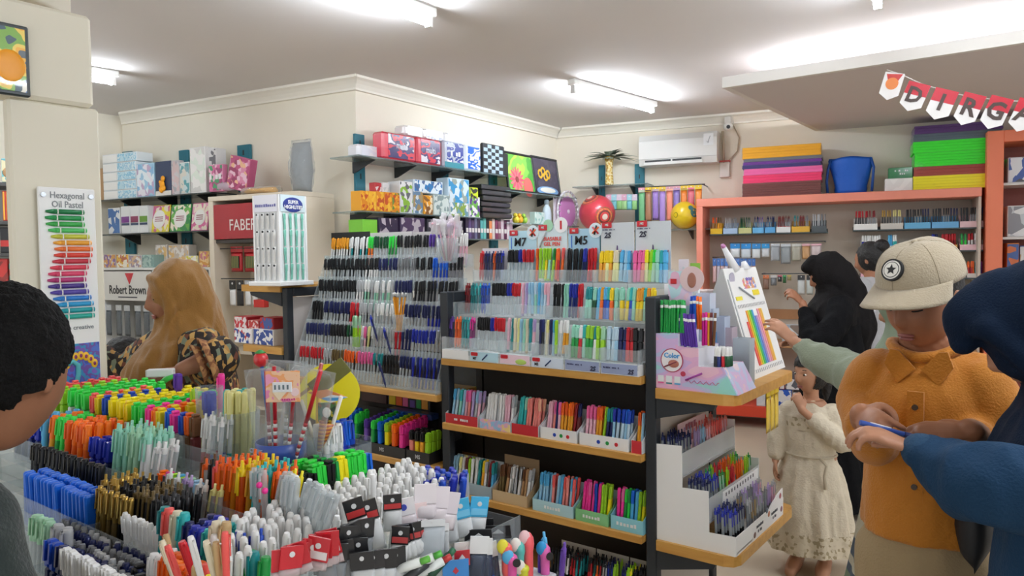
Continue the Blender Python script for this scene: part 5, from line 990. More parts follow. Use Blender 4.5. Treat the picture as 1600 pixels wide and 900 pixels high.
_, _, d2 = shelf(WD, 905, 361, 1110, 358, VD-.04, .30, 'glass shelf with two toy balls on the back wall', gl, nb=3)
u, _ = WD.hit(952, 270, VD+.1); zt = WD.hit(952, 245, VD+.1)[1]-d1
t = thing('gold_vase', 'gold dotted vase of dusty green leaves on the glass shelf', 'vase', WD.w(u, VD+.1, d1), WD.a); s = zt/.27
MB().lathe([(.034*s, 0), (.04*s, .02*s), (.036*s, .10*s), (.03*s, .16*s), (.038*s, .22*s), (.046*s, .27*s), (.038*s, .268*s)], 16).out('vase_body', prt(['c9a24a', 'e4cf8a', 'b48a3a', 'f0e4b0'], 60, 'voronoi', rough=.25), t)
random.seed(11)
for k in range(64):
    a = random.uniform(0, 2*pi); el = random.uniform(.15, 1.25); L = random.uniform(.12, .26)*s*1.1; dv = Vector((cos(a)*cos(el)*1.25, sin(a)*cos(el)*.6, sin(el)*.62)); b = Vector((0, 0, .26*s)); m = MB(); n = dv.cross(Vector((0, 0, 1))).normalized(); pts = []
    q = [b+dv*L*f+Vector((0, 0, -.10*L*f*f*3)) for f in (0, .35, .7, 1)]; wv = [.006, .026, .022, .002]
    vs = [x for p, w in zip(q, wv) for x in (p-n*w, p+n*w)]; m.add(vs, [(0, 1, 3, 2), (2, 3, 5, 4), (4, 5, 7, 6)]); m.out('leaf', mat(['7c8a78', '93a08c', '68756a', 'a6ac98'][k % 4], .7), t)
random.seed(7)
# packs hanging on a rail
uA, zA = WD.hit(998, 293, VD); uB, zB = WD.hit(1098, 290, VD); t = thing('hanging_rail', 'thin steel rail carrying long glittery packets', 'rail', WD.w(0, VD, zA), WD.a); MB().cyl((uA-.02, 0, 0), (uB+.02, 0, 0), .006, n=8).out('bar', mat('55585c', .4, .6), t)
for x in (uA, uB): MB().cyl((x, 0, 0), (x, -VD, 0), .005, n=6).out('arm', mat('55585c', .4, .6), t)
for k, (c1_, c2_, l) in enumerate((('6aae7a', 'pale green', 'green'), ('a8785a', 'brown', 'brown'), ('9a7ac8', 'lilac', 'purple'), ('a888d0', 'gold', 'purple and gold'), ('f09078', 'peach', 'salmon'), ('8a78c0', 'lilac', 'violet'), ('f08a3a', 'gold', 'orange and gold'), ('d86a7a', 'pink', 'rose pink'), ('f0923a', 'yellow', 'amber'))):
    ua = uA+(uB-uA)*k/9; w = (uB-uA)/9-.006; zb = WD.hit(1045, 350, VD)[1]
    packet(WD.w(ua+w/2, VD-.012-.006*(k % 2), zb+.02*(k % 3)), WD.a, w, zA-.005-zb-.02*(k % 3), .03, 'long %s glitter packet hanging on the rail' % l, 'packet', ['e8c22a', 'd89aa8'][k in (0, 4, 5)], mat(c1_, .25, coat=.5, bump=.4, bs=18), 'long packets on the rail', hh=.12, name='glitter_packet', patch=c2_)
for k in range(6):
    u, z = WD.hit(951+8*k, 305, VD+.02); packet(WD.w(u, VD+.03, WD.hit(950+8*k, 328, VD+.03)[1]), WD.a, .055, .15, .02, 'small green and pink card packet hanging between the balls, %s' % ['first', 'second', 'third', 'fourth', 'fifth', 'sixth'][k], 'packet', ['d8a8c0', '9ad0dc', 'd8c8d8'][k % 3], mat(['9ac88a', '6ab0b8', '8ac07a'][k % 3], .35), 'small packets between the balls', hh=.4, name='card_packet')
def ball_(px, py, r, v, col, lab, deco, zf=None):
    u, z = WD.hit(px, py, v); e = WD.w(u, v, z); d = (e-Vector((0, 0, CAMZ))).length; rr = r*d/FPX; e.z = (zf+rr) if zf else z; t = thing('toy_ball', lab, 'ball', e, WD.a); MB().ball((0, 0, 0), rr, 28, 20).out('shell', mat(col, .3, coat=.3), t); deco(t, rr); return t
def patchdisc(t, rr, az, el, r, c, lift=1.0):
    n = Vector((sin(az)*cos(el), -cos(az)*cos(el), sin(el))); m = MB(); q = n.to_track_quat('Z', 'Y')
    vs = [tuple(n*rr*1.004*lift)]; K = 16
    for i in range(K):
        a = 2*pi*i/K; d = (n*cos(r)+(q @ Vector((cos(a), sin(a), 0)))*sin(r)); vs.append(tuple(d*rr*1.004*lift))
    m.add(vs, [(0, 1+i, 1+(i+1) % K) for i in range(K)], 0, True); m.out('painted_disc', mat(c, .35), t)
def deco_red(t, rr):
    for az, el in ((-.5, 1.0), (.75, -.25)):
        for k, (r, c) in enumerate(((.55, '6a8a4a'), (.46, 'e0a050'), (.36, '6a4a3a'), (.28, 'd84a4a'), (.16, 'e8d8c8'))): patchdisc(t, rr, az, el, r, c, 1+.003*k)
def deco_yel(t, rr):
    for k, (az, el, r, c) in enumerate(((-.5, .0, .2, '8a7a20'), (-.5, 0, .15, 'e0c020'), (.95, .15, .35, '3a7a80'), (.7, .5, .2, '3a7a80'))): patchdisc(t, rr, az, el, r, c, 1+.003*k)
ball_(933, 335, 28, VD+.0, 'd0404e', 'large red toy ball with painted rings on the glass shelf', deco_red, d2)
ball_(1070, 347, 21, VD+.0, 'e2c022', 'yellow toy ball with teal marks on the glass shelf', deco_yel, d2)
# stationery boxes on the far side of the gondola, seen over the highlighters
GBk = Fr(0, GB-.26, 0)
for k, (x0, y0, x1, y1, c, l) in enumerate(((1053, 380, 1078, 470, ['e8c4cc', 'e8b8c8', 'f0dce0', 'd8a8b8'], 'pale pink fabric-print box'), (1079, 388, 1112, 470, ['d8cce4', 'dccfe8', 'e8d8e4', 'c8b8dc'], 'lilac wrapped box'))):
    carton(GBk, .0+.02*k, x0, y0, x1, y1, .1, l+' behind the pale highlighters', 'box', c, 'boxes on the far side of the gondola', z=1.076, seed=k, scale=22)
for k in range(3): u0, u1, z0, z1 = GBk.rect(1054, 370, 1112, 388, .03); tag(MB().rbox(0, u1-u0-.02*k, 0, .09, 0, .022, .004).out('folded_pouch', mat(['e8c8cc', 'e0d0e4', 'f0dcd8'][k], .6), loc=GBk.w(u0+.01*k, .02, 1.076 + (GBk.rect(1053, 380, 1078, 470, 0)[3]-GBk.rect(1053, 380, 1078, 470, 0)[2]) + .024*k)), 'folded pastel pouch on the wrapped boxes, %s' % ['lowest', 'middle', 'topmost'][k], 'pouch', 'folded pouches')
for k, (x0, x1, c1_, c2_) in enumerate(((1064, 1079, 'f0e4ea', 'c04a58'), (1082, 1097, '8ac03a', 'e8ecec'))):
    u0, u1, z0, z1 = GBk.rect(x0, 405+6*k, x1, 458, -.08); packet((u0+(u1-u0)/2, GB-.36, 1.30), 0, u1-u0, max(.1, z1-1.30), .02, ['white pen card with red print', 'lime green cutter card'][k]+' hanging over the pastel box', 'packet', c1_, mat(c2_, .35), 'cards over the pastel box', hh=.45, name='hanging_card')
# ================================================================ salmon wall cabinets
CF = -.42
sal = mat('f4967f', .5, var=.03, vs=3); org = mat('f08460', .5)
uL_, zT = WD.hit(1088, 311, CF); uR_, _ = WD.hit(1545, 300, CF); uI, zI = WD.hit(1098, 323, CF)
t = thing('salmon_cabinet', 'salmon pink open wall cabinet with pens and packets on its shelves', 'cabinet', WD.w(uL_, CF, 0), WD.a); L = uR_-uL_-.045; inn = mat('c9bfb0', .7)
MB().rbox(0, L, 0, .40, zI-.0, zT, .004).out('top_board', sal, t); MB().rbox(0, uI-uL_, 0, .40, 0, zI, .004).out('side_panel', sal, t); MB().rbox(L-.02, L, .02, .40, 0, zI, .002).out('side_panel', mat('cfc4b6', .6), t); MB().box(uI-uL_, L-.02, .38, .40, .0, zI).out('back_panel', inn, t)
zc = WD.hit(1230, 488, CF)[1]; zd = WD.hit(1215, 632, CF)[1]
MB().rbox(uI-uL_, L-.02, -.03, .38, .72, .755, .004).out('counter_board', mat('b88a60', .45), t)
MB().box(uI-uL_, L-.02, .36, .38, zc-.09, zc).out('wood_strip', mat('b5855c', .45), t)
MB().rbox(0, L, -.06, .38, .10, .20, .004).out('base_ledge', mat('d8482c', .5), t)
# right, taller orange unit
uO0, zO = WD.hit(1543, 205, CF-.02); uO1 = WD.hit(1568, 300, CF-.02)[0]
t2 = thing('orange_cabinet', 'tall orange cabinet at the edge of the picture', 'cabinet', WD.w(uO0, CF-.02, 0), WD.a)
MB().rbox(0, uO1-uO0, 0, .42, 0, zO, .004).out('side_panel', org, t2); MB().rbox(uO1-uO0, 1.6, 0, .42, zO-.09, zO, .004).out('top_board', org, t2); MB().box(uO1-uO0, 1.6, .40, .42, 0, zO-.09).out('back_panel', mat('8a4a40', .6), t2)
for y in (285, 370, 440): zz = WD.hit(1585, y, CF)[1]; MB().rbox(uO1-uO0, 1.6, .02, .40, zz-.02, zz, .002).out('shelf', mat('d8d4d0', .5), t2)
for k, (x0, y0, x1, y1, c, l) in enumerate(((1575, 242, 1620, 282, ['d8dce4', '3a5aa8', 'e4e6ea', '4a4a4e'], 'boxed radio on the orange cabinet top shelf'), (1574, 318, 1620, 367, ['e4e4e4', 'e8e8e8', 'c8ccd0', '8a8a90'], 'white appliance box in the orange cabinet'), (1573, 380, 1592, 440, ['d87a30', 'd0682a', '3a5a9a'], 'orange book set in the orange cabinet'), (1593, 384, 1615, 440, ['2a4a8a', 'c8a060', 'd8d4d0'], 'blue folder box in the orange cabinet'))):
    zz = WD.hit(1585, (285, 370, 440, 440)[k], CF)[1]; carton(WD, CF+.04, x0, y0, x1, y1, .2, l, 'box', c, 'boxes in the orange cabinet', z=zz, seed=k, scale=9)
# shelves in the salmon cabinet
def cshelf(x0, x1, y, lab, dep=.22, v=CF+.10): 
    u0, z = WD.hit(x0, y, v); u1, _ = WD.hit(x1, y, v); t = thing('cabinet_shelf', lab, 'shelf', WD.w(u0, v, z), WD.a, 'shelves in the salmon cabinet'); MB().rbox(0, u1-u0, 0, dep, -.012, 0, .002).out('shelf_board', mat('3f4a4c', .35), t); MB().box(0, u1-u0, dep-.006, dep, 0, .03).out('back_lip', mat('4a5456', .35), t); return z
s1 = cshelf(1108, 1293, 366, 'grey shelf of boxed pens, upper left in the salmon cabinet'); s2 = cshelf(1333, 1541, 359.5, 'grey shelf of boxed pens, upper right in the salmon cabinet')
s3 = cshelf(1344, 1541, 393, 'grey shelf of markers, middle right in the salmon cabinet'); s4 = cshelf(1344, 1541, 434, 'grey shelf of markers, lower right in the salmon cabinet')
def cbox(x0, x1, ys, z, front, kind, seq, lab, what, n, hf=.05, sc=1.0, rows=1, v=CF+.105):
    u0 = WD.hit(x0, ys, v)[0]; u1 = WD.hit(x1, ys, v)[0]
    dispbox(WD, u0, v, z, u1-u0-.004, .09, hf, hf+.03, hf+.05, mat(front, .5), mat(front, .45), lab, None, 'pen boxes in the salmon cabinet')
    pens(WD, u0+.008, u1-.010, v+.03, z+.005, n, kind, seq, what, 'in the '+lab.split(' in the ')[0], what+'s in the '+lab.split(' in the ')[0], 'pen', rows=rows, lean=6, scale=sc)
dk = ['charcoal|grey|charcoal', 'smoke|black|black', 'charcoal|black|navy']
for a in ((1110, 1129, 'e0b41e', 'slim', ['kraft|brown|orange', 'amber|brown|bronze'], 'first box, amber, on the left cabinet shelf', 6), (1130, 1153, 'a8c0dc', 'click', ['clear|grey|light grey', 'smoke|grey|grey'], 'second box, pale blue, on the left cabinet shelf', 6), (1154, 1175, 'c9c88a', 'click', ['dark green|green|dark green', 'smoke|dark green|dark green'], 'third box, olive, on the left cabinet shelf', 6), (1176, 1194, '6ab4e0', 'click', ['smoke|navy|navy', 'clear|purple|violet'], 'fourth box, sky blue, on the left cabinet shelf', 5), (1195, 1212, '5aa4d8', 'click', ['smoke|navy|navy', 'charcoal|navy|dark blue'], 'fifth box, blue, on the left cabinet shelf', 5), (1213, 1236, 'e8e8e6', 'click', ['maroon|red|dark red', 'smoke|red|maroon'], 'sixth box, white, on the left cabinet shelf', 7), (1237, 1266, 'e0b03a', 'click', ['smoke|dark green|teal', 'maroon|grey|dark red', 'smoke|grey|grey'], 'seventh box, yellow, on the left cabinet shelf', 8), (1268, 1292, '4a5256', 'slim', ['light grey|grey|silver', 'smoke|grey|grey'], 'eighth box, dark, on the left cabinet shelf', 7)):
    cbox(a[0], a[1], 355, s1, a[2], a[3], a[4], a[5], 'boxed pen', a[6])
for a in ((1334, 1372, 'ecece8', 'slim', ['charcoal|grey|red', 'smoke|grey|dark red'], 'first box, white, on the right cabinet shelf', 9), (1376, 1412, 'd0ccc4', 'slim', ['charcoal|gold|gold', 'smoke|grey|pale yellow'], 'second box, oval printed, on the right cabinet shelf', 8), (1413, 1455, '6ab8e4', 'slim', dk, 'third box, sky blue, on the right cabinet shelf', 10), (1456, 1499, '6ab0e0', 'slim', dk, 'fourth box, blue, on the right cabinet shelf', 10), (1500, 1540, 'e4c0c4', 'slim', dk, 'fifth box, pink, on the right cabinet shelf', 10)):
    cbox(a[0], a[1], 348, s2, a[2], a[3], a[4], a[5], 'boxed slim pen', a[6], sc=1.05)
for a in ((1345, 1379, 'e8e8e6', 'marker', ['royal blue|white#blue', 'navy|white#navy', 'yellow|white#yellow', 'amber|white#amber'], 'white box of tubes, middle cabinet shelf', 8), (1386, 1404, 'dce8ec', 'marker', ['sky blue|sky blue', 'turquoise|white'], 'pale box of sky blue tubes, middle cabinet shelf', 4), (1455, 1468, 'c8ccd4', 'marker', ['royal blue|royal blue', 'navy|navy'], 'grey box of blue markers, middle cabinet shelf', 4), (1469, 1497, 'd89a50', 'marker', ['red|red', 'dark red|red'], 'tan box of red markers, middle cabinet shelf', 6), (1500, 1541, 'f0c4cc', 'marker', ['neon green|green', 'white|red', 'light grey|white', 'white|kraft'], 'pink box of mixed markers, middle cabinet shelf', 7)):
    cbox(a[0], a[1], 383, s3, a[2], a[3], a[4], a[5], 'felt marker', a[6], hf=.045, sc=.95)
for a in ((1345, 1362, 'e8b4c4', 'hilite', ['lilac|light blue', 'sky blue|light blue'], 'pink box of pale markers, lower cabinet shelf', 4), (1363, 1386, 'e8b4c4', 'hilite', ['black|white', 'pink|pale pink', 'amber|yellow', 'coral|pink'], 'pink box of bright markers, lower cabinet shelf', 5), (1486, 1510, 'e4d8d4', 'hilite', ['pale green|mint', 'mint|white', 'lime|lime'], 'cream box of green markers, lower cabinet shelf', 5), (1511, 1541, 'e4dcd8', 'hilite', ['red|orange', 'orange|orange', 'teal|teal', 'blue|bright blue', 'magenta|magenta'], 'cream box of bright markers, lower cabinet shelf', 7)):
    cbox(a[0], a[1], 424, s4, a[2], a[3], a[4], a[5], 'chunky marker', a[6], hf=.035, sc=(1.2, 1, 1.1))
carton(WD, CF+.16, 1498, 446, 1541, 490, .12, 'green and blue activity book below the marker shelves', 'book', ['2a8a5a', '3a9a6a', '2a6ac8', 'e8d83a', '2a8ac0'], z=.76, scale=8, name='activity_book', seed=3); carton(WD, CF+.16, 1384, 470, 1418, 500, .12, 'green and yellow book low in the cabinet behind the cap', 'book', ['2f9a5a', '2f9a5a', '2a7ad0', 'e8c83a'], z=.76, scale=8, name='activity_book', seed=1)
# hanging packets under the left shelf
g5 = 'packets hanging in the salmon cabinet'; HV = CF+.10
for rr, (yr, xs) in enumerate(((380, (1140, 1290)), (402, (1113, 1182)), (428, (1190, 1290)))):
    a = WD.hit(xs[0], yr, HV); b = WD.hit(xs[1], yr, HV); t = thing('hanging_rail', 'thin rail for packets in the cabinet, %s' % ['upper', 'lower left', 'lower right'][rr], 'rail', WD.w(a[0], HV, a[1]), WD.a, 'rails in the salmon cabinet'); MB().cyl((0, 0, .002), (b[0]-a[0], 0, .002), .005, n=6).out('bar', mat('4a4e52', .4), t); MB().box(0, .01, .005, .26, -.005, .005).out('arm', mat('4a4e52', .4), t); MB().box(b[0]-a[0]-.01, b[0]-a[0], .005, .26, -.005, .005).out('arm', mat('4a4e52', .4), t)
for k, (x0, x1, y1, hd, bg, l) in enumerate(((1141, 1157, 403, '2a8ad0', 'dfe4e6', 'blue-headed white'), (1158, 1174, 404, '2a90d8', 'd0d8e0', 'sky-headed pale'), (1175, 1189, 404, '2a8ad0', 'dfe4e6', 'blue-headed grey'), (1190, 1203, 402, '2a98d8', 'd8dce0', 'cyan-headed white'), (1204, 1219, 408, 'c8ccd0', 'b8bec4', 'silver foil'), (1220, 1236, 412, 'c8ccd0', 'a8b0b4', 'wrinkled silver'), (1237, 1252, 408, 'd0d0c8', 'c8c4b4', 'pale gold foil'), (1253, 1266, 405, 'e4b0b8', 'c89a6a', 'pink and tan'), (1267, 1284, 400, 'e8b4c0', 'd8c8c8', 'pale pink'))):
    ua, ub, zb, zt = WD.rect(x0, 380, x1, y1, HV); packet(WD.w((ua+ub)/2, HV-.012, zb), WD.a, ub-ua-.004, zt-zb-.004, .03, l+' packet hanging on the upper cabinet rail', 'packet', hd, clear(.75, bg, .2) if 3 < k < 7 else mat(bg, .35, coat=.4, bump=.3, bs=20), g5, hh=.34 if k < 4 else .15, inner=None, name='hanging_packet')
for k in range(11):
    x = 1114+6.1*k; ua, ub, zb, zt = WD.rect(x, 403, x+5.4, 442, HV); packet(WD.w((ua+ub)/2, HV-.008, zb), WD.a, ub-ua, zt-zb-.004, .012, 'slim blue-topped brush card on the lower left cabinet rail', 'packet', '4a78c0', mat(['d8b4b4', 'c8c0cc'][k % 2], .4), 'brush cards in the salmon cabinet', hh=.3, name='brush_card')
for k, (x0, x1, y1, hd, bg, l) in enumerate(((1192, 1202, 452, 'd0784a', '8a6a5a', 'orange and brown'), (1204, 1214, 446, 'd0d0d0', '7a7c80', 'white and grey'), (1215, 1222, 440, 'c86a7a', '3a3a3c', 'rose and black'), (1223, 1229, 442, '3a9a5a', '2a6a3a', 'green'), (1230, 1237, 438, 'd8c06a', 'a89a6a', 'yellowish'), (1246, 1258, 460, '3a3c3e', 'd4d8d6', 'black-headed white'), (1260, 1271, 460, '3a3c3e', 'c8d0cc', 'black-headed grey'), (1273, 1284, 460, '4a4c50', 'c0c4c4', 'charcoal-headed pale'))):
    ua, ub, zb, zt = WD.rect(x0, 429, x1, y1, HV); packet(WD.w((ua+ub)/2, HV-.012, zb), WD.a, ub-ua-.004, zt-zb-.004, .03, l+' packet hanging on the lower right cabinet rail', 'packet', hd, mat(bg, .35, coat=.3), g5, hh=.25, name='hanging_packet')
carton(WD, CF+.04, 1222, 458, 1268, 487, .02, 'clear folder pack standing on the cabinet counter', 'folder', ['b8c4cc', 'a8b8c4', '8a7a70', 'd0d8dc'], z=.758, seed=2, scale=6)
# low goods near the red ledge: packets in a low bin
for k, (x0, y0, x1, y1, c) in enumerate(((1182, 606, 1196, 640, 'd8d8dc'), (1197, 608, 1209, 640, 'c0303a'), (1211, 612, 1237, 640, '2a5ac0'), (1239, 614, 1252, 640, '2a2a30'), (1180, 575, 1200, 604, 'c8a030'), (1202, 578, 1226, 606, 'b84a5a'), (1228, 580, 1250, 606, '5a5a62'))):
    carton(WD, CF-.05, x0, y0, x1, y1, .1, '%s goods pack on the red ledge past the end shelf, %s' % (['silver', 'red', 'blue', 'black', 'mustard', 'rose', 'grey'][k], 'lower row' if k < 4 else 'upper row'), 'pack', [c, c, 'e4e0e0'], 'packs on the red ledge', z=.20 if k < 4 else .36, seed=k, scale=10, name='goods_pack')
# ---------------------------------------------------------------- on top of the salmon cabinet
def bundle(x0, x1, rows, lab, grp, v, d):
    zb = zT
    for k, (y0, y1, c, nm) in enumerate(rows):
        u0, u1, z0, z1 = WD.rect(x0, y0, x1, y1, v); h = (z1-z0)*1.0; t = thing('foam_sheet_bundle', '%s bundle of foam sheets in the %s' % (nm, lab), 'foam sheets', WD.w(u0+.006*((k*7) % 3-1), v+.004*((k*5) % 3), zb), WD.a, grp)
        n = max(2, int(h/.02)); w = u1-u0
        for j in range(n): MB().box(.002*((j*3) % 2), w-.002*((j*5) % 3), .002*(j % 2), d-.003, h*j/n+.0006, h*(j+1)/n-.0006).out('foam_sheet', mat(c, .55), t)
        MB().rbox(-.004, w+.004, -.006, d, .0008, h-.0008, .004).out('plastic_wrap', clear(.02, 'f4f6f8', .05), t); zb += h
bundle(1161, 1284, [(283, 305, '7a3a34', 'brown'), (270, 283, 'ff2f70', 'hot pink'), (260, 270, 'ff6ab0', 'light pink'), (254, 260, '3a2a78', 'indigo'), (249, 254, '7a2aa0', 'purple'), (244, 249, '7a7a80', 'grey'), (226, 244, 'ffb400', 'amber')], 'left foam stack on the salmon cabinet', 'foam sheets in the left stack', CF+.06, .30)
bundle(1428, 1566, [(277, 299, 'fff000', 'bright yellow'), (262, 277, 'a83a2a', 'rust red'), (240, 262, '2cf018', 'lower neon green'), (222, 240, '30f41c', 'upper neon green'), (210, 222, '5a6a78', 'blue grey'), (197, 210, '5a2a7a', 'violet')], 'right foam stack by the orange cabinet', 'foam sheets in the right stack', CF+.06, .30)
u, _ = WD.hit(1329, 280, CF+.15); zt = WD.hit(1329, 246, CF+.15)[1]-zT; wb = WD.rect(1296, 246, 1366, 300, CF+.15); wB = (wb[1]-wb[0])/2
t = thing('blue_bag', 'bright blue fabric bucket bag with hanging straps on the salmon cabinet', 'bag', WD.w(u, CF+.2, zT), WD.a); m = MB()
K = 28; prof = [(.70, 0), (.74, .12), (.72, .2), (.82, .45), (.95, .75), (1.0, .93), (.96, 1.0), (.90, .96)]
vs = []; 
for r, z in prof:
    for i in range(K): a = 2*pi*i/K; q = r*wB*(1+.04*sin(a*5+z*4)); vs.append((q*cos(a), .55*q*sin(a), z*zt+.006*sin(a*3)*z))
fs = [(j*K+i, j*K+(i+1) % K, (j+1)*K+(i+1) % K, (j+1)*K+i) for j in range(len(prof)-1) for i in range(K)] + [tuple(range(K))[::-1], tuple((len(prof)-1)*K+i for i in range(K))]
m.add(vs, fs, 0, True); m.out('bag_body', mat('1560c8', .55, bump=.4, bs=22), t)
for s, x1 in ((-1, -1.08), (1, .98)): MB().tube([(s*wB*.9, -.05, zt*.95), (s*wB*1.02, -.06, zt*.7), (x1*wB, -.06, zt*.35), (x1*wB*.96, -.05, zt*.05)], .012, 6).out('strap', mat('1a4f9e', .6), t)
carton(WD, CF+.06, 1383, 281, 1426, 301, .12, 'white soft pack under the green box on the salmon cabinet', 'pack', ['e6e4e0', 'e6e4e0', 'f0eeea'], z=zT, scale=9); h_ = WD.rect(1383, 281, 1426, 301, CF+.06); carton(WD, CF+.08, 1388, 263, 1426, 280, .08, 'green box with white print on the white soft pack', 'box', '2a7a46', z=zT+h_[3]-h_[2], txt='~Wallplus\npaper', ts=.3)
# ================================================================ pennant banner under the dropped ceiling edge
BN = Fr(0, 4.76, 0)
pts = [(1386, 109), (1412, 118), (1440, 131), (1463, 138), (1490, 146), (1512, 150), (1538, 154), (1560, 156), (1585, 158), (1640, 158)]
P3d = [BN.w(*(lambda h: (h[0], 0, h[1]))(BN.hit(x, y, 0))) for x, y in pts]
t = thing('pennant_banner', 'string of red and white letter pennants under the dropped ceiling edge', 'banner', P3d[0]); MB().tube([p-P3d[0] for p in P3d], .003, 6).out('string', mat('d8d4d0', .6), t)
let = ['', 'D', 'I', 'R', 'G', 'A']; xs = [(1384, 1416), (1421, 1458), (1463, 1502), (1508, 1545), (1550, 1588), (1594, 1634)]; ys = [(112, 152), (126, 168), (136, 181), (143, 190), (148, 196), (152, 200)]
for k in range(6):
    a = BN.hit(xs[k][0], ys[k][0], 0); b = BN.hit(xs[k][1], ys[k][0]+5*(k > 0)+(4 if k == 0 else 4), 0); w = b[0]-a[0]; h = (BN.hit(xs[k][0], ys[k][0], 0)[1]-BN.hit(xs[k][0], ys[k][1], 0)[1])
    ang = math.atan2(b[1]-a[1], w); T = Matrix.Translation(BN.w(a[0], -.004, a[1])-P3d[0]) @ Matrix.Rotation(-ang, 4, 'Y')
    MB().prism([(0, 0), (w, 0), (w, -h*.84), (w/2, -h*1.06), (0, -h*.84)], 0, .002, 'y', T=T).out('pennant', mat('efecea', .5), t)
    if k: MB().box(0, w, -.0012, 0, -h*.45, 0, T=T).out('red_half', mat('c8283a', .5), t); o = text(let[k], t, T @ Vector((w*.48, -.003, -h*.48)), h*.78, mat('4a3a34', .5), bold=.03, sx=.95); o.rotation_euler = (pi/2, -ang, 0)
    else: MB().prism([(w*.1, -h*.08), (w*.9, -h*.02), (w*.7, -h*.4), (w*.3, -h*.4)], -.0012, 0, 'y', T=T).out('red_half', mat('c8403a', .5), t); MB().cyl(T @ Vector((w*.5, -.0015, -h*.42)), T @ Vector((w*.5, 0, -h*.42)), w*.32, n=20).out('orange_emblem', mat('e88a4a', .5), t)
# ================================================================ the near island: stepped clear trays full of markers
I1 = Fr(0, 0, 0); I2 = Fr(0, 0, pi/2)
YC, YB, YA, YT = .55, .665, .82, .95          # front planes of the tiers facing the camera
XC, XB, XA, XT = -.96, -1.09, -1.22, -1.345     # planes of the tiers facing right
HC, HB, HA, HT_ = .905, .945, .985, 1.035       # tray floors
XW, YE = -2.54, 1.32
t = thing('island_counter', 'white stepped counter island with clear trays in the foreground', 'counter')
im = mat('cfcac2', .5)
MB().rbox(XW, XC+.02, YC-.02, YE, .10, HC-.004, .006).out('base_cabinet', mat('d8d2c6', .5), t); MB().rbox(XW+.05, XC-.03, YC+.03, YE-.05, 0, .10, .004).out('plinth', mat('3a3835', .6), t)
for (x1, y0, z0, z1, ye) in ((XB, YB, HC-.004, HB-.004, 1.27), (XA, YA, HB-.004, HA-.004, 1.125), (XT, YT, HA-.004, HT_-.004, 1.125)): MB().rbox(XW, x1, y0, ye, z0, z1, .003).out('step', im, t)
ta = clear(.06, 'd6dee2', .1)
def trays(nm, y, x, z, h, dy, ncol, YE):
    m = MB(); m.box(XW, x, y, y+.003, z, z+h); m.box(XW, x, y+dy-.003, y+dy, z, z+h*1.2)
    for i in range(ncol+1): xx = XW+(x-XW-.002)*i/ncol; m.box(xx, xx+.002, y+.003, y+dy-.003, z, z+h)
    m.out('front_tray', ta, t)
    m = MB(); m.box(x-.003, x, y+.003, YE-.02, z, z+h); n2 = 5
    for i in range(n2+1): yy = y+dy+(YE-.04-y-dy)*i/n2; m.box(x-dy+.003, x-.003, yy, yy+.002, z, z+h)
    m.out('side_tray', ta, t)
trays('c', YC, XC, HC, .075, .108, 8, 1.32); trays('b', YB, XB, HB, .075, .125, 9, 1.27); trays('a', YA, XA, HA, .075, .125, 9, 1.125); trays('t', YT, XT, HT_, .07, .27, 9, 1.125)
MB().rbox(I1.hit(123, 735, YA)[0], I1.hit(138, 735, YA)[0], YA-.003, YA-.001, HA+.03, HA+.058, .001).out('price_sticker', mat('e4e4e0', .6), t)
MB().rbox(-1.215, -1.213, I2.hit(524, 763, 1.217)[0], I2.hit(545, 760, 1.217)[0], HA+.035, HA+.055, .0005).out('price_sticker', mat('f0e8ec', .6), t)
def prow(px0, px1, py, y, z, n, kind, seq, what, where, rows=1, dv=.028, cat='marker', face=1, **k):
    """row on the camera face (face=1) or right face (face=2) between two pixels"""
    fr, v = (I1, y) if face == 1 else (I2, -y)
    u0 = fr.hit(px0, py if not isinstance(py, tuple) else py[0], v+.015)[0]; u1 = fr.hit(px1, py if not isinstance(py, tuple) else py[1], v+.015)[0]
    pens(fr, u0, u1, v+.022, z, n, kind, seq, what, where, what+'s '+where, cat, rows=rows, dv=dv, **k)
# ---- top tier: neon highlighters in rows going back
H_ = dict(kind='hilite', scale=(1.45, .95, 1.2), lean=2, hj=.003, jit=.001)
def neon(px0, px1, py, n, seq, nm, rows, dv=.036): prow(px0, px1, py, YT, HT_, n, 'hilite', seq, 'highlighter', 'in the island top tier, '+nm, rows, dv, 'highlighter', scale=(1.4, .95, 1.22), lean=2, hj=.003, jit=.001)
neon(72, 100, 632, 3, ['pale green|coral', 'lime|coral', 'lime|lime'], 'coral and lime rows', 6)
neon(101, 137, 632, 3, ['white|neon green', 'light grey|neon green', 'mint|neon green'], 'neon green rows', 7)
neon(138, 166, 636, 3, ['bright yellow|coral', 'sky blue|yellow', 'lime|blue'], 'mixed rows beside the yellow ones', 5)
neon(167, 203, 640, 3, ['white|bright yellow', 'bright yellow|bright yellow', 'white|yellow'], 'yellow rows', 7)
neon(204, 221, 645, 2, ['neon green|neon green', 'green|neon green'], 'narrow green row', 7)
neon(222, 236, 646, 1, ['hot pink|hot pink'], 'single pink row', 6)
neon(237, 252, 650, 2, ['orange|bright orange', 'yellow|yellow'], 'orange and yellow rows', 6)
neon(253, 287, 655, 3, ['light grey|bright blue', 'light grey|hot pink', 'light grey|blue'], 'blue and pink front row', 1)
neon(288, 303, 655, 2, ['brown|orange', 'maroon|brown'], 'brown pair', 1)
prow(304, 338, 665, YT, HT_, 4, 'click', ['white|red|white', 'clear|royal blue|white', 'clear|teal|white'], 'white click pen', 'in the island top tier', 2, cat='pen')
one('wide', 'purple|purple', 'marker', 'dark purple marker standing tall behind the neon rows', 'marker', None, I1.w(I1.hit(288, 620, YT+.22)[0], YT+.20, HT_+.05), (0, .05, 0), (1, 1, 1.1))
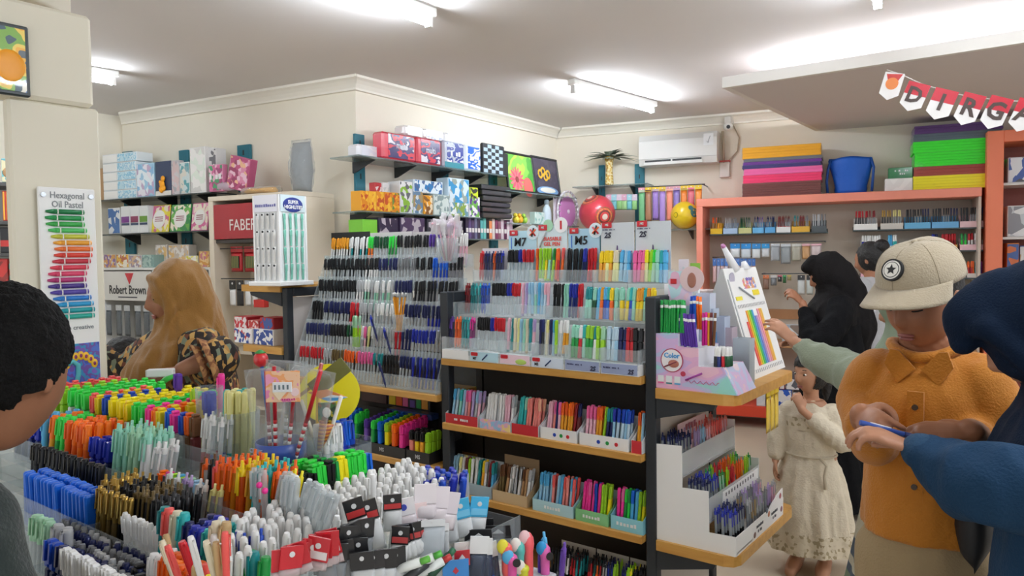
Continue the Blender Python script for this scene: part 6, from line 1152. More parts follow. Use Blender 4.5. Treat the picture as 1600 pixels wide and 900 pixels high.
one('marker', 'hot pink|hot pink', 'marker', 'hot pink marker standing tall near the pencil tub', 'marker', None, I1.w(I1.hit(354, 605, YT+.2)[0], YT+.18, HT_+.06), (0, .06, 0), (1, 1, 1.1))
one('corr', 'pale yellow|lime', 'marker', 'cream marker with a lime spout behind the neon rows', 'marker', None, I1.w(I1.hit(338, 630, YT+.2)[0], YT+.14, HT_+.03), (0, -.05, 0), (1.2, 1.2, 1.1))
# ---- second tier
prow(18, 58, 678, YA, HA, 4, 'wide', ['navy|royal blue', 'dark blue|royal blue'], 'chunky blue marker', 'at the left of the island second tier', 3)
prow(58, 130, 680, YA, HA, 8, 'marker', ['sky blue|sky blue', 'amber|bright orange', 'green|neon green', 'neon green|neon green', 'orange|orange', 'orange|bright orange', 'bright orange|orange', 'orange|bright orange'], 'glossy felt marker', 'in the island second tier', 4, dv=.024, scale=(.95, .95, 1.1))
prow(131, 163, 694, YA, HA, 3, 'wide', ['royal blue|royal blue', 'navy|royal blue'], 'wide blue marker', 'beside the mint pens', 2)
prow(164, 222, 690, YA, HA, 7, 'click', ['mint|pale green|mint', 'pale green|white|pale green', 'white|mint|mint'], 'mint click pen', 'in the island second tier', 4, dv=.02, cat='pen', scale=1.2)
prow(223, 238, 710, YA, HA, 2, 'click', ['clear|white|white', 'clear|pale yellow|white'], 'tilted clear pen', 'beside the mint pens', 2, cat='pen', side=8, scale=1.1)
prow(238, 300, 714, YA, HA-.02, 7, 'hilite', ['orange|bright orange', 'magenta|hot pink', 'light grey|lime', 'light grey|sky blue', 'lime|lime', 'white|pale green', 'light blue|light blue'], 'small bright marker', 'in the island second tier', 1)
prow(240, 330, 735, YA-.02, HA-.03, 8, 'click', ['clear|lilac|white', 'clear|grey|lilac', 'clear|white|white', 'clear|pale yellow|pale yellow'], 'leaning clear pen', 'low in the island second tier', 1, cat='pen', side=10)
prow(300, 332, 735, YA+.03, HA-.01, 4, 'click', ['kraft|brown|brown', 'clear|brown|orange', 'black|black|black', 'orange|brown|coral'], 'brown click pen', 'beside the orange pens', 2, cat='pen')
prow(332, 405, 740, YA, HA, 9, 'click', ['t:f0761c|orange|orange', 't:f09a1c|amber|bright orange', 't:f0661c|orange|yellow', 't:e8a02a|amber|amber', 'turquoise|teal|turquoise', 't:f0661c|orange|orange'], 'shiny orange click pen', 'in the island second tier', 4, dv=.022, cat='pen', scale=1.12)
prow(400, 425, 735, YA+.03, HA+.005, 4, 'click', ['amber|yellow|yellow', 'yellow|yellow|bright yellow'], 'yellow click pen', 'behind the clear pens', 2, cat='pen', side=12)
for k in range(5): prow(392+17*k, 410+17*k, 768-3*k, YA-.005+.02*(k % 2), HA-.01, 4, 'capped', ['clear|clear'], 'clear-capped pen', 'bunched at the island corner, %s bunch' % ['first', 'second', 'third', 'fourth', 'fifth'][k], 1, cat='pen', side=[-8, 14, 4, 18, 20][k], scale=1.15)
for i, (px, py) in enumerate(((405, 758), (414, 767))): tag(MB().ball((0, 0, 0), .006, 10, 8).out('pink_pen_button', mat('hot pink', .4), loc=I1.w(*(lambda h: (h[0], YA-.012, h[1]))(I1.hit(px, py, YA-.012)))), 'hot pink round pen top among the clear pens, %s' % ['upper', 'lower'][i], 'pen top', 'pink pen tops')
# second tier, right face
prow(470, 497, (775, 745), XA-.0, HA+.0, 4, 'wide', ['black|black', 'charcoal|black'], 'black marker', 'in the second tier, right side of the island', 3, face=2, dv=.022)
prow(499, 532, (755, 750), XA, HA+.006, 4, 'hilite', ['green|neon green', 'neon green|neon green', 'black|black', 'neon green|green'], 'green highlighter', 'in the second tier, right side of the island', 3, face=2, scale=(1.5, 1, 1.15), cat='highlighter')
prow(533, 548, (745, 745), XA, HA+.006, 2, 'hilite', ['pale yellow|bright yellow'], 'yellow highlighter', 'in the second tier, right side of the island', 1, face=2, scale=(1.5, 1, 1.15), cat='highlighter')
prow(549, 574, (735, 735), XA, HA+.006, 3, 'hilite', ['neon green|neon green', 'green|neon green'], 'bright green highlighter', 'beside the yellow one, right side of the island', 2, face=2, scale=(1.5, 1, 1.15), cat='highlighter')
prow(575, 586, (730, 730), XA, HA+.006, 1, 'wide', ['blue|bright blue'], 'blue marker', 'at the end of the second tier', 2, face=2)
prow(512, 560, (725, 705), XT, HT_-.01, 7, 'marker', ['white|white', 'white|white', 'white|white', 'royal blue|blue', 'royal blue|bright blue', 'navy|blue'], 'white or blue marker', 'at the back of the island right side', 2, face=2)
for k in range(3): prow(455+14*k, 470+14*k, (800, 790), XA+.0, HA-.045, 2, 'marker', ['red|coral', 'salmon|coral', 'lilac|violet'], 'reddish marker', 'behind the smoky tray wall, %s pair' % ['first', 'second', 'third'][k], 1, face=2)
# ---- third tier
prow(38, 138, 765, YB, HB, 17, 'block', ['bright blue'], 'bright blue marker', 'in the nested block of the third tier', 2, dv=.03, scale=(.62, .9, 1.0), lean=0, hj=.001, jit=.0004)
prow(40, 150, 745, YB+.075, HB+.015, 14, 'marker', ['charcoal|black'], 'black marker', 'behind the bright blue block', 1, scale=(.9, .9, .95))
prow(138, 190, 790, YB, HB, 9, 'capped', ['gold|gold', 'bronze|gold', 'black|gold'], 'gold pen', 'in the island third tier', 1, cat='pen', scale=.97)
prow(148, 250, 778, YB+.03, HB+.01, 14, 'click', ['black|bronze|gold', 'charcoal|black|black', 'black|gold|bronze', 'black|black|charcoal'], 'black and gold click pen', 'behind the gold pens', 4, dv=.02, cat='pen')
prow(190, 244, 815, YB, HB-.005, 8, 'corr', ['white|white'], 'white correction marker', 'in the short row of the third tier', 1, cat='correction pen', scale=(.85, .85, 1.0), lean=-2)
prow(236, 272, 832, YB-.004, HB+.002, 4, 'marker', ['turquoise|teal', 'red|coral', 'cream|cream', 'turquoise|turquoise'], 'rounded marker', 'beside the short white row', 1, scale=(1.05, 1.05, 1.1))
prow(268, 285, 822, YB+.02, HB-.005, 2, 'click', ['pink|white|pink', 'sky blue|white|sky blue'], 'slim click pen', 'in the gap of the third tier', 1, cat='pen')
prow(276, 322, 836, YB, HB+.002, 5, 'marker', ['royal blue|navy', 'royal blue|royal blue', 'teal|royal blue', 'teal|turquoise', 'turquoise|turquoise'], 'blue felt marker', 'in the third tier near the corner', 3, dv=.022)
prow(318, 335, 836, YB, HB+.004, 2, 'marker', ['cream|cream', 'cream|tan'], 'cream marker', 'beside the blue felt markers', 1, scale=(1, 1, 1.15))
prow(330, 372, 822, YB+.03, HB-.01, 4, 'click', ['maroon|maroon|dark red', 'clear|silver|white', 'clear|navy|royal blue', 'white|blue|blue'], 'mixed click pen', 'behind the cream markers', 2, cat='pen')
prow(372, 400, 840, YB+.02, HB-.02, 3, 'marker', ['green|green', 'green|teal', 'teal|green'], 'green marker', 'at the corner of the third tier', 1)
for k, (px, py, c, sd, nm) in enumerate(((276, 865, 'tan', -16, 'cream'), (292, 868, 'cream', -22, 'cream'), (308, 872, 'coral', -18, 'coral'), (318, 868, 'red', -16, 'red'), (326, 862, 'red', -16, 'red'), (334, 855, 'white', -12, 'white'), (345, 862, 'cream', -14, 'cream'), (352, 868, 'tan', -8, 'tan'), (364, 858, 'coral', 0, 'coral'), (300, 878, 'tan', -30, 'tan'))):
    h = I1.hit(px, py, YB-.045); one('marker', c+'|'+c, 'leaning_marker', '%s marker leaning over the front corner of the island, %s in the bunch' % (nm, ['first', 'second', 'third', 'fourth', 'fifth', 'sixth', 'seventh', 'eighth', 'ninth', 'last'][k]), 'marker', 'markers leaning at the island corner', I1.w(h[0], YB-.045-.006*(k % 3), h[1]-.085), (0, R(sd), .3*k), (.58, .58, .85))
# third tier, right face: white correction markers
for r in range(5):
    y0 = .68; pens(I2, .66+.01*r, 1.20, -XB+.018+.021*r, HB-.01+.006*r, 24, 'corr', ['white|white', 'off-white|white'], 'correction marker', 'in the %s rank of the long white row' % ['front', 'second', 'third', 'fourth', 'rear'][r], 'white correction markers, %s rank' % ['front', 'second', 'third', 'fourth', 'rear'][r], 'correction pen', lean=-2 if r else -8, scale=(.98, .98, 1.08), jit=.003, hj=.008)
one('corr', 'white|white', 'correction_marker', 'white correction marker sticking up above the long white row', 'correction pen', None, I2.w(I2.hit(580, 770, -XB+.03)[0], -XB+.03, HB+.045), (.05, .1, 0), (1, 1, 1.05))
# ---- lowest tier, camera face
prow(40, 95, 838, YC+.03, HC+.01, 9, 'marker', ['clear|pale green', 'mint|light grey'], 'pale tube', 'in the lowest tier at the left', 1, scale=(1, 1, .9))
prow(62, 96, 850, YC+.0, HC-.0, 4, 'wide', ['navy|blue', 'dark blue|navy'], 'navy marker', 'at the left of the lowest tier', 1)
for r in range(4): prow(95-4*r, 215, 845-8*r, YC+.03+.016*r, HC-.028+.003*r, 18, 'marker', ['navy|grey', 'dark blue|light grey', 'navy|navy'] if r % 2 else ['navy|navy', 'dark blue|grey'], 'grey-capped blue marker', 'in rank %s of the lowest tier' % ['one', 'two', 'three', 'four'][r], 1, scale=(.65, .65, .95))
prow(95, 184, 880, YC-.004, HC+.012, 13, 'wide', ['white|white', 'kraft|white', 'off-white|white'], 'white squared marker', 'in the lowest tier front row', 1, scale=(.58, .8, 1.0), lean=0, hj=.001)
prow(186, 196, 876, YC, HC+.0, 1, 'corr', ['white|white'], 'single white marker', 'at the end of the squared row', 1)
for r in range(3): prow(196, 285, 893-7*r, YC+.01+.022*r, HC-.005, 7, 'hilite', ['charcoal|black', 'black|black'], 'flat black marker', 'in rank %s at the front corner' % ['one', 'two', 'three'][r], 1, scale=(1.4, .9, 1.0))
prow(222, 290, 878, YC+.045, HC+.022, 9, 'marker', ['white|white', 'white|orange', 'white|bright orange', 'white|orange', 'white|coral'], 'orange or white capped marker', 'in the lowest tier', 2, dv=.02, scale=(.9, .9, .95))
prow(282, 320, 893, YC+.03, HC+.01, 4, 'marker', ['lime|bright yellow', 'lime|lime', 'green|green', 'white|white'], 'bright capped marker', 'at the corner of the lowest tier', 2, dv=.022)
# ---- tubs on the island top
def tub(px, py, z, r, h, lab, m=None, band=None):
    u, v = I1.hitz(px, py, z); t = thing('clear_tub', lab, 'tub', (u, v, z), 0); MB().lathe([(r*.9, 0), (r, h), (r*.975, h), (r*.88, .004)], 24).out('tub_wall', m or clear(.05, 'e2eaee', .1), t)
    if band: MB().lathe([(r*.99, h*.45), (r*1.02, h), (r*1.0, h), (r*.97, h*.45)], 24).out('blue_label', mat(band, .3, coat=.3), t); text('CRUISE', t, (-r*.25, -r*1.03, h*.78), h*.2, mat('c8d4ee'), bold=.02)
    return Vector((u, v, z))
p1 = tub(372, 716, 1.06, .055, .12, 'clear tub of pale yellow pens behind the orange pens')
for i in range(14): a = i*2.4; r = .010*math.sqrt(i); one('slim', ['pale yellow|pale yellow|pale yellow', 'pale yellow|lime|pale yellow', 'mint|mint|turquoise'][0 if i % 6 else 2], 'pale_pen', 'pale yellow pen in the clear tub' if i % 6 else 'turquoise pen among the pale yellow ones in the clear tub', 'pen', 'pens in the clear tub', p1+Vector((r*cos(a), r*sin(a), .006)), (.05*sin(a), .09*cos(a), a), (1.5, 1.5, 1.12))
p2 = tub(330, 705, 1.05, .035, .17, 'narrow clear tube with one big blue and white pen'); one('wide', 'white|royal blue', 'giant_pen', 'big blue and white pen inside the narrow clear tube', 'pen', None, p2+Vector((0, 0, .006)), (0, 0, .2), (1.5, 1.5, 1.25))
pc_ = tub(441, 738, 1.06, .056, .075, 'blue labelled cup of long striped pencils', band='3a5ab0')
def stick(base, dx, dy, L, cols, lab, top=None, r=.0046, nm='long_pencil', grp='long striped pencils in the blue cup'):
    d = Vector((dx, dy, math.sqrt(max(.01, 1-dx*dx-dy*dy)))); t = thing(nm, lab, 'pencil', base, 0, grp); n = len(cols)
    if nm == 'long_pencil' and len(cols) == 2:
        k = 14; m = MB(); m.cyl(d*L*.5, d*L, r, n=6, m=0)
        for j in range(k): m.cyl(d*(L*.5*j/k), d*(L*.5*(j+1)/k), r, n=6, m=j % 2+1)
        m.out('shaft', [mat(cols[0], .35), mat('white', .4), mat(cols[1], .35)], t)
    else: MB().cyl((0, 0, 0), d*L, r, n=6).out('shaft', mat(cols[0], .4), t)
    if top == 'berry': MB().ball(d*(L+.016), (.017, .017, .019), 14, 10).out('berry_topper', mat('d42a30', .3, coat=.4), t); MB().lathe([(.004, 0), (.014, .003), (.004, .010)], 8, c=tuple(d*(L+.028))).out('berry_leaf', mat('3f9a4a', .5), t)
    return t
sp = [(-.03, .0, -.16, 0, .36, ('2a6ab8', '2a6ab8'), 'berry'), (-.012, -.02, -.02, -.02, .31, ('b83a4a', 'a86a6a'), None), (.006, -.02, .05, -.03, .33, ('c8202c', 'c8202c'), None), (.03, -.01, .22, -.03, .33, ('b82a34', 'c8404a'), None), (.035, .0, .42, .0, .36, ('c8202c', 'c8202c'), None), (.02, .02, .28, .1, .35, ('b04a4a', 'b04a4a'), None), (-.02, .02, .03, .06, .33, ('5a5a40', '8a8a6a'), None), (-.04, .02, -.3, .1, .30, ('6a8a5a', '6a8a5a'), 'berry')]
for k, (bx_, by_, dx, dy, L, cs, tp) in enumerate(sp): stick(pc_+Vector((bx_, by_, .006)), dx, dy, L*(.74 if tp is None else .66), cs, ['blue striped pencil with a strawberry top', 'grey-red striped pencil in the blue cup', 'upright red pencil with a striped end', 'red dotted pencil leaning right', 'steeply leaning red pencil with a striped end', 'rose pencil at the back of the blue cup', 'olive striped pencil at the back of the blue cup', 'green pencil with a small strawberry top leaning left'][k], tp)
p3 = tub(500, 735, 1.05, .048, .09, 'clear tub with yellow and white sticks beside the blue cup'); stick(p3+Vector((-.01, 0, .006)), .05, .02, .20, ('e8b81c',), 'plain yellow stick in the clear tub', nm='yellow_stick', grp='sticks in the clear tub', r=.006); stick(p3+Vector((.0, .01, .006)), -.45, .0, .17, ('e4dcc8',), 'cream stick leaning left in the clear tub', nm='cream_stick', grp='sticks in the clear tub'); stick(p3+Vector((.01, -.01, .006)), .42, .0, .20, ('ece8e0',), 'white stick leaning right in the clear tub', nm='white_stick', grp='sticks in the clear tub')
# clear wrappers round the striped pencils
for k, (dx, w, h) in enumerate(((-.05, .09, .21), (.02, .10, .23), (.09, .11, .22))):
    m = MB(); pouch(m, w, h, .05, nx=8, nz=10); o = m.out('pencil_wrapper', clear(.06, 'f0f2f4', .06), loc=pc_+Vector((dx*.6, .0, .03)), rz=R(25), fix=True); o.rotation_euler = (0, dx*2.2, R(30)); tag(o, 'clear crinkled wrapper round the striped pencils, %s' % ['left one', 'middle one', 'right one'][k], 'wrapper', 'wrappers round the striped pencils')
# pink pencil card, yellow paddle and folded gift boxes
FC = Fr(0, 0, YAW)
c0 = at(442, 604, 1.62); t = thing('pencil_card', 'pink and orange card with a white sticker among the striped pencils', 'card', c0, YAW+R(2)); MB().rbox(-.037, .037, -.001, .001, -.034, .034, .0005).out('card', prt(['f0a0c0', 'f4a868', 'f6c8a0', 'e888b8'], 26, 'noise', seed=1.2), t); MB().rbox(-.022, .020, -.003, -.001, -.012, .010, .0008).out('white_sticker', mat('eceff0', .5), t); MB().prism([(-.022, -.012), (.008, -.012), (-.008, -.030)], -.0028, -.001, 'y').out('cream_shape', mat('f0e0c0', .5), t); MB().cyl((.026, -.002, -.012), (.026, -.001, -.012), .009, n=16).out('round_mark', mat('f6d8d8', .5), t); text('~SURAYA', t, (.012, -.002, -.028), .009, mat('d8408a'), bold=.02)
for k in range(4): bx(t, 'barcode_line', -.018+.009*k, -.014+.009*k, -.0035, -.003, -.006, .004, mat('6a7a80'))
c0 = at(515, 615, 1.85); t = thing('yellow_paddle', 'round bright yellow paddle fan standing behind the striped pencils', 'hand fan', c0, YAW+R(8)); MB().cyl((0, -.002, 0), (0, .002, 0), .074, n=40).out('paddle_disc', mat('f2e41c', .4), t); MB().cyl((0, -.001, -.07), (0, .001, -.16), .006, n=8).out('paddle_handle', mat('e8d81c', .4), t)
c0 = at(512, 620, 1.72); t = thing('gift_box_bundle', 'folded gift box toy with a striped brown cone in front of the yellow paddle', 'toy', c0, YAW)
MB().box(-.05, .05, -.002, .002, -.004, .004, T=Matrix.Translation((.005, 0, .045)) @ Matrix.Rotation(R(-38), 4, 'Y') @ Matrix.Diagonal((1, 1, 5, 1))).out('olive_flap', mat('6a6a2a', .45), t)
MB().box(-.06, .02, .004, .007, -.004, .004, T=Matrix.Translation((-.02, 0, .035)) @ Matrix.Rotation(R(-35), 4, 'Y')).out('tan_strip', mat('a88a3a', .5), t)
MB().prism([(-.045, .012), (.0, .018), (.045, .0), (-.005, -.008)], -.006, -.003, 'y').out('orange_flap', mat('d88a4a', .5), t); MB().prism([(-.012, -.002), (.01, .006), (.048, .0), (.01, -.012)], -.010, -.007, 'y').out('white_blue_card', prt(['e8f0f4', 'e8f0f4', '3a9ad8'], 45, 'z'), t)
MB().box(-.02, .02, -.012, -.002, -.055, -.012).out('patterned_cube', prt(['4a7a3a', '2a4a2a', '7a4a2a', 'c8b83a', '3a6a5a'], 90, 'voronoi'), t); MB().ball((.0, -.013, -.034), (.010, .003, .012)).out('white_emblem', mat('eceae4', .5), t)
MB().cyl((.0, -.005, -.056), (-.022, -.005, -.125), .02, .005, n=12).out('striped_cone', prt(['b0603a', 'd8982a', '8a3a2a'], 110, 'z'), t)
# ================================================================ hanging packs on the right side of the island
IP = -.945          # plane of the packs (x)
def ip(px, py, x=IP): h = I2.hit(px, py, -x); return Vector((x, h[0], h[1]))
# rail rack that carries them
t = thing('packet_rack', 'grey clear rack holding small packets at the right end of the island', 'rack', (IP-.03, 0, 0)); m = MB()
MB().rbox(-.0, .11, .60, 1.30, .86, .875, .003).out('rack_floor', mat('b8bcc0', .4), t)
for y in (.60, .80, 1.0): MB().box(.0, .075, y, y+.003, .875, .95).out('divider', clear(.3, 'c8d0d4'), t)
MB().rbox(.02, .09, .62, 1.28, .10, .86, .004).out('rack_leg_panel', mat('8a8d90', .5), t)
def pk(px, py0, py1, w, lab, head, bag, x=IP, tilt=0, hh=.35, inner=None, patch=None, txt=None, name='small_packet', th=.014, side=0, tcol='white', hole=True, yaw=R(52)):
    a = ip(px, py1, x); b = ip(px, py0, x); h = b.z-a.z
    return packet((a.x, a.y, a.z), yaw, w*.68, h, th, lab, 'packet', head, bag, 'small packets on the island', hh, inner, (R(-tilt), R(side), 0), name, txt, tcol, hole, patch)
bagc = clear(.55, 'e6eaec', .12); bagd = clear(.6, '9aa0a4', .15); bagw = clear(.75, 'eef0f0', .15)
W_IN = mat('e8e8e4', .4)
random.seed(5)
for k in range(9): pk(442+10*k, 858-4*k, 905-3*k, .052, 'red-headed correction packet in the front corner, %s of nine' % ['first', 'second', 'third', 'fourth', 'fifth', 'sixth', 'seventh', 'eighth', 'ninth'][k], 'c41e2c', clear(.6, 'd8c8c8', .15), x=IP+.0+.006*(k % 2), inner='b02030', hh=.72, side=random.uniform(-13, 13), yaw=R(52+random.uniform(-25, 25)), patch='e8e4e4' if k % 3 == 2 else None)
for k in range(6): pk(512+11*k, 852-3*k, 915-2*k, .046, 'dark packet between the red and the black ones, %s of six' % ['first', 'second', 'third', 'fourth', 'fifth', 'sixth'][k], '202124', bagd, x=IP-.012-.005*(k % 3), inner='8a7a60', hh=.45, side=random.uniform(-8, 8))
for k in range(8): pk(505+9*k, 832-3*k, 900-2*k, .048, 'black-headed small packet behind the red ones, %s of eight' % ['first', 'second', 'third', 'fourth', 'fifth', 'sixth', 'seventh', 'eighth'][k], '1a1b1e', bagd, x=IP-.03-.006*(k % 3), inner='7a6a50', hh=.4, side=random.uniform(-14, 14), yaw=R(52+random.uniform(-30, 30)), patch='d8a82a' if k == 4 else None)
pk(572, 775, 858, .052, 'tall black-headed packet with a white dot and red band, left of the pair', '17181b', bagw, x=IP-.055, inner='f0efe9', patch='c83a3a', hh=.38, side=-14, tilt=0)
pk(590, 778, 860, .052, 'tall black-headed packet with a white dot and red band, right of the pair', '17181b', bagw, x=IP-.045, inner='f0efe9', patch='c83a3a', hh=.38, side=-12)
pk(614, 772, 830, .05, 'black-headed packet with a red dot', '17181b', bagw, x=IP-.055, inner='d8dcdc', patch='c83a3a', hh=.42)
for k in range(5): pk(622+9*k, 822-2*k, 878-3*k, .046, 'black-headed white packet with a red band, %s of the row of five' % ['first', 'second', 'third', 'fourth', 'fifth'][k], '1a1b1e', bagw, x=IP-.01-.004*(k % 2), inner='e8e8e4', patch='c84a4a', hh=.5, side=random.uniform(-12, 8), yaw=R(52+random.uniform(-25, 25)))
for k, (px, c) in enumerate(((568, '222326'), (585, '26272b'), (600, '1d1e21'), (618, '1a1b1e'))): pk(px, 862-2*k, 912, .058, 'square black card packet in the lowest front row, %s of four' % ['first', 'second', 'third', 'fourth'][k], c, bagc, x=IP+.012, hh=.55, inner='d8d4c8', name='card_packet', side=random.uniform(-8, 8), yaw=R(45+8*k))
# pink-white sticker packs
for k, (px, y0, y1, hd, l) in enumerate(((636, 778, 826, 'f0ecee', 'with a blue round mark'), (652, 786, 828, 'f4dcdc', 'with pale pink print'), (664, 756, 812, 'efe8ec', 'with grey letters'), (680, 760, 820, 'ece4ea', 'tall and crinkled'), (692, 768, 828, 'e4dce4', 'with a white flap'))):
    tt = pk(px, y0, y1, .062, 'white and pink packet %s, in the middle bunch' % l, hd, clear(.8, 'f0e8ec', .2), x=IP-.045+.008*k, hh=.55, inner='f0c8cc', side=-8+5*k, hole=False)
    if k == 0: MB().cyl((0, -.004, .042), (0, -.002, .042), .006, n=14).out('blue_mark', mat('3a4ab0', .4), tt)
pk(703, 776, 850, .055, 'white packet with a green cartoon-free label and a red pen', 'eef0ee', bagc, x=IP-.02, hh=.22, inner=mat('9a9a9c', .4), patch='3a9a4a', side=-4) if False else pk(703, 776, 850, .055, 'white-headed packet with a green band and grey contents', 'eef0ee', bagc, x=IP-.02, hh=.3, inner='8a8c90', patch='3aa04a', side=-4)
pk(672, 812, 880, .075, 'clear packet of pale tools in the middle bunch', 'dfe3e6', clear(.5, 'dce4ea', .12), x=IP-.0, hh=.15, inner='c8d0d8', side=3); pk(694, 818, 872, .03, 'narrow clear packet with a dark tip beside the pale tools', 'e6e8ea', clear(.5, 'e4e8ea', .12), x=IP+.004, hh=.2, inner='5a5e62')
for k, (px, y0, y1) in enumerate(((727, 778, 840), (743, 776, 838))): pk(px, y0, y1, .055, 'sky-blue headed white packet, %s of the pair' % ['left', 'right'][k], '3ab4e4', bagw, x=IP-.03, hh=.5, inner='dfe6ea', side=-8+16*k, patch='7acdf0')
for k in range(3): pk(742+13*k, 838+4*k, 905, .055, 'white-headed packet with dark blue contents, %s of three' % ['first', 'second', 'third'][k], 'e8eaea', clear(.7, '4a5468', .2), x=IP+.03, hh=.4, inner='2a3246', side=8-7*k, hole=k == 2)
# black boxes with a hook window
for k, (px, py, dx) in enumerate(((752, 806, -.06), (748, 822, -.0), (778, 816, -.02))):
    a = ip(px, py+36, IP+dx-.02); t = thing('hook_box', 'tall black-topped grey box with a hook window, %s of three' % ['rear', 'front', 'right'][k], 'box', a, R(40), 'black-topped boxes'); h = ip(px, py, IP+dx-.02).z-a.z
    MB().rbox(-.028, .028, -.02, .02, -.10, h*.55, .002).out('box_body', mat('8e9296', .4), t); MB().prism([(-.028, h*.55), (.028, h*.55), (.026, h), (-.026, h)], -.002, .002, 'y', T=Matrix.Translation((0, -.018, 0))).out('hook_flap', mat('1a1b1d', .35), t); MB().rbox(-.029, .029, -.021, .021, h*.42, h*.56, .002).out('black_top', mat('1d1e20', .35), t)
    MB().prism([(-.012, h*.68), (.012, h*.68), (.0, h*.86)], -.0225, -.019, 'y').out('hook_window', mat('d4d6d6', .4), t)
# square blue and red tags, loose small items
for k, (px, py, c, w, h, l) in enumerate(((712, 892, '3a8ad0', .05, .042, 'sky blue square card with a red mark at the bottom edge'), (722, 872, 'c83038', .03, .03, 'small red card behind the blue square card'), (730, 858, 'e8e6e2', .05, .03, 'white curved flap card above the red card'))):
    a = ip(px, py, IP+.035-.008*k); t = thing('square_card', l, 'card', a, R(52)); MB().rbox(-w/2, w/2, -.001, .001, -h/2, h/2, .0005).out('card', mat(c, .35, coat=.3), t); MB().prism([(-.006, 0), (0, .008), (.006, 0), (0, -.006)], -.002, -.001, 'y').out('printed_mark', mat('c83a4a' if k == 0 else 'f0e8e8', .4), t)
for k, (px, py, c) in enumerate(((640, 888, 'e8ece8'), (660, 882, 'dfe6df'), (676, 890, 'e4e8e4'), (652, 896, '3a3c3e'), (690, 884, '1f4a34'))):
    a = ip(px, py, IP+.03); t = thing('glue_tube', 'small %s tube lying across the packets, %s' % (['white', 'pale green', 'grey white', 'dark', 'deep green'][k], ['leftmost', 'second', 'third', 'lowest', 'rightmost'][k]), 'tube', a, R(52)+R(15*k-20), 'small tubes on the packets'); MB().cyl((-.035, 0, -.008), (.02, 0, .012), .008, n=10).out('tube_body', mat(c, .4), t); MB().cyl((.021, 0, .0125), (.035, 0, .018), .006, n=10).out('tube_cap', mat(['6ac04a', '58b848', 'c83a3a', '6a6c70', '2a6a4a'][k], .4), t)
# craft cutters with animal handles
for k, (px, py0, py1, c, c2, l) in enumerate(((792, 848, 900, 'f0605a', 'e8dc3a', 'coral and yellow'), (800, 865, 905, 'e85aa8', 'sky blue', 'pink and blue'), (812, 845, 905, '5ac0b8', 'f0f0e8', 'mint and white'), (826, 832, 905, 'f2626a', 'f0c8cc', 'long coral with a pale bead'), (852, 850, 908, 'e86ab8', '2a9ad8', 'pink with a blue crest'), (818, 882, 910, 'd8dc3a', 'f0ece0', 'yellow and cream'))):
    x = -.885+.01*(k % 2); a = ip(px, py1, x); b = ip(px, py0, x); h = b.z-a.z; t = thing('novelty_cutter', l+' novelty pen with a moulded head at the bottom edge', 'pen', a, R(45), 'novelty pens at the bottom edge'); r = .010
    MB().lathe([(r*.8, 0), (r, .01), (r, h*.6), (r*1.25, h*.75), (r*1.1, h*.9), (r*.5, h)], 12).out('handle', mat(c, .3, coat=.3), t); MB().ball((-.008, -.004, h*.92), (.012, .007, .015), 10, 8).out('crest', mat(c2, .35), t)
    MB().cyl((.008, -.008, h*.72), (.008, -.014, h*.72), .008, n=12).out('wheel', mat('1d1e20', .35), t) if k in (1, 4) else None
for k, (px, py, c) in enumerate(((780, 896, 'bright blue'), (858, 870, 'sky blue'), (845, 885, 'purple'), (872, 880, 'violet'))): a = ip(px, py, -.90); one('click', c+'|white|'+c, 'click_pen', '%s click pen beside the novelty pens' % c, 'pen', 'click pens beside the novelty pens', (a.x, a.y, a.z-.10), (.05, .1*(k-1.5), 0), 1.1)
# bag of blue pens lying on the third tier
c0 = Vector((-1.15, 1.22, HB-.01)); t = thing('bag_of_blue_pens', 'clear bag bunched around royal blue pen caps behind the white row', 'bag', c0, R(40))
m = MB(); pouch(m, .17, .125, .13, nx=10, nz=8); m.out('clear_bag', clear(.22, 'eef2f6', .08), t, fix=True)
for k in range(26):
    a = k*2.4; r = .013*math.sqrt(k); one('marker', 'royal blue|royal blue' if k % 3 else 'royal blue|blue', 'blue_pen', 'royal blue pen standing in the clear bunched bag', 'pen', 'blue pens in the clear bag', c0+Vector((r*cos(a)*1.2, r*sin(a)*.9, .004)), (.16*sin(a), .16*cos(a), a), (.8, .8, .95))
random.seed(9)
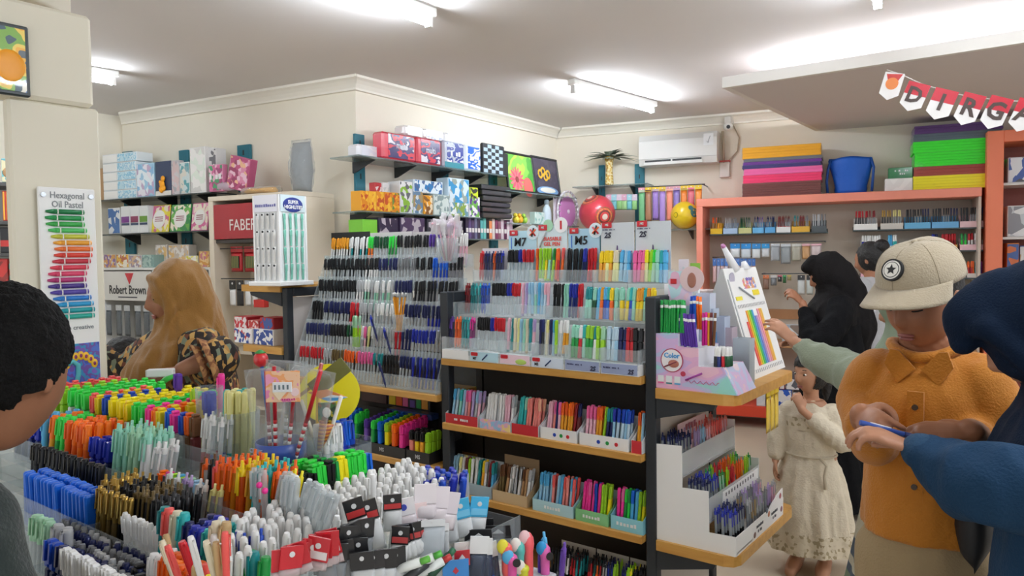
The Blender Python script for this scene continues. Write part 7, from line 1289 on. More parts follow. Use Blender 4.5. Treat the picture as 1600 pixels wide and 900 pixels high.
# ================================================================ people: continuous bodies from blended volumes
def crom(p, t):
    n = len(p)-1; k = min(int(t*n), n-1); f = t*n-k; a, b, c, d = p[max(k-1, 0)], p[k], p[k+1], p[min(k+2, n)]
    return [.5*((2*b[i])+(-a[i]+c[i])*f+(2*a[i]-5*b[i]+4*c[i]-d[i])*f*f+(-a[i]+3*b[i]-3*c[i]+d[i])*f**3) for i in range(len(b))]
class Vox:
    """closed volumes gathered in figure coordinates, then merged into one skin"""
    def __init__(s): s.b = MB()
    def limb(s, pts, rad, n=14, seg=None, wide=None, flat=1.0):
        """tapered limb through the joints; flat squeezes it along the direction 'wide' x axis"""
        P = [tuple(p)+(r,) for p, r in zip(pts, rad)]; seg = seg or 6*(len(pts)-1); C = [crom(P, i/seg) for i in range(seg+1)]
        rings = []
        d0 = (Vector(C[1][:3])-Vector(C[0][:3])).normalized(); d1 = (Vector(C[-1][:3])-Vector(C[-2][:3])).normalized()
        for a in (.25, .6, .85): rings.append((Vector(C[0][:3])-d0*C[0][3]*cos(a*pi/2), C[0][3]*sin(a*pi/2), d0))
        for i, c in enumerate(C): t = (Vector(C[min(i+1, seg)][:3])-Vector(C[max(i-1, 0)][:3])).normalized(); rings.append((Vector(c[:3]), max(c[3], .002), t))
        for a in (.85, .6, .25): rings.append((Vector(C[-1][:3])+d1*C[-1][3]*cos(a*pi/2), C[-1][3]*sin(a*pi/2), d1))
        vs = []; fs = []; up = Vector(wide) if wide else Vector((.13, .21, .97))
        for p, r, t in rings:
            a = t.cross(up)
            if a.length < .05: a = t.cross(Vector((1, 0, .1)))
            a.normalize(); b = a.cross(t).normalized()
            vs += [p + a*r*flat*cos(2*pi*k/n) + b*r*sin(2*pi*k/n) for k in range(n)]
        N = len(rings)
        for i in range(N-1):
            for k in range(n): fs.append((i*n+k, i*n+(k+1) % n, (i+1)*n+(k+1) % n, (i+1)*n+k))
        fs.append(tuple(range(n))[::-1]); fs.append(tuple((N-1)*n+k for k in range(n))); s.b.add(vs, fs, 0, True); return s
    def ell(s, c, r, T=None, nu=20, nv=14): s.b.ball(c, r, nu, nv, 0, T); return s
    def loft(s, sec, K=56, folds=0, amp=0.0, ph=0.0, seg=5):
        """sections (cx, cy, z, rx, ry[, fold amplitude]) stacked upwards"""
        P = [tuple(q) if len(q) > 5 else tuple(q)+(amp,) for q in sec]; n = seg*(len(P)-1); vs = []; fs = []
        for i in range(n+1):
            c = crom(P, i/n)
            for k in range(K):
                a = 2*pi*k/K; f = 1 + c[5]*(sin(folds*a+ph+c[2]*2)+.5*sin((folds*1.7)*a+ph*2))
                vs.append((c[0]+c[3]*f*cos(a), c[1]+c[4]*f*sin(a), c[2]))
        for i in range(n):
            for k in range(K): fs.append((i*K+k, i*K+(k+1) % K, (i+1)*K+(k+1) % K, (i+1)*K+k))
        fs.append(tuple(range(K))[::-1]); fs.append(tuple(n*K+k for k in range(K))); s.b.add(vs, fs, 0, True); return s
    def head(s, T, sc=1.0):
        nu, nv = 56, 44; vs = []; fs = []; g = lambda a, b: math.exp(-(a*a+b*b))
        for j in range(nv+1):
            th = pi*j/nv
            for i in range(nu):
                ph = 2*pi*i/nu; d = Vector((sin(th)*cos(ph), sin(th)*sin(ph), -cos(th))); x, y, z = d.x*.072, d.y*.093, d.z*.112
                if d.z < 0: k = (-d.z)**1.6; x *= 1-.30*k; y = y*(1-.05*k) if y > 0 else y*(1-.45*k)
                if d.y > -.1:
                    w = min(1, (d.y+.1)*2.2)
                    y += w*(.021*g(x/.011, (z+.020)/.016) + .010*g(x/.009, (z-.004)/.018) - .010*g((abs(x)-.031)/.015, (z-.010)/.011) + .004*g((abs(x)-.03)/.02, (z-.030)/.010) + .007*g(x/.020, (z+.056)/.009) - .003*g(x/.02, (z+.0655)/.006)*0 + .008*g(x/.022, (z+.095)/.018) + .005*g((abs(x)-.04)/.018, (z+.03)/.022))
                vs.append(T @ Vector((x*sc, y*sc, z*sc)))
        for j in range(nv):
            for i in range(nu): fs.append((j*nu+i, j*nu+(i+1) % nu, (j+1)*nu+(i+1) % nu, (j+1)*nu+i))
        s.b.add(vs, fs, 0, True)
        for sx in (-1, 1): s.b.ball((0, 0, 0), (.009*sc, .017*sc, .030*sc), 14, 10, 0, T @ Matrix.Translation((sx*.073*sc, -.012*sc, -.004*sc)) @ Matrix.Rotation(sx*.25, 4, 'Z') @ Matrix.Rotation(-.2, 4, 'X'))
        return s
    def hand(s, w, fwd, nrm, thumb=1, curl=.5, sc=1.0, pinch=False, spread=.10):
        """w wrist, fwd along the fingers, nrm back of the hand, thumb = side of the thumb (+1 or -1 along fwd x nrm)"""
        w = Vector(w); f = Vector(fwd).normalized(); n = Vector(nrm); n = (n-f*n.dot(f)).normalized(); x = f.cross(n)*thumb
        L = lambda a, b, c: w + x*a*sc + f*b*sc + n*c*sc
        s.limb([L(0, -.01, 0), L(0, .03, 0), L(.002, .07, 0), L(.002, .085, 0)], [.021*sc, .030*sc, .036*sc, .030*sc], n=16, wide=x, flat=.42)
        for i, (o, ln) in enumerate(((.031, .070), (.0105, .078), (-.0105, .072), (-.030, .057))):
            c = curl*(1+.12*i) if not (pinch and i == 0) else curl*1.1; sp = spread*(1.2-.8*i); p = L(o*.95, .078 if i < 3 else .070, .002); pts = [p]; ang = c*.5
            for seg in (.45, .31, .24):
                d = (f*cos(ang)-n*sin(ang)); d = (d + x*sp*.5).normalized(); p = p+d*ln*seg*sc; pts.append(p); ang += c*.9
            s.limb(pts, [.0088*sc, .0082*sc, .0076*sc, .0064*sc], n=10, seg=9)
        tq = [L(.022, .012, -.004), L(.042, .034, -.010), L(.050 if not pinch else .045, .060, -.018 if not pinch else -.026), L(.048 if not pinch else .036, .082, -.024 if not pinch else -.034)]
        s.limb(tq, [.013*sc, .0115*sc, .0095*sc, .0075*sc], n=10, seg=9); return s
    def out(s, name, m, parent, voxel=.008, sm=2, amp=0.0, fs=14.0, keep=None):
        me = s.b.mesh(name); tmp = bpy.data.objects.new('tmp_volume', me); COL.objects.link(tmp)
        r = tmp.modifiers.new('r', 'REMESH'); r.mode = 'VOXEL'; r.voxel_size = voxel; r.use_smooth_shade = True
        q = tmp.modifiers.new('s', 'SMOOTH'); q.factor = .5; q.iterations = sm
        dg = bpy.context.evaluated_depsgraph_get(); res = bpy.data.meshes.new_from_object(tmp.evaluated_get(dg)); bpy.data.objects.remove(tmp); bpy.data.meshes.remove(me)
        if amp:
            nn = [v.normal.copy() for v in res.vertices]
            for v, n in zip(res.vertices, nn): c = v.co; v.co = c + n*amp*(.7*noise.noise(c*fs)+.9*(.45-abs(noise.noise(Vector((c.x*fs*1.7, c.y*fs*1.7, c.z*fs*.55+3.1))))*1.6)+.35*noise.noise(Vector((c.x*fs*3.3, c.y*fs*3.3, c.z*fs*1.4))))
        if keep:
            b = bmesh.new(); b.from_mesh(res); bmesh.ops.delete(b, geom=[v for v in b.verts if not keep(v.co)], context='VERTS'); b.to_mesh(res); b.free()
        res.name = name; res.polygons.foreach_set('use_smooth', [True]*len(res.polygons)); res.materials.clear()
        return obj(name, res, m, parent)
def skin(c): return mat(c, .5, var=.05, vs=12, spec=.35)
def HT(c, pitch=0, yaw=0, roll=0): return Matrix.Translation(c) @ Matrix.Rotation(R(yaw), 4, 'Z') @ Matrix.Rotation(R(pitch), 4, 'X') @ Matrix.Rotation(R(roll), 4, 'Y')
def face(t, T, sc=1.0, closed=True, lip='9a5a50', brow='241a16'):
    for sx in (-1, 1):
        MB().tube([T @ Vector((sx*(.018+.010*k)*sc, (.0835-.0025*k*k)*sc, (.034+.004*k-.002*k*k)*sc)) for k in range(4)], .0028*sc, 6).out('eyebrow', mat(brow, .8), t)
        if closed: MB().tube([T @ Vector((sx*(.020+.0075*k)*sc, (.0815-.0012*k*k)*sc, (.0055-.0012*(1.5-abs(k-1.5)))*sc)) for k in range(4)], .0018*sc, 6).out('eyelid_line', mat('1c1412', .7), t)
        else:
            MB().ball((0, 0, 0), (.0115*sc, .006*sc, .0062*sc), 12, 8, 0, T @ Matrix.Translation((sx*.031*sc, .0755*sc, .010*sc))).out('eye', mat('e8e4dc', .3), t); MB().ball((0, 0, 0), .0052*sc, 10, 8, 0, T @ Matrix.Translation((sx*.031*sc, .0795*sc, .0095*sc))).out('iris', mat('20140f', .2), t)
    m = MB(); m.ball((0, 0, 0), (.021*sc, .006*sc, .0042*sc), 14, 8, 0, T @ Matrix.Translation((0, .0865*sc, -.0535*sc))); m.out('upper_lip', mat(lip, .5), t); m = MB(); m.ball((0, 0, 0), (.018*sc, .006*sc, .0050*sc), 14, 8, 0, T @ Matrix.Translation((0, .0860*sc, -.0615*sc))); m.out('lower_lip', mat(lip, .5), t)
def legs(v, hz, hw, kz=.46, r=(.085, .058, .042), y=0.0):
    for sx in (-1, 1): v.limb([(sx*hw, y, hz), (sx*hw*1.05, y+.01, kz), (sx*hw*1.05, y-.01, .09)], [r[0], r[1], r[2]], n=14); v.limb([(sx*hw*1.05, y-.04, .035), (sx*hw*1.1, y+.06, .03), (sx*hw*1.15, y+.14, .022)], [.032, .036, .026], n=12, wide=(1, 0, 0))
def torso(v, pz, sz, sw, cw=.135, d=.095, y=0.0, ny=.0, nz=None):
    v.loft([(0, y, pz-.10, cw*.74, d*.9), (0, y, pz, cw*1.06, d*1.08), (0, y, (pz+sz)/2-.04, cw, d), (0, y, sz-.10, cw+.02, d+.01), (0, y, sz, sw*.86, d*.82), (0, y-.005, sz+.045, .06, .06)], K=36)
WP = lambda p, rz: (lambda q: q)(Matrix.Rotation(-rz, 3, 'Z'))
def loc_of(px, py, d, base, rz): return Matrix.Rotation(-rz, 3, 'Z') @ (at(px, py, d)-Vector((base[0], base[1], 0)))
# ---------------------------------------------------------------- boy with the cap
base = (-.270, 1.985); rz = R(178); LO = lambda px, py, d: loc_of(px, py, d, base, rz)
t = thing('person', 'person in a beige cap and mustard shirt looking down at a pen', 'person', (*base, 0), rz)
sk = skin('9c6a4e'); T = HT((.000, .045, 1.438), -20, -22, 0); v = Vox(); v.head(T, 1.0); v.limb([(0, -.015, 1.26), (.004, .005, 1.34), (.010, .025, 1.40)], [.062, .054, .056]); torso(v, .86, 1.265, .13, .108, .085); legs(v, .84, .068, .46, (.066, .05, .038))
hr = LO(1352, 657, 1.53); hl = LO(1462, 672, 1.50); er = LO(1366, 690, 1.70); el = LO(1526, 690, 1.68)
fr_ = (hr-er).normalized(); fl = (hl-el).normalized(); wr = hr-Vector((-.02, .055, 0)); wl = hl-Vector((.055, .035, 0))
for sx, e, w in ((1, er, wr), (-1, el, wl)): v.limb([(sx*.115, 0, 1.25), (sx*.135, 0, 1.17), tuple(e), tuple((e*.45+w*.55)), tuple(w)], [.052, .047, .038, .034, .025], n=14)
v.hand(wr, (-.45, .85, -.05), (.75, .35, .6), thumb=-1, curl=.75, sc=.92, pinch=True); v.hand(wl, (.85, .5, -.1), (-.3, .3, .9), thumb=1, curl=.6, sc=.92, pinch=True)
v.out('body', sk, t, .0042, 2); face(t, T, lip='8a4f48')
# hair under the cap
v = Vox(); v.ell((0, 0, 0), (.077, .090, .10), T @ Matrix.Translation((0, -.016, .018))); hair = v.out('hair', mat('17120f', .75, bump=.5, bs=120), t, .006, 1, keep=lambda c: (T.inverted() @ c).y < .035 and (T.inverted() @ c).z > -.035 - .5*min(0, (T.inverted() @ c).y))
# mustard shirt
v = Vox(); v.loft([(0, .0, .885, .140, .128, .02), (0, .0, 1.0, .132, .122, .012), (0, .0, 1.12, .128, .118, .006), (0, 0, 1.21, .130, .112, 0), (0, -.003, 1.262, .115, .095, 0), (0, -.004, 1.295, .095, .078, 0), (0, -.002, 1.315, .072, .068, 0)], K=56, folds=7)
for sx, e, w in ((1, er, wr), (-1, el, wl)): k = .62 if sx > 0 else .30; v.limb([(sx*.105, 0, 1.248), (sx*.138, 0, 1.18), tuple(e), tuple(e*(1-k)+w*k)], [.066, .062, .053, .044], n=18)
shm = mat('b87212', .8, bump=.35, bs=220, var=.05, vs=5, sheen=.15); shirt = v.out('shirt', shm, t, .008, 2, .006, 11)
def front(x, z): # y of the shirt front
    return .128 if z < 1.2 else .118-.6*(z-1.2)
MB().box(-.017, .017,   .114, .1225, .90, 1.235, T=Matrix.Rotation(0, 4, 'Z')).out('placket', shm, shirt)
for z in (.93, 1.02, 1.11, 1.20): MB().cyl((0, .121, z), (0, .127, z), .0065, n=12).out('button', mat('3a2a1a', .4), shirt)
for sx in (-1, 1): MB().prism([(sx*.006, 1.282), (sx*.042, 1.247), (sx*.070, 1.290), (sx*.058, 1.325), (sx*.040, 1.322)][::sx], .085, .094, 'y', T=Matrix.Translation((0, .0, 0))).out('collar_leaf', shm, shirt)
v = Vox(); v.b = MB(); pts = [(.074*cos(a), .072*sin(a)-.002, 1.318+.012*cos(a*2)) for a in [2*pi*i/16 for i in range(17)]]; v.limb(pts, [.014]*17, n=10, seg=40); v.out('collar_stand', shm, shirt, .006, 1)
bx(shirt, 'chest_tag', -.078, -.055, .098, .1145, 1.135, 1.158, mat('e4e2d8', .6)); MB().cyl((-.0665, .114, 1.1465), (-.0665, .116, 1.1465), .005, n=10).out('tag_emblem', mat('4a5a4a', .6), shirt)
# khaki trousers
v = Vox(); v.loft([(0, 0, .78, .132, .112), (0, 0, .86, .133, .115), (0, 0, .96, .122, .105)], K=40)
for sx in (-1, 1): v.limb([(sx*.064, 0, .82), (sx*.075, .01, .46), (sx*.08, -.005, .07)], [.088, .078, .066], n=20)
v.out('trousers', mat('a08a66', .85, bump=.3, bs=200), t, .009, 2, .006, 9)
for sx in (-1, 1): v = Vox(); v.limb([(sx*.10, -.06, .04), (sx*.105, .06, .045), (sx*.115, .17, .035)], [.046, .05, .036], n=14, wide=(1, 0, 0)); v.out('shoe', mat('e4e2de', .6), t, .008, 1)
# beige cap with a round badge
capm = mat('b0a289', .85, bump=.3, bs=260, sheen=.2); cap = []
ci = T @ Matrix.Translation((0, -.008, .050)) @ Matrix.Rotation(R(3), 4, 'X'); m = MB(); K, NV = 48, 14; vs = []; fs = []
for j in range(NV+1):
    th = (pi/2)*j/NV
    for i in range(K):
        a = 2*pi*i/K; sx, sy, sz = .086, .102, .088; prof = cos(th)**.62 if j < NV else 0.0; vs.append(ci @ Vector((sx*prof*cos(a), sy*prof*sin(a), sz*sin(th)**.92*(1+.02*sin(a*3)) - .004)))
for j in range(NV):
    for i in range(K): fs.append((j*K+i, j*K+(i+1) % K, (j+1)*K+(i+1) % K, (j+1)*K+i))
m.add(vs, fs, 0, True); crown = m.out('cap_crown', capm, t); sol = crown.modifiers.new('thick', 'SOLIDIFY'); sol.thickness = .003; sol.offset = 1
for i in range(6):
    a = 2*pi*i/6+pi/6; MB().tube([ci @ Vector((.0885*(cos(th)**.62)*cos(a), .1045*(cos(th)**.62)*sin(a), .0895*sin(th)**.92*(1+.02*sin(a*3))-.003)) for th in [k*pi/2/9*.98+.02 for k in range(9)]], .0012, 5).out('cap_seam', mat('958870', .85), crown)
MB().ball((0, 0, 0), (.007, .007, .004), 10, 6, 0, ci @ Matrix.Translation((0, 0, .088))).out('cap_button', capm, crown)
m = MB(); n = 20; vs = []; fs = []; rows = 7
for r in range(rows):
    f = r/(rows-1)
    for i in range(n+1):
        a = R(12)+(pi-R(24))*i/n; x0, y0 = .088*cos(a), .104*sin(a); x1 = .096*cos(a)*(1+.02*f); y1 = .104*sin(a)+.070*f*(sin(a)**.55); vs.append(ci @ Vector((x0*(1-f)+x1*f, y1, .004-.012*f-.022*(cos(a)**2)*f-.006*f*f)))
for r in range(rows-1):
    for i in range(n): fs.append((r*(n+1)+i, r*(n+1)+i+1, (r+1)*(n+1)+i+1, (r+1)*(n+1)+i))
m.add(vs, fs, 0, True); br = m.out('cap_brim', capm, t); sol = br.modifiers.new('thick', 'SOLIDIFY'); sol.thickness = .004; sol.offset = 0
th = .56; B = Vector((.0, .1025*(cos(th)**.62)+.001, .089*sin(th)**.92)); nb = Vector((0, .85, .5)).normalized(); Bm = ci @ Matrix.Translation(B) @ nb.to_track_quat('Z', 'Y').to_matrix().to_4x4()
for k, (r, c, h) in enumerate(((.025, '17181a', .0035), (.021, 'eceae2', .0042), (.018, '1b1c1e', .0048), (.0165, 'eceae2', .0052))): MB().cyl(Bm @ Vector((0, 0, -.004)), Bm @ Vector((0, 0, h)), r, n=28).out('badge_ring', mat(c, .6), crown)
st = []
for k in range(10): a = pi/2+k*pi/5; r = .0125 if k % 2 == 0 else .0055; st.append((r*cos(a), r*sin(a)))
MB().prism(st, .005, .0058, 'z', T=Bm).out('badge_star', mat('17181a', .6), crown)
# blue pen between the hands
p = at(1384, 671, 1.47); q = (CROT @ Vector((.95, -.25, .12))).normalized(); a = thing('held_pen', 'blue and white pen held between the two people at the right', 'pen', p); MB().cyl(-q*.05, q*.035, .0055, n=10).out('barrel', mat('3a5ab0', .35), a); MB().cyl(q*.0355, q*.06, .006, n=10).out('cap', mat('28356e', .35), a); MB().cyl(-q*.03+Vector((0, 0, .0045)), q*.01+Vector((0, 0, .0045)), .0025, n=6).out('white_print', mat('e8e8ee', .4), a)
# ---------------------------------------------------------------- woman in the navy hijab at the edge
base = (.045, 1.702); rz = R(97); LO = lambda px, py, d: loc_of(px, py, d, base, rz)
t = thing('person', 'person in a navy hijab and blue dress bending over a pen at the picture edge', 'person', (*base, 0), rz)
T = HT((0, .085, 1.392), -30, 4, 0); v = Vox(); v.head(T, .97); v.limb([(0, -.01, 1.26), (0, .03, 1.34), (0, .06, 1.39)], [.06, .052, .055]); torso(v, .86, 1.25, .15); legs(v, .84, .09)
hl = LO(1398, 690, 1.40); el = LO(1552, 752, 1.27); wl = LO(1432, 703, 1.38); er = Vector((.20, -.03, 1.03)); wr = Vector((.19, .03, .84))
v.limb([(-.15, 0, 1.24), (-.20, .0, 1.17), tuple(el), tuple((el+wl)/2), tuple(wl)], [.046, .036, .028, .028, .024]); v.limb([(.14, 0, 1.23), (.18, -.01, 1.15), tuple(er), tuple(wr)], [.05, .045, .038, .024])
v.hand(wl, hl-wl, (0, .25, 1), thumb=1, curl=.55, sc=.88, pinch=True); v.hand(wr, (0, .15, -1), (1, 0, .1), thumb=-1, curl=.5, sc=.88)
v.out('body', skin('b07e62'), t, .0045, 2)
# blue dress with gathered sleeve
dm = mat('123654', .85, bump=.3, bs=180, var=.06, vs=4, spec=.3); v = Vox(); v.loft([(0, 0, .04, .34, .30, .05), (0, 0, .45, .27, .24, .045), (0, 0, .85, .205, .17, .03), (0, 0, 1.05, .185, .15, .015), (0, 0, 1.2, .185, .13, 0), (0, -.005, 1.28, .10, .085, 0)], K=72, folds=9)
v.limb([(-.14, 0, 1.235), (-.20, .01, 1.16), tuple(el+Vector((-.01, -.01, -.005))), tuple(el*.55+wl*.45+Vector((0, 0, -.012))), tuple(el*.12+wl*.88)], [.068, .068, .070, .066, .036], n=22); v.limb([(.14, 0, 1.235), (.18, -.01, 1.15), tuple(er), tuple(er*.2+wr*.8)], [.068, .068, .066, .045], n=20)
v.out('dress', dm, t, .009, 2, .011, 9)
v = Vox(); v.limb([tuple(el*.14+wl*.86), tuple(el*.06+wl*.94)], [.036, .035], n=18); v.out('cuff', mat('153d5c', .85, bump=.3, bs=180), t, .006, 1)
# navy hijab: hood, brim over the face, cape over the chest
hm = mat('0b1c32', .9, bump=.25, bs=260, spec=.2); v = Vox(); v.ell((0, 0, 0), (.098, .118, .124), T @ Matrix.Translation((0, -.020, .010)))
v.limb([T @ Vector((0, .02, .09)), T @ Vector((0, .085, .075)), T @ Vector((0, .118, .045))], [.055, .050, .026], n=18, wide=(1, 0, 0))
for sx in (-1, 1): v.limb([T @ Vector((sx*.05, .075, .06)), T @ Vector((sx*.074, .055, .0)), T @ Vector((sx*.062, .035, -.08)), T @ Vector((sx*.03, .03, -.115))], [.026, .022, .022, .026], n=12)
v.limb([T @ Vector((0, -.05, -.03)), (0, -.01, 1.35), (0, -.03, 1.27)], [.085, .09, .10], n=18)
v.loft([(0, .02, 1.08, .225, .175, .04), (0, .012, 1.15, .215, .165, .03), (0, .002, 1.22, .195, .145, .012), (0, .0, 1.29, .145, .112, 0), (0, .03, 1.37, .085, .085, 0)], K=64, folds=8)
v.out('hijab', hm, t, .008, 2, .010, 8)
# black bag strap and bag at her side, seen between the two
p = at(1520, 830, 1.66); a = thing('shoulder_bag', 'black bag hanging between the two people at the right', 'bag', p, rz); m = MB(); pouch(m, .20, .16, .08, z0=-.06); m.out('bag_body', mat('15161a', .6), a, fix=True); MB().tube([(-.06, 0, .085), (-.04, 0, .11), (0, 0, .12), (.04, 0, .11), (.06, 0, .085)], .006, 8).out('strap', mat('15161a', .6), a)
# ---------------------------------------------------------------- woman in sage green reaching for the pencil stand
base = (-.400, 2.80); rz = R(109); LO = lambda px, py, d: loc_of(px, py, d, base, rz)
t = thing('person', 'person in sage green sleeves and a striped skirt reaching behind the capped person', 'person', (*base, 0), rz)
T = HT((0, .03, 1.37), -20, 0, 0); v = Vox(); v.head(T, .95); v.limb([(0, -.01, 1.22), (0, .01, 1.30), (0, .02, 1.34)], [.058, .05, .052]); torso(v, .84, 1.21, .16); legs(v, .82, .085)
hd = LO(1226, 520, 2.72); wl = LO(1243, 536, 2.70); el = LO(1326, 580, 2.58); 
v.limb([(-.14, 0, 1.20), tuple(Vector((-.20, .10, 1.12))*.6+el*.4), tuple(el), tuple((el+wl)/2), tuple(wl)], [.046, .038, .032, .030, .023]); v.hand(wl, hd-wl, (-.3, .1, 1), thumb=1, curl=.35, sc=.92, pinch=True)
v.limb([(.14, 0, 1.2), (.19, -.01, 1.1), (.20, -.02, .95), (.17, .03, .82)], [.048, .044, .037, .023]); v.hand((.17, .03, .82), (-.1, .2, -1), (1, 0, .2), thumb=-1, curl=.5, sc=.9); v.out('body', skin('b58468'), t, .005, 2)
sg = mat('868f7a', .85, bump=.3, bs=160, sheen=.15); v = Vox(); v.limb([(-.13, 0, 1.195), tuple(Vector((-.20, .10, 1.12))*.6+el*.4), tuple(el), tuple(el*.5+wl*.5+Vector((0, 0, -.01))), tuple(el*.10+wl*.90)], [.08, .075, .070, .060, .034], n=20); v.loft([(0, 0, .80, .17, .13), (0, 0, 1.0, .165, .125), (0, 0, 1.15, .17, .12), (0, 0, 1.25, .09, .08)], K=40); v.limb([(.13, 0, 1.2), (.19, -.01, 1.1), (.20, -.02, .95), (.175, .025, .84)], [.075, .075, .07, .05], n=18); v.out('blouse', sg, t, .009, 2, .012, 10)
v = Vox(); v.ell((0, 0, 0), (.10, .118, .125), T @ Matrix.Translation((0, -.022, .010))); v.loft([(0, 0, 1.08, .22, .17, .02), (0, 0, 1.18, .2, .15, .01), (0, 0, 1.27, .12, .11, 0), (0, .01, 1.33, .09, .09, 0)], K=48, folds=7); v.out('hijab', mat('7d8a74', .9), t, .009, 2, .006, 9)
v = Vox(); v.loft([(0, 0, .72, .205, .175, .02), (0, 0, .9, .195, .16, .015), (0, 0, 1.08, .195, .15, .0), (0, 0, 1.2, .17, .12, 0)], K=48, folds=6); v.out('vest', mat('b89468', .8, bump=.3, bs=90), t, .010, 2, .006, 9)
zb = [.03, .10, .13, .16, .19, .40, .43, .46, .49, .55, .80]; cs = ['7c8b74', 'b8b6a0', '4a5866', 'b8b6a0', '6a7a66', '76866c', '4a5866', 'bcb8a4', '4a5866', 'bcb8a4']
for k in range(len(zb)-1):
    m = MB(); K = 72; vs = []
    for z in (zb[k], zb[k+1]):
        for i in range(K): a = 2*pi*i/K; r = .36-.19*(z/.8)**.8; q = r*(1+.05*(1-z)*sin(11*a)); vs.append((q*cos(a), q*.88*sin(a), z))
    m.add(vs, [(i, (i+1) % K, K+(i+1) % K, K+i) for i in range(K)], 0, True); m.out('skirt_band', mat(cs[k], .85, bump=.25, bs=150), t)
# ---------------------------------------------------------------- girl in the cream lace dress
base = (-1.00, 3.74); rz = R(186); LO = lambda px, py, d: loc_of(px, py, d, base, rz)
t = thing('person', 'small person in a cream lace dress with a hand at the mouth', 'person', (*base, 0), rz)
T = HT((.0, .015, .965), -6, -34, 0); v = Vox(); v.head(T, .88); v.limb([(0, -.01, .80), (0, .0, .86), (0, .01, .90)], [.042, .036, .040]); torso(v, .58, .79, .105, .088, .070); legs(v, .56, .06, .30, (.06, .042, .03))
mo = T @ Vector((-.005, .112, -.070)); wr = mo + Vector((-.03, .008, -.080)); er = Vector((-.15, .06, .655))
v.limb([(-.10, 0, .78), (-.135, .02, .71), tuple(er), tuple(wr)], [.034, .031, .027, .018], n=12); v.hand(wr, mo-wr, (-.5, .8, .1), thumb=1, curl=.9, sc=.70)
v.limb([(.10, 0, .78), (.14, .0, .69), (.155, .02, .60), (.155, .05, .53)], [.034, .031, .026, .018], n=12); v.hand((.155, .05, .53), (0, .15, -1), (1, 0, 0), thumb=-1, curl=.5, sc=.7)
v.out('body', skin('b8876a'), t, .005, 2); face(t, T, .88, closed=False)
v = Vox(); v.ell((0, 0, 0), (.078, .092, .104), T @ Matrix.Translation((0, -.010, .016))); v.limb([T @ Vector((0, -.07, .0)), T @ Vector((0, -.10, -.06)), T @ Vector((0, -.09, -.14))], [.035, .03, .012]); v.out('hair', mat('120e0d', .6, bump=.6, bs=90), t, .006, 1, .004, 40, keep=lambda c: (T.inverted() @ c).y < .035 or (T.inverted() @ c).z > .046)
MB().ball((0, 0, 0), (.028, .012, .016), 12, 8, 0, T @ Matrix.Translation((.03, .02, .105))).out('hair_bow', prt(['e8ecf4', '5a90d0', 'c8d8e8'], 60, 'voronoi'), t)
lace = prt(['d8ccb4', 'd8ccb4', 'd8ccb4', 'cfc2a8', 'a89878'], 70, 'voronoi', rough=.85, coat=0); lin_ = mat('d9cdb6', .85, bump=.4, bs=120)
v = Vox(); v.loft([(0, 0, .12, .20, .175, .045), (0, 0, .30, .185, .16, .05), (0, 0, .48, .145, .115, .04), (0, 0, .575, .112, .09, .01), (0, 0, .66, .118, .094, 0), (0, 0, .75, .122, .09, 0), (0, 0, .80, .085, .07, 0), (0, 0, .835, .048, .046, 0)], K=72, folds=10)
v.limb([(-.095, 0, .775), (-.14, .02, .71), tuple(er), tuple(er*.35+wr*.65)], [.052, .052, .050, .040], n=16); v.limb([(.095, 0, .775), (.14, .0, .69), (.155, .02, .61), (.155, .04, .565)], [.052, .050, .046, .038], n=16); v.out('dress', lin_, t, .007, 2, .006, 16)
for z, h, m_ in ((.12, .10, lace), (.34, .022, mat('a8a48c', .85)), (.70, .06, lace)):
    m = MB(); K = 72; vs = []
    for zz in (z, z+h):
        c = crom([(.20, .175, .045), (.185, .16, .05), (.145, .115, .04), (.112, .09, .01), (.118, .094, 0), (.122, .09, 0)], min(.999, max(0, (zz-.12)/.63)))
        for i in range(K): a = 2*pi*i/K; f = 1.035+c[2]*(sin(10*a+zz*2)+.5*sin(17*a)); vs.append((c[0]*f*cos(a), c[1]*f*sin(a), zz))
    m.add(vs, [(i, (i+1) % K, K+(i+1) % K, K+i) for i in range(K)], 0, True); m.out('lace_band', m_, t)
MB().tube([(.118*cos(a), .098*sin(a), .575) for a in [2*pi*i/24 for i in range(25)]], .005, 6).out('sash', mat('cfc3ac', .85), t); MB().tube([(-.06, .10, .575), (-.09, .115, .55), (-.08, .12, .50), (-.085, .125, .44)], .008, 6).out('sash_end', mat('c8bba2', .85), t)
for sx in (-1, 1): v = Vox(); v.limb([(sx*.065, -.03, .028), (sx*.07, .05, .03), (sx*.075, .12, .022)], [.028, .032, .022], n=12, wide=(1, 0, 0)); v.out('shoe', mat('8a5a44', .6), t, .006, 1)
# ---------------------------------------------------------------- woman in black
base = (-1.13, 4.74); rz = R(116); LO = lambda px, py, d: loc_of(px, py, d, base, rz)
t = thing('person', 'person in a black hijab and black coat looking at packets by the salmon cabinet', 'person', (*base, 0), rz)
T = HT((0, .05, 1.41), -24, 0, 0); v = Vox(); v.head(T, .98); v.limb([(0, -.01, 1.26), (0, .02, 1.33), (0, .035, 1.37)], [.06, .052, .055]); torso(v, .86, 1.25, .165); legs(v, .84, .09); hd = LO(1246, 466, 4.45); wl = LO(1254, 474, 4.45); el = Vector((-.23, .16, 1.03))
v.limb([(-.15, 0, 1.24), (-.21, .04, 1.14), tuple(el), tuple(wl)], [.05, .045, .036, .024]); v.hand(wl, hd-wl, (-.6, -.2, .8), thumb=1, curl=.8, sc=.95); v.limb([(.15, 0, 1.24), (.21, .02, 1.13), (.22, .08, 1.0), (.16, .2, .98)], [.05, .045, .036, .024]); v.hand((.16, .2, .98), (-.4, .9, 0), (.5, 0, .8), thumb=-1, curl=.6); v.out('body', skin('a87458'), t, .006, 2); face(t, T, .98)
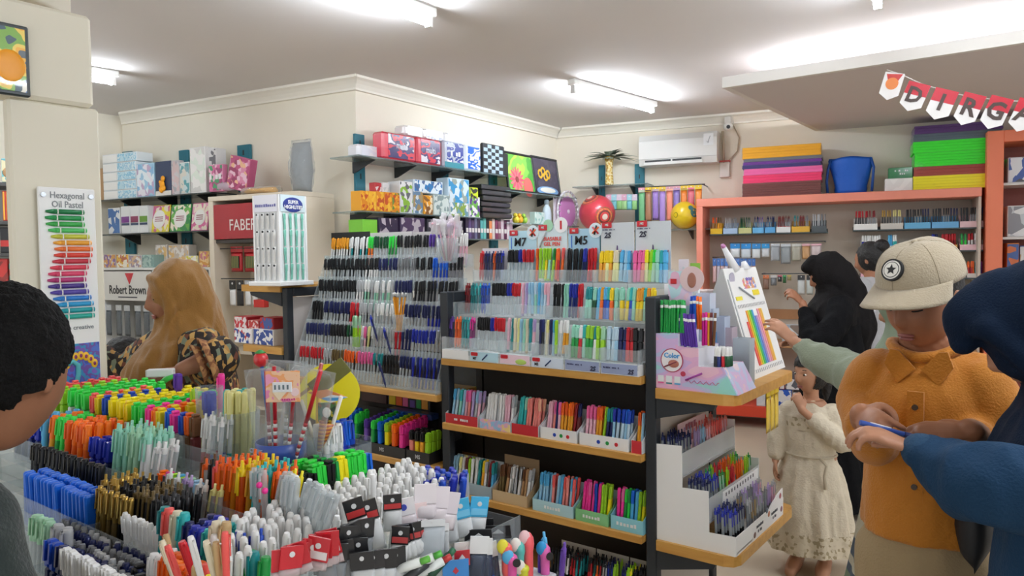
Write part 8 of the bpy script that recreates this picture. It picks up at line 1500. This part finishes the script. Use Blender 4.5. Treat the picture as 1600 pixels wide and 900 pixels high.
bk = mat('0c0c0f', .9, bump=.3, bs=140, spec=.2); v = Vox(); v.loft([(0, 0, .05, .30, .27, .04), (0, 0, .5, .25, .22, .035), (0, 0, .9, .20, .165, .02), (0, 0, 1.1, .185, .15, .01), (0, 0, 1.22, .18, .125, 0), (0, 0, 1.29, .09, .08, 0)], K=56, folds=8); v.limb([(-.14, 0, 1.23), (-.21, .04, 1.14), tuple(el), tuple(el*.25+wl*.75)], [.075, .075, .068, .045], n=18); v.limb([(.14, 0, 1.23), (.21, .02, 1.13), (.22, .08, 1.0), (.18, .17, .985)], [.075, .075, .068, .04], n=18); v.out('coat', bk, t, .010, 2, .010, 9)
v = Vox(); v.ell((0, 0, 0), (.102, .118, .128), T @ Matrix.Translation((0, -.026, .010))); v.limb([T @ Vector((0, .03, .10)), T @ Vector((0, .085, .085))], [.045, .035], n=14, wide=(1, 0, 0)); v.limb([T @ Vector((0, -.06, -.02)), (0, -.07, 1.28), (0, -.11, 1.10), (0, -.12, .98)], [.10, .11, .12, .08], n=18); v.loft([(0, .02, 1.12, .20, .17, .03), (0, .01, 1.22, .18, .15, .015), (0, 0, 1.30, .11, .11, 0), (0, .03, 1.35, .085, .085, 0)], K=48, folds=7); v.out('hijab', mat('100d0e', .85, bump=.25, bs=120, spec=.25), t, .009, 2, .010, 9)
# ---------------------------------------------------------------- person in grey behind her
base = (-1.06, 5.42); rz = R(75)
t = thing('person', 'person in a pale grey sweater with dark tied hair behind the person in black', 'person', (*base, 0), rz)
T = HT((0, .02, 1.49), -15, 0, 0); v = Vox(); v.head(T, .98); v.limb([(0, -.01, 1.34), (0, .0, 1.40), (0, .01, 1.45)], [.06, .052, .055]); torso(v, .90, 1.32, .17); legs(v, .88, .09); v.limb([(.16, 0, 1.31), (.24, .0, 1.15), (.22, .10, 1.02), (.12, .22, 1.04)], [.05, .045, .036, .024]); v.hand((.12, .22, 1.04), (-.6, .7, .1), (.5, .3, .8), thumb=-1, curl=.6); v.limb([(-.16, 0, 1.31), (-.22, .0, 1.18), (-.22, .08, 1.02), (-.14, .2, 1.0)], [.05, .045, .036, .024]); v.hand((-.14, .2, 1.0), (.5, .8, 0), (-.5, 0, .8), thumb=1, curl=.6); v.out('body', skin('a87458'), t, .007, 2)
v = Vox(); v.ell((0, 0, 0), (.082, .098, .112), T @ Matrix.Translation((0, -.018, .014))); v.ell((0, 0, 0), (.05, .05, .045), T @ Matrix.Translation((0, -.10, .07))); v.out('hair', mat('110d0d', .6, bump=.5, bs=90), t, .007, 1, .004, 40, keep=lambda c: (T.inverted() @ c).y < .045 or (T.inverted() @ c).z > .06)
v = Vox(); v.loft([(0, 0, .78, .19, .15, .02), (0, 0, 1.0, .185, .145, .01), (0, 0, 1.2, .19, .135, 0), (0, 0, 1.32, .15, .10, 0), (0, 0, 1.375, .075, .07, 0)], K=48, folds=7); v.limb([(.14, 0, 1.30), (.24, .0, 1.15), (.23, .09, 1.03), (.16, .18, 1.03)], [.075, .078, .066, .046], n=18); v.limb([(-.14, 0, 1.30), (-.22, .0, 1.18), (-.22, .08, 1.03), (-.165, .17, 1.01)], [.075, .075, .066, .046], n=18); v.out('sweater', mat('b4b4b6', .9, bump=.3, bs=120), t, .010, 2, .009, 9)
v = Vox(); v.loft([(0, 0, .05, .22, .20, .03), (0, 0, .5, .2, .18, .02), (0, 0, .9, .17, .14, 0)], K=40, folds=7); v.out('skirt', mat('2f5a8a', .85, bump=.3, bs=150), t, .012, 2, .006, 9)
# ---------------------------------------------------------------- boy in the left foreground, seen from behind
base = (-1.352, .325); rz = R(14)
t = thing('person', 'person with short black hair and a dark green shirt in the left foreground', 'person', (*base, 0), rz)
T = HT((.125, .070, 1.388), -14, 22, 0); v = Vox(); v.head(T, 1.0); v.limb([(0, -.02, 1.20), (.05, .01, 1.27), (.11, .045, 1.35)], [.068, .058, .058]); torso(v, .80, 1.19, .15); legs(v, .80, .09, .44)
for sx in (-1, 1): v.limb([(sx*.145, 0, 1.16), (sx*.17, .0, 1.05), (sx*.175, .03, .93), (sx*.14, .10, .86)], [.050, .042, .034, .023]); v.hand((sx*.14, .10, .86), (-sx*.3, .7, -.5), (sx*.8, .2, .4), thumb=-sx, curl=.5, sc=.92)
v.out('body', skin('8f6248'), t, .0048, 2); face(t, T)
Ti = T.inverted(); v = Vox(); v.ell((0, 0, 0), (.086, .104, .112), T @ Matrix.Translation((0, -.012, .022)), 28, 20)
def kp(c):
    q = Ti @ c; low = -.058 if q.y < -.05 else (-.035 + .9*max(0, q.y+.03) if abs(q.x) > .04 else -.06)
    return q.z > low and (q.y < .06 or q.z > .065)
v.out('hair', mat('060505', .8, bump=.6, bs=160, spec=.2), t, .005, 1, .004, 60, keep=kp)
v = Vox(); v.loft([(0, 0, .74, .175, .15, .02), (0, 0, .95, .168, .14, .012), (0, 0, 1.08, .168, .13, 0), (0, -.004, 1.18, .155, .11, 0), (.02, -.002, 1.235, .11, .088, 0), (.045, .006, 1.262, .078, .074, 0)], K=56, folds=7)
for sx in (-1, 1): v.limb([(sx*.11, 0, 1.175), (sx*.165, .0, 1.06), (sx*.174, .03, .93)], [.075, .070, .062], n=18)
v.out('shirt', mat('1d2a28', .9, bump=.35, bs=160, sheen=.25), t, .008, 2, .009, 9)
v = Vox(); v.loft([(0, 0, .72, .165, .125), (0, 0, .85, .16, .12)], K=40)
for sx in (-1, 1): v.limb([(sx*.08, 0, .78), (sx*.092, .01, .44), (sx*.095, 0, .06)], [.10, .085, .07], n=18)
v.out('trousers', mat('22242a', .85), t, .012, 2)
# ---------------------------------------------------------------- woman in the mustard hijab
base = (-2.665, 1.51); rz = R(168); LO = lambda px, py, d: loc_of(px, py, d, base, rz)
t = thing('person', 'person in a mustard hijab and batik dress holding a white box', 'person', (*base, 0), rz)
T = HT((0, .045, 1.415), -10, 0, 0); v = Vox(); v.head(T, .98); v.limb([(0, -.01, 1.26), (0, .015, 1.33), (0, .03, 1.37)], [.06, .052, .055]); torso(v, .86, 1.25, .165); legs(v, .84, .09)
hd = LO(256, 584, 2.56); wl = LO(284, 577, 2.56); el = LO(343, 556, 2.62); wr = LO(150, 560, 2.95); er = (Vector((.17, 0, 1.22))*.45+wr*.55)+Vector((.04, 0, -.08))
v.limb([(-.15, 0, 1.24), (-.21, .0, 1.18), tuple(el), tuple((el+wl)/2), tuple(wl)], [.052, .047, .040, .035, .026]); v.hand(wl, hd-wl, (-.4, 0, 1), thumb=1, curl=.6, sc=.95, pinch=True); v.limb([(.15, 0, 1.24), tuple((er+Vector((.17, 0, 1.24)))/2), tuple(er), tuple(wr)], [.052, .046, .038, .025]); v.hand(wr, wr-er, (.3, 0, 1), thumb=-1, curl=.4, sc=.95)
v.out('body', skin('9a6a50'), t, .005, 2); face(t, T, .98, closed=False)
batik = prt(['1c1714', '2a1e18', 'b08446', '1c1714', '6a3a26', '76806c', 'c09a58', '241a16'], 42, 'voronoi', rough=.8, coat=0, stretch=(1.6, 1.6, .9), seed=.3)
v = Vox(); v.loft([(0, 0, .05, .26, .25, .04), (0, 0, .5, .24, .22, .035), (0, 0, .9, .215, .18, .02), (0, 0, 1.08, .205, .165, .01), (0, 0, 1.22, .19, .13, 0), (0, 0, 1.29, .09, .08, 0)], K=64, folds=8)
v.limb([(-.14, 0, 1.23), (-.21, .0, 1.17), tuple(el), tuple(el*.82+wl*.18)], [.080, .080, .072, .062], n=22); v.limb([(.14, 0, 1.23), tuple((er+Vector((.17, 0, 1.24)))/2), tuple(er), tuple(er*.35+wr*.65)], [.08, .08, .075, .07], n=20); v.out('batik_dress', batik, t, .009, 2, .010, 9)
# ruffled cuffs
for k in range(2):
    c = el*(.78-.16*k)+wl*(.22+.16*k) if False else el + Vector((-.045+.02*k, -.055, -.035-.045*k)); m = MB(); K = 40; vs = []
    ax = (wl-el).normalized(); q = ax.to_track_quat('Z', 'Y')
    for f, r in ((0, .058), (.5, .072), (1.0, .084)):
        for i in range(K): a = 2*pi*i/K; rr = (r-.012*k)*(1+.05*f*sin(11*a)); vs.append(el*.90+wl*.10 + q @ Vector((rr*cos(a), rr*sin(a), .035*f + .03*k)))
    m.add(vs, [(j*K+i, j*K+(i+1) % K, (j+1)*K+(i+1) % K, (j+1)*K+i) for j in range(2) for i in range(K)], 0, True); o = m.out('sleeve_ruffle', prt(['a8764a', '7a4a30', 'b88a58', '8a5a3a'], 70, 'voronoi', rough=.8, coat=0), t); sd = o.modifiers.new('thick', 'SOLIDIFY'); sd.thickness = .003
hm = mat('8f6426', .85, bump=.25, bs=200, sheen=.3, var=.06, vs=6); v = Vox(); v.ell((0, 0, 0), (.098, .116, .126), T @ Matrix.Translation((0, -.028, .014)))
loop = []
for i in range(17): a = 2*pi*i/16; loop.append(T @ Vector((.074*cos(a), .042+.02*sin(a)**2, -.012+.098*sin(a))))
v.limb(loop, [.018]*17, n=10, seg=48); v.limb([T @ Vector((0, -.06, -.02)), (0, -.04, 1.29), (0, -.05, 1.22)], [.088, .095, .10], n=18)
v.loft([(.0, .15, .97, .07, .06, .08), (0, .135, 1.05, .12, .10, .06), (0, .09, 1.14, .155, .135, .04), (0, .04, 1.22, .165, .135, .02), (0, .01, 1.29, .12, .11, .01), (0, .02, 1.36, .085, .085, 0)], K=72, folds=9)
v.out('hijab', hm, t, .007, 2, .009, 11)
# white box and green strap in her hand
p = at(250, 582, 2.50); a = thing('held_box', 'small white box held over the neon highlighters', 'box', p, YAW+R(8)); MB().rbox(-.04, .045, -.015, .015, -.014, .012, .003).out('box_body', mat('e4e6e6', .4), a); bx(a, 'box_flap', -.042, -.038, -.013, .013, -.012, .010, mat('c8cccc', .4))
p = at(252, 597, 2.47); a = thing('green_strap', 'bright green twisted strap hanging from the hand with the white box', 'strap', p); MB().tube([CROT @ Vector(q) for q in ((.045, .022, 0), (.02, .010, .01), (0, -.004, 0), (-.02, -.025, .01), (-.026, -.055, 0))], .008, 8, rr=[.006, .010, .009, .007, .004]).out('strap_body', mat('35b840', .4), a); MB().ball(CROT @ Vector((-.026, -.066, 0)), .008, 8, 6).out('strap_tip', mat('c86a2a', .5), a)
# ---------------------------------------------------------------- child by her side
base = (-3.06, 1.47); rz = R(128)
t = thing('person', 'child with short dark hair beside the batik dress, only the head showing', 'person', (*base, 0), rz)
T = HT((0, .02, 1.125), -4, -18, 0); v = Vox(); v.head(T, .92); v.limb([(0, -.01, .96), (0, .0, 1.01), (0, .01, 1.06)], [.045, .04, .044]); torso(v, .66, .95, .125, .105, .08); legs(v, .64, .065, .34, (.065, .045, .033))
for sx in (-1, 1): v.limb([(sx*.115, 0, .94), (sx*.16, .0, .83), (sx*.165, .04, .72), (sx*.14, .10, .66)], [.038, .034, .03, .02]); v.hand((sx*.14, .10, .66), (-sx*.2, .6, -.6), (sx, 0, .2), thumb=-sx, curl=.5, sc=.75)
v.out('body', skin('8a5a44'), t, .0065, 2); face(t, T, .92, closed=False); Ti3 = T.inverted()
v = Vox(); v.ell((0, 0, 0), (.080, .096, .106), T @ Matrix.Translation((0, -.014, .016))); v.out('hair', mat('0f0b0a', .6, bump=.6, bs=120), t, .006, 1, .004, 50, keep=lambda c: (Ti3 @ c).y < .045 - .25*max(0, -(Ti3 @ c).z) or (Ti3 @ c).z > .058)
v = Vox(); v.loft([(0, 0, .45, .16, .13, .02), (0, 0, .7, .13, .10, .01), (0, 0, .9, .13, .095, 0), (0, 0, .965, .08, .07, 0), (0, 0, .99, .05, .05, 0)], K=40, folds=6)
for sx in (-1, 1): v.limb([(sx*.10, 0, .935), (sx*.16, .0, .83), (sx*.165, .03, .75)], [.055, .052, .046], n=14)
v.out('shirt', mat('6a4a34', .85), t, .010, 2, .006, 12)
